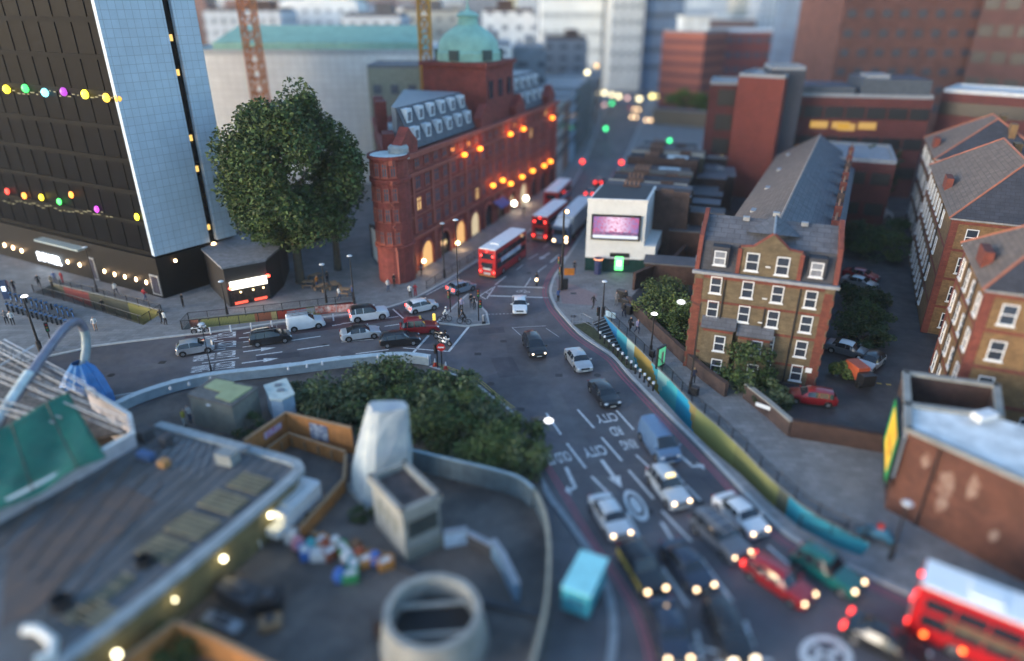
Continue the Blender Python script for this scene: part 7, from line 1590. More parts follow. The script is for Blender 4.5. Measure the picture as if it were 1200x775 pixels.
g = G(411, 366, ZP); t = thing('banner_barrier', 'red and white printed cafe barrier at the kerb left of the red hall', 'barrier', g, .12); b = MB(); b.box((-1.6, 0, .55), (5.0, .08, .9)); b.build('banner', mat('banner_print', (.42, .06, .03), .6, var=.6, scale=2.2, col2=(.6, .55, .5)), t, world=False); b = MB(); [b.box((x_, 0, .5), (.08, .1, 1.05)) for x_ in (-4.1, -1.6, .9)]; b.build('posts', STEEL, t, world=False)
# garden walls of the mansion
def gwall(label, pl, h, m, w=.36, cop=CONC, z=ZP):
    t = thing('boundary_wall', label, 'wall', (*pl[0], z)); a = MB(); wallrib(a, pl, w, z - .1, z + h); a.build('brickwork', m, t); a = MB(); wallrib(a, pl, w + .12, z + h + .002, z + h + .12); a.build('coping', cop, t); return t
gwall('long brown brick wall beside the wide pavement up to the mansion gate', pxs([(735, 360), (757, 382), (798, 422), (825, 446), (850, 465)], ZP), 1.3, DULLB, cop=DULLB)
gwall('short wall with pale coping in front of the dark red estate car', pxs([(872, 466), (898, 487), (925, 511)], ZP), 1.4, DULLB)
gwall('dark low wall closing the courtyard towards the pavement', pxs([(925, 511), (980, 520), (1036, 530), (1050, 545)], ZP), 1.5, DKBRICK, cop=DKBRICK)
gwall('old brick wall climbing behind the garden bushes', pxs([(742, 340), (790, 318), (806, 300), (816, 262)], ZP), 2.2, DKBRICK, cop=DKBRICK)
g = G(893, 486, ZP); t = MB(); t.box((g.x - .2, g.y - .35, 1.2), (1.3, .06, .35), -.7); o = t.build('name_board', WHTP); tag(o, 'small white board on the wall before the dark red estate car', 'sign')
g = G(996, 441, ZY); t = thing('skip_lorry', 'small orange box lorry among the courtyard plants', 'lorry', g, -1.4); b = MB(); b.box((.7, 0, 1.15), (2.0, 1.2, 1.3)); b.build('orange_box', mat('skip_orange', (.42, .09, .04), .5, var=.1), t, world=False); b = MB(); b.prism([(1.75, -.7), (2.7, -.65), (2.7, .65), (1.75, .7)], .35, 1.45); b.build('cab', BLACK, t, world=False); b = MB(); b.box((.8, 0, .4), (3.4, 1.1, .2)); b.build('chassis', BLACK, t, world=False)
ty, ri = wheel_meshes(.33)
for x in (-.3, 2.1):
    for s in (-.68, .68): o = bpy.data.objects.new('wheel', ty); COL.objects.link(o); o.parent = t; o.location = (x, s, .33)
# small pavement notice at ramp start
g = G(712, 377, ZP); b = MB(); b.box((g.x + .3, g.y, 1.0), (1.3, .08, .7), -.7); o = b.build('direction_board', mat('board_blue', (.35, .50, .62), .5)); tag(o, 'pale blue board on the railing at the head of the painted ramp', 'sign')

# ================================================================== THE SITE ON THE ROUNDABOUT
def barrier():
    pl = smooth_pl(pxs([(128, 489), (160, 473), (201, 459), (240, 450), (268, 446), (336, 438.5), (400, 430), (450, 425), (480, 424.5), (504, 427.5)], ZP), 4)
    t = thing('road_barrier', 'long pale blue grey barrier curving between the road and the island planting', 'barrier', (*pl[0], ZP)); b = MB(); wallrib(b, pl, .5, ZP, 1.0); b.build('panels', mat('barrier_blue', (.33, .42, .47), .6, var=.12, scale=1), t); b = MB(); wallrib(b, pl, .7, 1.002, 1.1); b.build('cap', mat('barrier_cap', (.45, .54, .58), .6), t)
    for x, y in ((200, 457), (222, 452), (247, 446), (338, 434), (378, 428), (443, 420), (502, 421), (360, 431)):
        g = G(x, y, 1.1); p = MB(); p.lathe([(.1, 0), (.13, .15), (.05, .4), (0, .42)], 8, (g.x, g.y, 1.1)); p.build('lamp_cap', WHTP, t)
    pl = smooth_pl(pxs([(118, 470), (150, 464), (205, 455), (250, 447)], 0), 3); k = MB(); wallrib(k, pl, .2, 0, .25); o = k.build('low_kerb_rail', KERB); tag(o, 'low white kerb rail between the blue tarpaulin and the barrier', 'kerb rail')
barrier()
def site_roof():
    z = 3.2; P = pxs([(185, 499), (262, 520), (338, 541), (349, 549), (344, 560), (250, 640), (160, 712), (66, 782), (-30, 850), (-120, 700), (-60, 590), (60, 545)], z)
    t = thing('station_roof', 'low flat roofed station building with grey roofing, yellowish rooflights and a pale edge', 'building', (*P[3], 0))
    w = MB(); w.prism(P, 0, z - .25); w.build('wall', mat('station_wall', (.16, .135, .06), .8, var=.2, scale=1), t); r = MB(); r.prism(P, z - .249, z, 0); r.build('roof', ROOFM, t)
    c = MB(); pl = smooth_pl(P[:9], 3); wallrib(c, pl, .7, z - .15, z + .22); c.build('coping', mat('edge_lead', (.30, .34, .36), .6, var=.15), t)
    YR = mat('rooflight_yellow_grey', (.19, .185, .12), .5, var=.2, scale=1, kind='slate', extra=(5, .12, .02))
    d1 = (V2(G(338, 541, z)) - V2(G(185, 499, z))).normalized(); d2 = (V2(G(66, 782, z)) - V2(G(344, 560, z))).normalized()
    for i, (x, y, a, b_) in enumerate([(293, 568, 2.6, 1.5), (262, 590, 2.8, 1.6), (226, 618, 2.8, 1.7), (192, 645, 2.6, 1.6), (118, 702, 1.0, 3.6), (112, 722, 2.0, 1.2)]):
        g = V2(G(x, y, z)); p = [g - d1 * a / 2 - d2 * b_ / 2, g + d1 * a / 2 - d2 * b_ / 2, g + d1 * a / 2 + d2 * b_ / 2, g - d1 * a / 2 + d2 * b_ / 2]; q = MB(); q.prism(p, z + .002, z + .14); fr_ = q.build('rooflight', YR, t)
        bq = MB()
        for j in range(5): s0 = p[0].lerp(p[3], j / 4); s1 = p[1].lerp(p[2], j / 4); bq.tube([(s0.x, s0.y, z + .16), (s1.x, s1.y, z + .16)], .04, 4)
        bq.build('glazing_bars', YR, fr_)
    for x, y, r_ in ((170, 661, .5), (73, 710, .6)):
        g = G(x, y, z); q = MB(); q.lathe([(r_, 0), (r_, .5), (r_ * .8, .5), (r_ * .8, .1), (0, .1)], 14, (g.x, g.y, z)); q.build('vent_opening', BLACK, t)
    g = G(268, 543, z); q = MB(); q.box((g.x, g.y, z + .55), (1.3, 1.0, .9), -.3); q.build('fan_unit', mat('fan_unit_grey', (.25, .27, .27), .6), t)
    a, b_ = G(275, 541, z), G(293, 526, z); q = MB(); q.tube([(a.x, a.y, z + .6), (b_.x, b_.y, z + .3)], .14, 8); q.build('duct', STEEL, t)
    pts = [G(28, 738, z + .4), G(44, 738, z + .4), G(62, 752, z + .4), G(60, 768, z + .4), G(42, 775, z + .4)]; q = MB(); q.tube(pts, .28, 10); q.build('white_duct', WHT, t, smooth=True)
    rr = random.Random(2)
    for k in range(16):      # cable runs over the roof
        f = k / 15; a, b_ = G(100 + 90 * f, 520 + 3 * k, z + .05), G(0 + 70 * f, 640 + 5 * k, z + .05); q = None
        if k % 3 == 0:
            q = MB(); q.tube([a, b_], .05, 5); q.build('cable_run', mat('rusty_pipe', (.20, .12, .08), .8), t)
    for k in range(7): a, b_ = G(200 + 8 * k, 512 + 1.5 * k, z + .05), G(170 + 11 * k, 540 + 3 * k, z + .05); q = MB(); q.tube([a, b_], .03, 4); q.build('roof_batten', STEEL, t)
    fs_ = MB()
    for k in range(14): a, b_ = V2(G(185 + 11.7 * k, 500 + 3.3 * k, z)), V2(G(-30 + 9 * k, 640 + 12 * k, z)); fs_.tube([(a.x, a.y, z + .01), (b_.x, b_.y, z + .01)], .03, 4)
    fs_.build('felt_seams', mat('seam', (.06, .06, .062), .6), t)
    br_ = MB(); br_.prism(pxs([(10, 640), (70, 590), (150, 570), (185, 590), (120, 640), (40, 720), (0, 740)], z), z + .002, z + .03); br_.build('rusted_deck', mat('rusted_deck', (.13, .085, .065), .85, var=.35, scale=.8, col2=(.06, .06, .065)), t)
    for i, (x, y) in enumerate(((317, 604), (262, 655), (137, 767), (205, 703))):
        g = G(x, y, 2.0); l = MB(); l.ball((g.x, g.y, 2.0), .17 if i < 3 else .08); l.build('bulkhead_lamp', emit('bulkhead_lamp', (1, .88, .55), 8), t)
        li = bpy.data.lights.new('bulkhead_glow', 'POINT'); li.energy = 4; li.color = (1, .8, .4); li.shadow_soft_size = .2; q_ = bpy.data.objects.new('bulkhead_glow', li); COL.objects.link(q_); q_.location = (g.x + .3, g.y - .1, 1.9)
    for i, (x, y, m, s, lab) in enumerate([(172, 538, mat('blue_box', (.06, .12, .25), .5), (1.3, .6, .5), 'blue tool box on the station roof'), (193, 547, mat('orange_box', (.45, .22, .08), .6), (.7, .6, .5), 'orange crate beside the blue tool box'), (170, 515, DKGREY, (1.2, .9, .9), 'dark machine on the station roof behind the tool box'), (196, 522, DKGREY, (.8, .7, .8), 'dark coil stack on the station roof near the site kiosk'), (150, 524, STEEL, (.8, .5, .6), 'grey unit on the station roof by the hoarding end')]):
        g = G(x, y, z); o = thing('site_equipment', lab, 'site equipment', (g.x, g.y, z), -.4); q = MB(); q.box((0, 0, s[2] / 2 + .06), s); q.build('case', m, o, world=False); q = MB(); [q.box((sx * s[0] * .4, 0, .03), (.1, s[1], .06)) for sx in (-1, 1)]; q.build('skids', BLACK, o, world=False)
    # hoarding along the far edge
    pl = [xy((-40, 636), z), xy((0, 612), z), xy((85, 566), z), xy((160, 523), z)]; h = thing('white_hoarding', 'white and pinkish hoarding on the far edge of the station roof under the green netting', 'hoarding', (*pl[0], z)); q = MB(); wallrib(q, pl, .2, z, z + 1.15); q.build('boards', mat('hoarding_white', (.48, .46, .50), .7, var=.15, scale=.9), h); q = MB(); wallrib(q, pl, .32, z + 1.152, z + 1.25); q.build('cap', WHT, h)
    pl = [xy((160, 523), z), xy((155, 498), z), xy((105, 466), z)]; h = thing('white_hoarding', 'white hoarding return at the corner beside the blue tarpaulin', 'hoarding', (*pl[0], z)); q = MB(); wallrib(q, pl, .2, z - 3, z + .9); q.build('boards', mat('hoarding_white', (.48, .46, .50), .7), h); q = MB(); wallrib(q, pl, .32, z + .902, z + 1.0); q.build('cap', WHT, h)
site_roof()
def tube_arch():
    B0, Q = xy((100, 476)), xy((-80, 640)); F_ = Face(B0, Q); pts = []
    for x, y in [(97, 440), (99, 424), (101, 408), (100, 393), (96, 382), (88, 377), (76, 385), (62, 402), (48, 421), (32, 444), (16, 468), (0, 493), (-18, 520), (-38, 552)]:
        u, z = F_.pix(x, y); pts.append(F_.pt(u, z))
    t = thing('tube_arch', 'huge grey violet steel tube arch rising from the blue tarpaulin at the left', 'arch', (*B0, 0)); b = MB(); p0 = F_.pt(F_.pix(97, 440)[0], 0); pp = [p0] + pts
    sp_ = []
    for i in range(len(pp) - 1):
        q0, q1, q2, q3 = pp[max(i - 1, 0)], pp[i], pp[i + 1], pp[min(i + 2, len(pp) - 1)]
        for j in range(4):
            s = j / 4; sp_.append(.5 * (2 * q1 + (q2 - q0) * s + (2 * q0 - 5 * q1 + 4 * q2 - q3) * s * s + (3 * q1 - q0 - 3 * q2 + q3) * s ** 3))
    sp_.append(pp[-1]); k = int(len(sp_) * .33)
    r = .38; b.tube(sp_[:k + 1], r, 14); b.build('upright', mat('arch_grey', (.30, .36, .38), .45, .2, var=.1), t, smooth=True, ang=60); b = MB(); b.tube(sp_[k:], r, 14); b.build('curved_tube', mat('arch_violet', (.20, .21, .27), .45, .2, var=.12), t, smooth=True, ang=60)
    n = len(sp_); c = MB(); c.tube([p + Vector((-.04, -.05, .10)) for p in sp_[int(n * .70):]], r + .02, 14); c.build('white_sleeve', mat('sleeve_white', (.58, .66, .66), .6, var=.2), t, smooth=True, ang=60)
    print('ARCH', [tuple(round(v, 1) for v in p) for p in pts][::3])
    # crumpled blue tarpaulin round its foot
    o = thing('blue_tarpaulin', 'bright blue tarpaulin wrapped round the foot of the steel tube arch', 'tarpaulin', (*B0, 0)); m = MB(); rr = random.Random(3); nseg = 22; prof = [(2.1, 0), (2.0, 1.1), (1.6, 2.3), (1.15, 3.3), (.62, 4.0)]; vs = []
    px0 = p0 + Vector((.2, -.8, 0))
    for i, (r_, z_) in enumerate(prof):
        for s in range(nseg):
            a = 2 * math.pi * s / nseg; k_ = 1 + (.12 if s % 2 else -.10) * (1 if i < 4 else .4) + rr.uniform(-.05, .05); x, y = r_ * k_ * math.cos(a), r_ * k_ * math.sin(a) * .9
            vs.append((px0.x + x + (p0.x - px0.x) * i / 4, px0.y + y + (p0.y - px0.y) * i / 4, z_))
    m.add(vs, [(i * nseg + s, i * nseg + (s + 1) % nseg, (i + 1) * nseg + (s + 1) % nseg, (i + 1) * nseg + s) for i in range(4) for s in range(nseg)]); m.build('sheet', mat('tarp_blue', (.05, .22, .52), .45, var=.15, scale=1), o)
tube_arch()
def truss_and_net():
    def girder(label, a, b, w=.9, n=12):
        d = (b - a).normalized(); s = Vector((d.y, -d.x, 0)).normalized() * w / 2; up = Vector((0, 0, w * .8)); t = thing('steel_girder', label, 'girder', tuple(a))
        c = MB(); ch = [(-s, Vector()), (s, Vector()), (-s, up), (s, up)]
        for o, u in ch: c.tube([a + o + u, b + o + u], .06, 6)
        c.build('chords', mat('girder_grey', (.42, .43, .44), .6, var=.15), t); q = MB()
        for k in range(n):
            p0, p1 = a.lerp(b, k / n), a.lerp(b, (k + 1) / n)
            for o in (-s, s): q.tube([p0 + o, p1 + o + up], .03, 4); q.tube([p1 + o + up, p1 + o], .03, 4)
            q.tube([p0 - s, p1 + s], .03, 4); q.tube([p0 - s + up, p1 + s + up], .03, 4)
        q.build('lattice', DKGREY, t); return t
    girder('upper white steel lattice girder behind the tube arch', G(-30, 398, 5.6), G(108, 470, 5.2)); girder('lower white steel lattice girder nearer the green netting', G(-40, 425, 5.4), G(150, 505, 4.6), .8)
    girder('shortest steel girder at the left edge above the netting', G(-30, 470, 5.0), G(70, 500, 4.6), .7, 8)
    for i, (a, b, lab) in enumerate([((5, 398, 6.2), (100, 448, 5.0), 'thin white brace running from the left edge to the tarpaulin'), ((-20, 440, 5.5), (40, 405, 6.0), 'thin white brace crossing the girders at the left edge')]):
        m = MB(); m.tube([G(*a), G(*b)], .05, 6); o = m.build('steel_brace', WFRAME); tag(o, lab, 'brace')
    d = MB(); d.prism(pxs([(-60, 470), (-40, 412), (20, 420), (110, 470), (150, 505), (80, 520), (0, 560)], 2.2), 2.0, 2.2); o = d.build('work_deck', mat('deck_boards', (.20, .17, .15), .85, var=.35, scale=2.5, kind='slate', extra=(2.4, .25, .03))); tag(o, 'boarded work deck under the steel girders and netting at the left', 'deck')
    for i, (x, y) in enumerate(((-30, 440), (40, 450), (110, 475), (20, 540))):
        g = G(x, y, 2.0); m = MB(); m.box((g.x, g.y, 1.05), (.2, .2, 1.9)); o = m.build('deck_prop', STEEL); tag(o, ['deck prop out at the left edge', 'deck prop below the tube arch', 'deck prop beside the blue tarpaulin', 'deck prop hidden below the green netting'][i], 'prop', 'deck props')
    # green netting
    c00, c10, c11, c01 = G(-50, 530, 5.6), G(80, 459, 5.8), G(124, 534, 4.6), G(-40, 622, 4.4); N_ = 26; vs = []; rr = random.Random(6)
    for i in range(N_ + 1):
        for j in range(N_ + 1):
            u, v = i / N_, j / N_; p = c00.lerp(c10, u).lerp(c01.lerp(c11, u), v); sag = -.7 * math.sin(math.pi * v) * (.6 + .4 * math.sin(u * 3)); fold = .12 * math.sin(u * 11 + v * 6) + .06 * math.sin(v * 17 - u * 12) + .03 * rr.uniform(-1, 1)
            vs.append((p.x, p.y, p.z + sag + fold))
    m = MB(); m.add(vs, [(i * (N_ + 1) + j, (i + 1) * (N_ + 1) + j, (i + 1) * (N_ + 1) + j + 1, i * (N_ + 1) + j + 1) for i in range(N_) for j in range(N_)]); t = thing('green_netting', 'sagging green debris netting slung over the steel frame at the left edge', 'netting', tuple(c00)); o = m.build('net', mat('net_green', (.01, .16, .10), .5, var=.2, scale=.25, col2=(.005, .075, .055)), t, smooth=True, ang=80); sm = o.modifiers.new('s', 'SOLIDIFY'); sm.thickness = .03
    for f in (.45, .78):
        a, b = c00.lerp(c10, f), c01.lerp(c11, f); q = MB(); q.tube([a + Vector((0, 0, .25)), a.lerp(b, .5) + Vector((0, 0, -.35)), b + Vector((0, 0, .25))], .06, 5); q.build('support_cable', BLACK, t)
truss_and_net()
def kiosks():
    z = 3.2; P = pxs([(221, 462), (250, 442), (301, 454), (271, 475)], z); t = thing('site_kiosk', 'square grey green concrete kiosk with two yellow green rooflights beside the barrier', 'kiosk', (*P[0], 0))
    w = MB(); w.prism(P, 0, z - .2); w.build('wall', CONCG, t); ce = sum([V2(p) for p in P], Vector((0, 0))) / 4; r = MB(); r.prism([ce + (V2(p) - ce) * 1.05 for p in P], z - .198, z); r.build('roof', mat('kiosk_lid', (.16, .15, .14), .85, var=.2), t)
    for q in ([(239, 453), (253, 444), (275, 448), (259, 459)], [(252, 465), (272, 449.5), (296, 454), (270, 471)]):
        m = MB(); m.prism(pxs(q, z + .12), z + .002, z + .12); o = m.build('rooflight', mat('rooflight_green', (.40, .44, .24), .4, var=.12, scale=1, kind='slate', extra=(.6, 4, .04)), t)
    g = G(246, 474, 2.6); l = MB(); l.ball((g.x, g.y - .1, 2.6), (.3, .15, .12)); l.build('wall_light', WHTP, t)
    z = 2.7; P = pxs([(310, 452), (335, 444), (344, 461), (330, 468), (317, 467)], z); t = thing('site_booth', 'small white and pale blue booth between the concrete kiosk and the shrubs', 'booth', (*P[0], 0)); w = MB(); w.prism(P, 0, z - .15); w.build('wall', mat('booth_blue', (.30, .42, .55), .5, var=.1), t); r = MB(); ce = sum([V2(p) for p in P], Vector((0, 0))) / 5; r.prism([ce + (V2(p) - ce) * 1.08 for p in P], z - .148, z); r.build('roof', mat('booth_roof', (.55, .60, .56), .6), t)
    for x, y in ((326, 452), (329, 458)): g = G(x, y, z); h = MB(); h.box((g.x, g.y, z + .06), (.55, .45, .1), .2); h.build('roof_hatch', STEEL, t)
    # concrete block house
    z = 4.3; P = pxs([(434, 558), (474.5, 542), (514, 580), (471, 599)], z); t = thing('concrete_block_house', 'pale concrete block house with a dark sunken roof and a front window on the site', 'block house', (*P[0], 0)); w = MB(); w.prism(P, 0, z - .5); w.build('wall', CONC, t); ce = sum([V2(p) for p in P], Vector((0, 0))) / 4
    pr = MB()
    for i in range(4):
        a, b = V2(P[i]), V2(P[(i + 1) % 4]); f = Face(a, b); pr.box(f.pt(f.L / 2, z - .2, 0), (f.L + .3, .32, .55), f.rot)
    pr.build('parapet', CONC, t); r = MB(); r.prism([ce + (V2(p) - ce) * .95 for p in P], z - .499, z - .4); r.build('roof', mat('brown_felt', (.10, .075, .07), .9, var=.25), t)
    f = Face(P[3], P[2]); m = MB(); f.boxon(m, f.L * .52, 2.5, f.L * .8, 1.3, .06); m.build('window', glass('grime_glass', (.05, .06, .06), .3), t); m = MB(); f.boxon(m, f.L / 2, .5, f.L, .9, .2); m.build('plinth', CONCG, t)
    f = Face(P[0], P[3]); m = MB(); [f.boxon(m, f.L * k, 2.4, .5, 1.2, .05) for k in (.25, .5, .75)]; m.build('louvres', CONCG, t)
    # sheet wrapped funnel
    t = thing('wrapped_funnel', 'tall white sheeted structure with rope marks standing between the plywood hoarding and the block house', 'wrapped structure', G(440, 585, 0)); base = pxs([(406, 572), (431, 600), (484, 574), (462, 552)], 0); top = pxs([(431, 470), (437, 485), (479, 479), (474, 469)], 6.9)
    mid = [(V2(a) * .45 + V2(b) * .55) for a, b in zip(base, top)]; cm = sum(mid, Vector((0, 0))) / 4; rings = []
    for s in [0, .12, .3, .5, .7, .85, .96, 1.0]:
        bul = 1 + .12 * math.sin(math.pi * min(1, s)) ; rg = []
        q = [V2(a).lerp(V2(b), s) for a, b in zip(base, top)]; c = sum(q, Vector((0, 0))) / 4; q = [c + (p - c) * (bul if s < .97 else 1) for p in q]
        for i in range(4):
            a, b, prev = q[i], q[(i + 1) % 4], q[i - 1]
            for k in (.14, .38, .62, .86): rg.append(a.lerp(b, k) + (c - a.lerp(b, k)) * (.0 if k in (.38, .62) else .02))
        rings.append([(p.x, p.y, s * 6.9) for p in rg])
    m = MB(); n = 16; vs = [p for r_ in rings for p in r_]; rr = random.Random(8); vs = [(x + rr.uniform(-.05, .05), y + rr.uniform(-.05, .05), z_) for x, y, z_ in vs]
    m.add(vs, [(i * n + k, (i + 1) * n + k, (i + 1) * n + (k + 1) % n, i * n + (k + 1) % n) for i in range(len(rings) - 1) for k in range(n)] + [tuple((len(rings) - 1) * n + k for k in range(n))]); m.build('sheeting', mat('sheeting_white', (.42, .46, .46), .7, var=.13, scale=.5, col2=(.24, .29, .35), bump=.6), t)
    m = MB(); rb = [Vector((*(cm + (V2(p) - cm) * 1.0), .25)) for p in base]; rb = [Vector((*p, .2)) for p in base]; m.tube([*rb, rb[0]], .2, 6); m.build('base_kerb', CONC, t)
    # round vent shaft
    c = G(507, 716, 2.4); t = thing('round_vent_shaft', 'large round concrete vent shaft with a dark open top at the bottom of the picture', 'vent shaft', (c.x, c.y, 0)); m = MB(); m.lathe([(3.15, 0), (2.75, 2.3), (2.75, 2.5), (2.35, 2.5), (2.3, .4)], 36, (c.x, c.y, 0)); m.build('drum', CONC, t, smooth=True, ang=40); m = MB(); m.lathe([(2.35, 0), (0, 0)], 24, (c.x, c.y, 1.0)); m.build('pit_floor', BLACK, t); m = MB(); m.box((c.x, c.y + .9, 1.9), (4.0, .2, .2), .1); m.box((c.x, c.y - 1.2, 1.9), (3.6, .2, .2), .1); m.build('cross_beam', CONC, t)
kiosks()
def site_bits():
    def hoard(label, pl, h, m, name='plywood_hoarding', cat='hoarding', w=.12, studs=None, z=ZP, cap=TIMBERB):
        t = thing(name, label, cat, (*pl[0], z)); a = MB(); wallrib(a, pl, w, z, z + h); a.build('boards', m, t); a = MB(); wallrib(a, pl, w + .12, z + h + .002, z + h + .1); a.build('top_rail', cap, t)
        if studs:
            L_ = sum((Vector(b) - Vector(a_)).length for a_, b in zip(pl, pl[1:])); n = int(L_ / 1.2)
            for k in range(1, n):
                s = L_ * k / n
                for a_, b in zip(pl, pl[1:]):
                    l = (Vector(b) - Vector(a_)).length
                    if s <= l:
                        p = Vector(a_).lerp(Vector(b), s / l); d = (Vector(b) - Vector(a_)).normalized(); p = p + Vector((d.y, -d.x)) * studs; q = MB(); q.box((p.x, p.y, z + h / 2 - .1), (.12, .12, h - .2), math.atan2(d.y, d.x)); q.build('stud', TIMBERB, t); break
                    s -= l
        return t
    z = 2.6
    t = hoard('orange plywood hoarding round the back of the works yard', pxs([(286, 517), (335, 484), (412, 502)], z), z - ZP, TIMBER)
    hoard('low orange plywood wall with timber studs inside the works yard', pxs([(313, 526), (338, 508), (405, 530)], 1.3), 1.3 - ZP, TIMBER, studs=.12)
    hoard('low orange plywood wall running down past the white machine', pxs([(405, 533), (403, 562), (380, 588), (352, 618)], 1.2), 1.2 - ZP, TIMBER)
    hoard('orange plywood enclosure at the bottom edge of the picture', pxs([(120, 790), (205, 728), (250, 745), (340, 790)], 2.2), 2.0, TIMBER)
    f = Face(xy((286, 517), z), xy((335, 484), z)); g = MB(); f.boxon(g, f.L * .62, 1.9, f.L * .42, .55, .05, .08); o = g.build('site_banner', mat('pink_banner', (.45, .12, .28), .6, var=.8, scale=2.5, col2=(.5, .52, .6))); tag(o, 'pink and white banner on the left plywood hoarding', 'banner')
    f = Face(xy((335, 484), z), xy((412, 502), z)); g = MB(); g.lathe([(0, 0), (.75, 0)], 16); g = MB(); f.boxon(g, f.L * .5, 1.5, 1.7, 1.5, .05, .08); o = g.build('site_poster', mat('blue_poster', (.04, .06, .16), .5, var=.8, scale=2.2, col2=(.5, .55, .6))); tag(o, 'dark blue and white poster on the right plywood hoarding', 'poster')
    FB = mat('fence_blue_grey', (.13, .18, .21), .7, var=.15, scale=1, kind='block', extra=(1.1, 9, .03)); hoard('blue grey board fence behind the block house below the shrubs', smooth_pl(pxs([(478, 527), (520, 537), (575, 550), (608, 560), (625, 573)], 1.9), 3), 1.9 - ZP, FB, 'board_fence', 'fence', cap=mat('fence_cap', (.27, .36, .40), .6))
    hoard('curved fence running down the right edge of the site to the bottom of the picture', smooth_pl(pxs([(626, 574), (638, 600), (643, 640), (641, 700), (632, 745), (618, 800)], 1.6), 3), 1.6 - ZP, FB, 'board_fence', 'fence', cap=mat('fence_timber_cap', (.34, .31, .24), .8))
    # blue sheets
    for i, (pl, h, m, lab) in enumerate([([(521, 641), (548, 636)], 1.2, mat('sheet_pale_blue', (.35, .50, .66), .5), 'pale blue sheet beside the block house'), ([(578, 652), (590, 670), (606, 706)], 1.4, mat('sheet_blue', (.13, .24, .36), .5), 'slate blue panel standing in the middle of the site'), ([(548, 636), (578, 652)], .9, DKGREY, 'dark low panel joining the two blue sheets')]):
        hoard(lab, pxs(pl, ZP), h, m, 'site_sheet', 'sheeting', w=.3, cap=STEEL)
    # white site generator
    g = G(348, 606, ZP); t = thing('site_generator', 'white boxy generator trailer left of the low plywood wall', 'generator', g, heading((335, 620), (368, 588))); b = MB(); b.prism([(-1.9, -.85), (1.9, -.85), (2.0, -.6), (2.0, .6), (1.9, .85), (-1.9, .85)], .45, 1.95); b.build('body', WHTP, t, world=False); b = MB(); b.box((.2, 0, 2.03), (2.8, 1.2, .14)); b.build('roof_panel', WHTP, t, world=False); b = MB(); b.box((-2.3, 0, .75), (.9, 1.5, .6)); b.build('front_box', WHT, t, world=False)
    ty, ri = wheel_meshes(.32)
    for s in (-.8, .8): o = bpy.data.objects.new('wheel', ty); COL.objects.link(o); o.parent = t; o.location = (0, s, .32)
    # turquoise trailer in the slip road
    z = 2.3; c0 = G(684, 704, 0); rz = heading((676, 722), (697, 678)); t = thing('site_trailer', 'turquoise box trailer parked inside the slip road kerb', 'trailer', (c0.x, c0.y, 0), rz); b = MB(); b.prism([(-1.6, -.85), (1.5, -.85), (1.65, -.7), (1.65, .7), (1.5, .85), (-1.6, .85)], .5, 2.2); b.build('body', mat('trailer_teal', (.04, .30, .38), .5), t, world=False); b = MB(); b.prism([(-1.66, -.92), (1.7, -.92), (1.7, .92), (-1.66, .92)], 2.202, 2.3); b.build('roof', mat('trailer_roof', (.30, .72, .76), .5), t, world=False); b = MB(); b.box((-1.63, 0, 1.4), (.04, 1.2, .8)); b.build('rear_door', mat('trailer_door', (.03, .16, .24), .4), t, world=False)
    for s in (-.8, .8): o = bpy.data.objects.new('wheel', ty); COL.objects.link(o); o.parent = t; o.location = (0, s, .32)
    # sacks and crates in a row
    rr = random.Random(12); cols = [('white', (.6, .6, .6)), ('blue', (.05, .15, .45)), ('turquoise', (.05, .35, .38)), ('green', (.04, .30, .10)), ('rust red', (.30, .07, .03)), ('orange', (.6, .24, .05)), ('pink', (.5, .22, .28)), ('brown', (.16, .09, .05))]
    spots = [(343, 633, 0), (350, 642, 6), (358, 652, 1), (366, 645, 2), (374, 655, 0), (382, 645, 4), (388, 653, 4), (394, 642, 0), (402, 648, 3), (408, 657, 0), (415, 668, 2), (422, 655, 4), (430, 662, 5), (440, 660, 1), (452, 665, 5), (399, 680, 1), (411, 680, 3), (340, 625, 7), (298, 640, 0), (418, 645, 7), (377, 640, 5)]
    for i, (x, y, c) in enumerate(spots):
        g = G(x, y, ZP); n_, cc = cols[c]; sk = i % 2; nb = ['next to the generator', 'left part of the rubbish row', 'middle of the rubbish row', 'right part of the rubbish row', 'below the rubbish row', 'apart, near the station wall lamps'][0 if x < 348 and x > 320 else 5 if x < 320 else 4 if y > 672 else 1 if x < 380 else 2 if x < 415 else 3]
        t = thing('rubble_sack' if sk else 'crate', '%s %s %s, number of its colour there is one; %s' % (n_, 'sack' if sk else 'crate', nb, 'front' if y > 655 else 'back') if 0 else '%s %s %s, %s side' % (n_, 'sack' if sk else 'crate', nb, 'near' if y > 650 else 'far'), 'sack' if sk else 'crate', g, rr.uniform(0, 3), 'rubbish sacks and crates on the site'); m = mat('junk_' + n_.replace(' ', '_'), cc, .7)
        if sk: b = MB(); b.lathe([(.0, 0), (.42, .05), (.5, .3), (.42, .6), (.18, .75), (.26, .88), (0, .86)], 9); b.build('bag', m, t, world=False)
        else:
            b = MB(); b.box((0, 0, .06), (1.0, .7, .1)); b.box((-.47, 0, .4), (.06, .7, .6)); b.box((.47, 0, .4), (.06, .7, .6)); b.box((0, .32, .4), (.88, .06, .6)); b.box((0, -.32, .4), (.88, .06, .6)); b.build('box', m, t, world=False); b = MB(); b.box((0, 0, .5), (.8, .5, .3), .3); b.build('contents', mat('junk_white', (.6, .6, .6)), t, world=False)
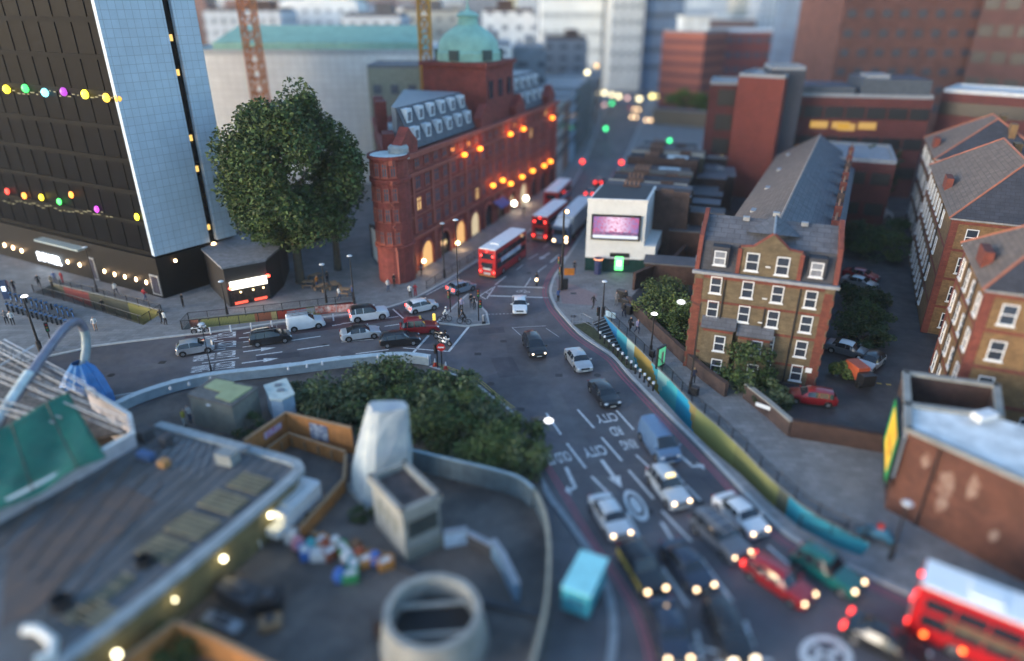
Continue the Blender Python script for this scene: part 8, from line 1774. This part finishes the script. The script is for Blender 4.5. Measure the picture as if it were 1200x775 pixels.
    # dark plant and timber heap lower left
    for i, (x, y, s, m, lab, rz) in enumerate([(285, 705, (3.0, 1.4, 1.1), DKGREY, 'long dark machine lying in the lower left of the site', -.5), (318, 716, (1.4, 1.2, 1.3), BLACK, 'black machine block right of the long dark machine', .2), (262, 735, (2.6, .8, .5), STEEL, 'pale steel trough below the long dark machine', -.4), (318, 735, (1.2, .9, .6), TIMBERB, 'timber stack beside the steel trough', .3), (275, 690, (1.0, .8, .9), BLACK, 'small black drum above the long dark machine', .2), (445, 745, (.6, .6, 1.1), DKBRICK, 'rust brown post box left of the round vent shaft', .2)]):
        g = G(x, y, ZP); t = thing('site_machine', lab, 'site equipment', g, rz); b = MB(); b.prism([(-s[0] / 2, -s[1] / 2), (s[0] / 2 - .15, -s[1] / 2), (s[0] / 2, -s[1] / 2 + .15), (s[0] / 2, s[1] / 2), (-s[0] / 2, s[1] / 2)], .1, s[2]); b.build('casing', m, t, world=False); b = MB(); b.box((0, 0, s[2] + .1), (s[0] * .4, s[1] * .5, .2)); b.build('top_box', DKGREY, t, world=False); b = MB(); b.box((0, 0, .05), (s[0] * .9, s[1] * .7, .1)); b.build('skid', BLACK, t, world=False)
    b = MB(); wallrib(b, pxs([(365, 627), (400, 640), (462, 656)], ZP), .25, ZP, ZP + .35); o = b.build('timber_kerb', TIMBERB); tag(o, 'long timber sleeper behind the rubbish row', 'sleeper')
    b = MB(); wallrib(b, pxs([(460, 660), (560, 705), (640, 725)], ZP), .4, ZP, ZP + .25); o = b.build('cable_trough', DKGREY); tag(o, 'dark cable trough running from the rubbish row past the round vent', 'cable trough')
    shrub('dark green weeds behind the bottom plywood enclosure', 205, 772, 1.6, 1.4, 900, [LEAF, LEAFD], size=.14, seed=91, name='weeds', cat='plant'); shrub('weeds at the foot of the white sheeted structure', 425, 604, .9, .5, 500, [LEAFD, LEAF], size=.1, seed=92, name='weeds', cat='plant')
    shrub('creeper against the concrete kiosk wall', 292, 508, 1.2, 1.6, 700, [LEAFD, LEAF], size=.12, seed=93, name='creeper', cat='plant')
    # recumbent blue shape at the end of the right pavement
    g = G(1025, 634, ZP); t = thing('blue_scooter', 'small blue covered scooter with a red box at the end of the ramp railing', 'scooter', g, -.6); b = MB(); b.tube([(-1.1, 0, .3), (-.5, 0, .7), (.5, 0, .8), (1.1, 0, .35)], [.25, .4, .42, .25], 10); b.build('cover', mat('cover_blue', (.03, .14, .22), .6), t, world=False, smooth=True); b = MB(); b.box((.1, .1, 1.25), (.4, .4, .3)); b.build('box', mat('box_red', (.45, .04, .03), .5), t, world=False)
    for x in (-.9, .9): w = MB(); ring(w, (x, 0, .26), .2, .06); w.build('wheel', TYRE, t, world=False)
site_bits()
hz = MB(); hz.box((0, 620, 44), (2060, 1420, 92)); o = hz.build('haze', WHT); o['kind'] = 'stuff'
m = bpy.data.materials.new('haze'); m.use_nodes = True; N = m.node_tree.nodes; N.remove(N['Principled BSDF']); v = N.new('ShaderNodeVolumePrincipled'); v.inputs['Color'].default_value = (.86, .9, .96, 1); v.inputs['Density'].default_value = 0.00018; v.inputs['Anisotropy'].default_value = .2
m.node_tree.links.new(v.outputs[0], N['Material Output'].inputs['Volume']); o.data.materials.clear(); o.data.materials.append(m)
print('OBJECTS', len(bpy.data.objects))
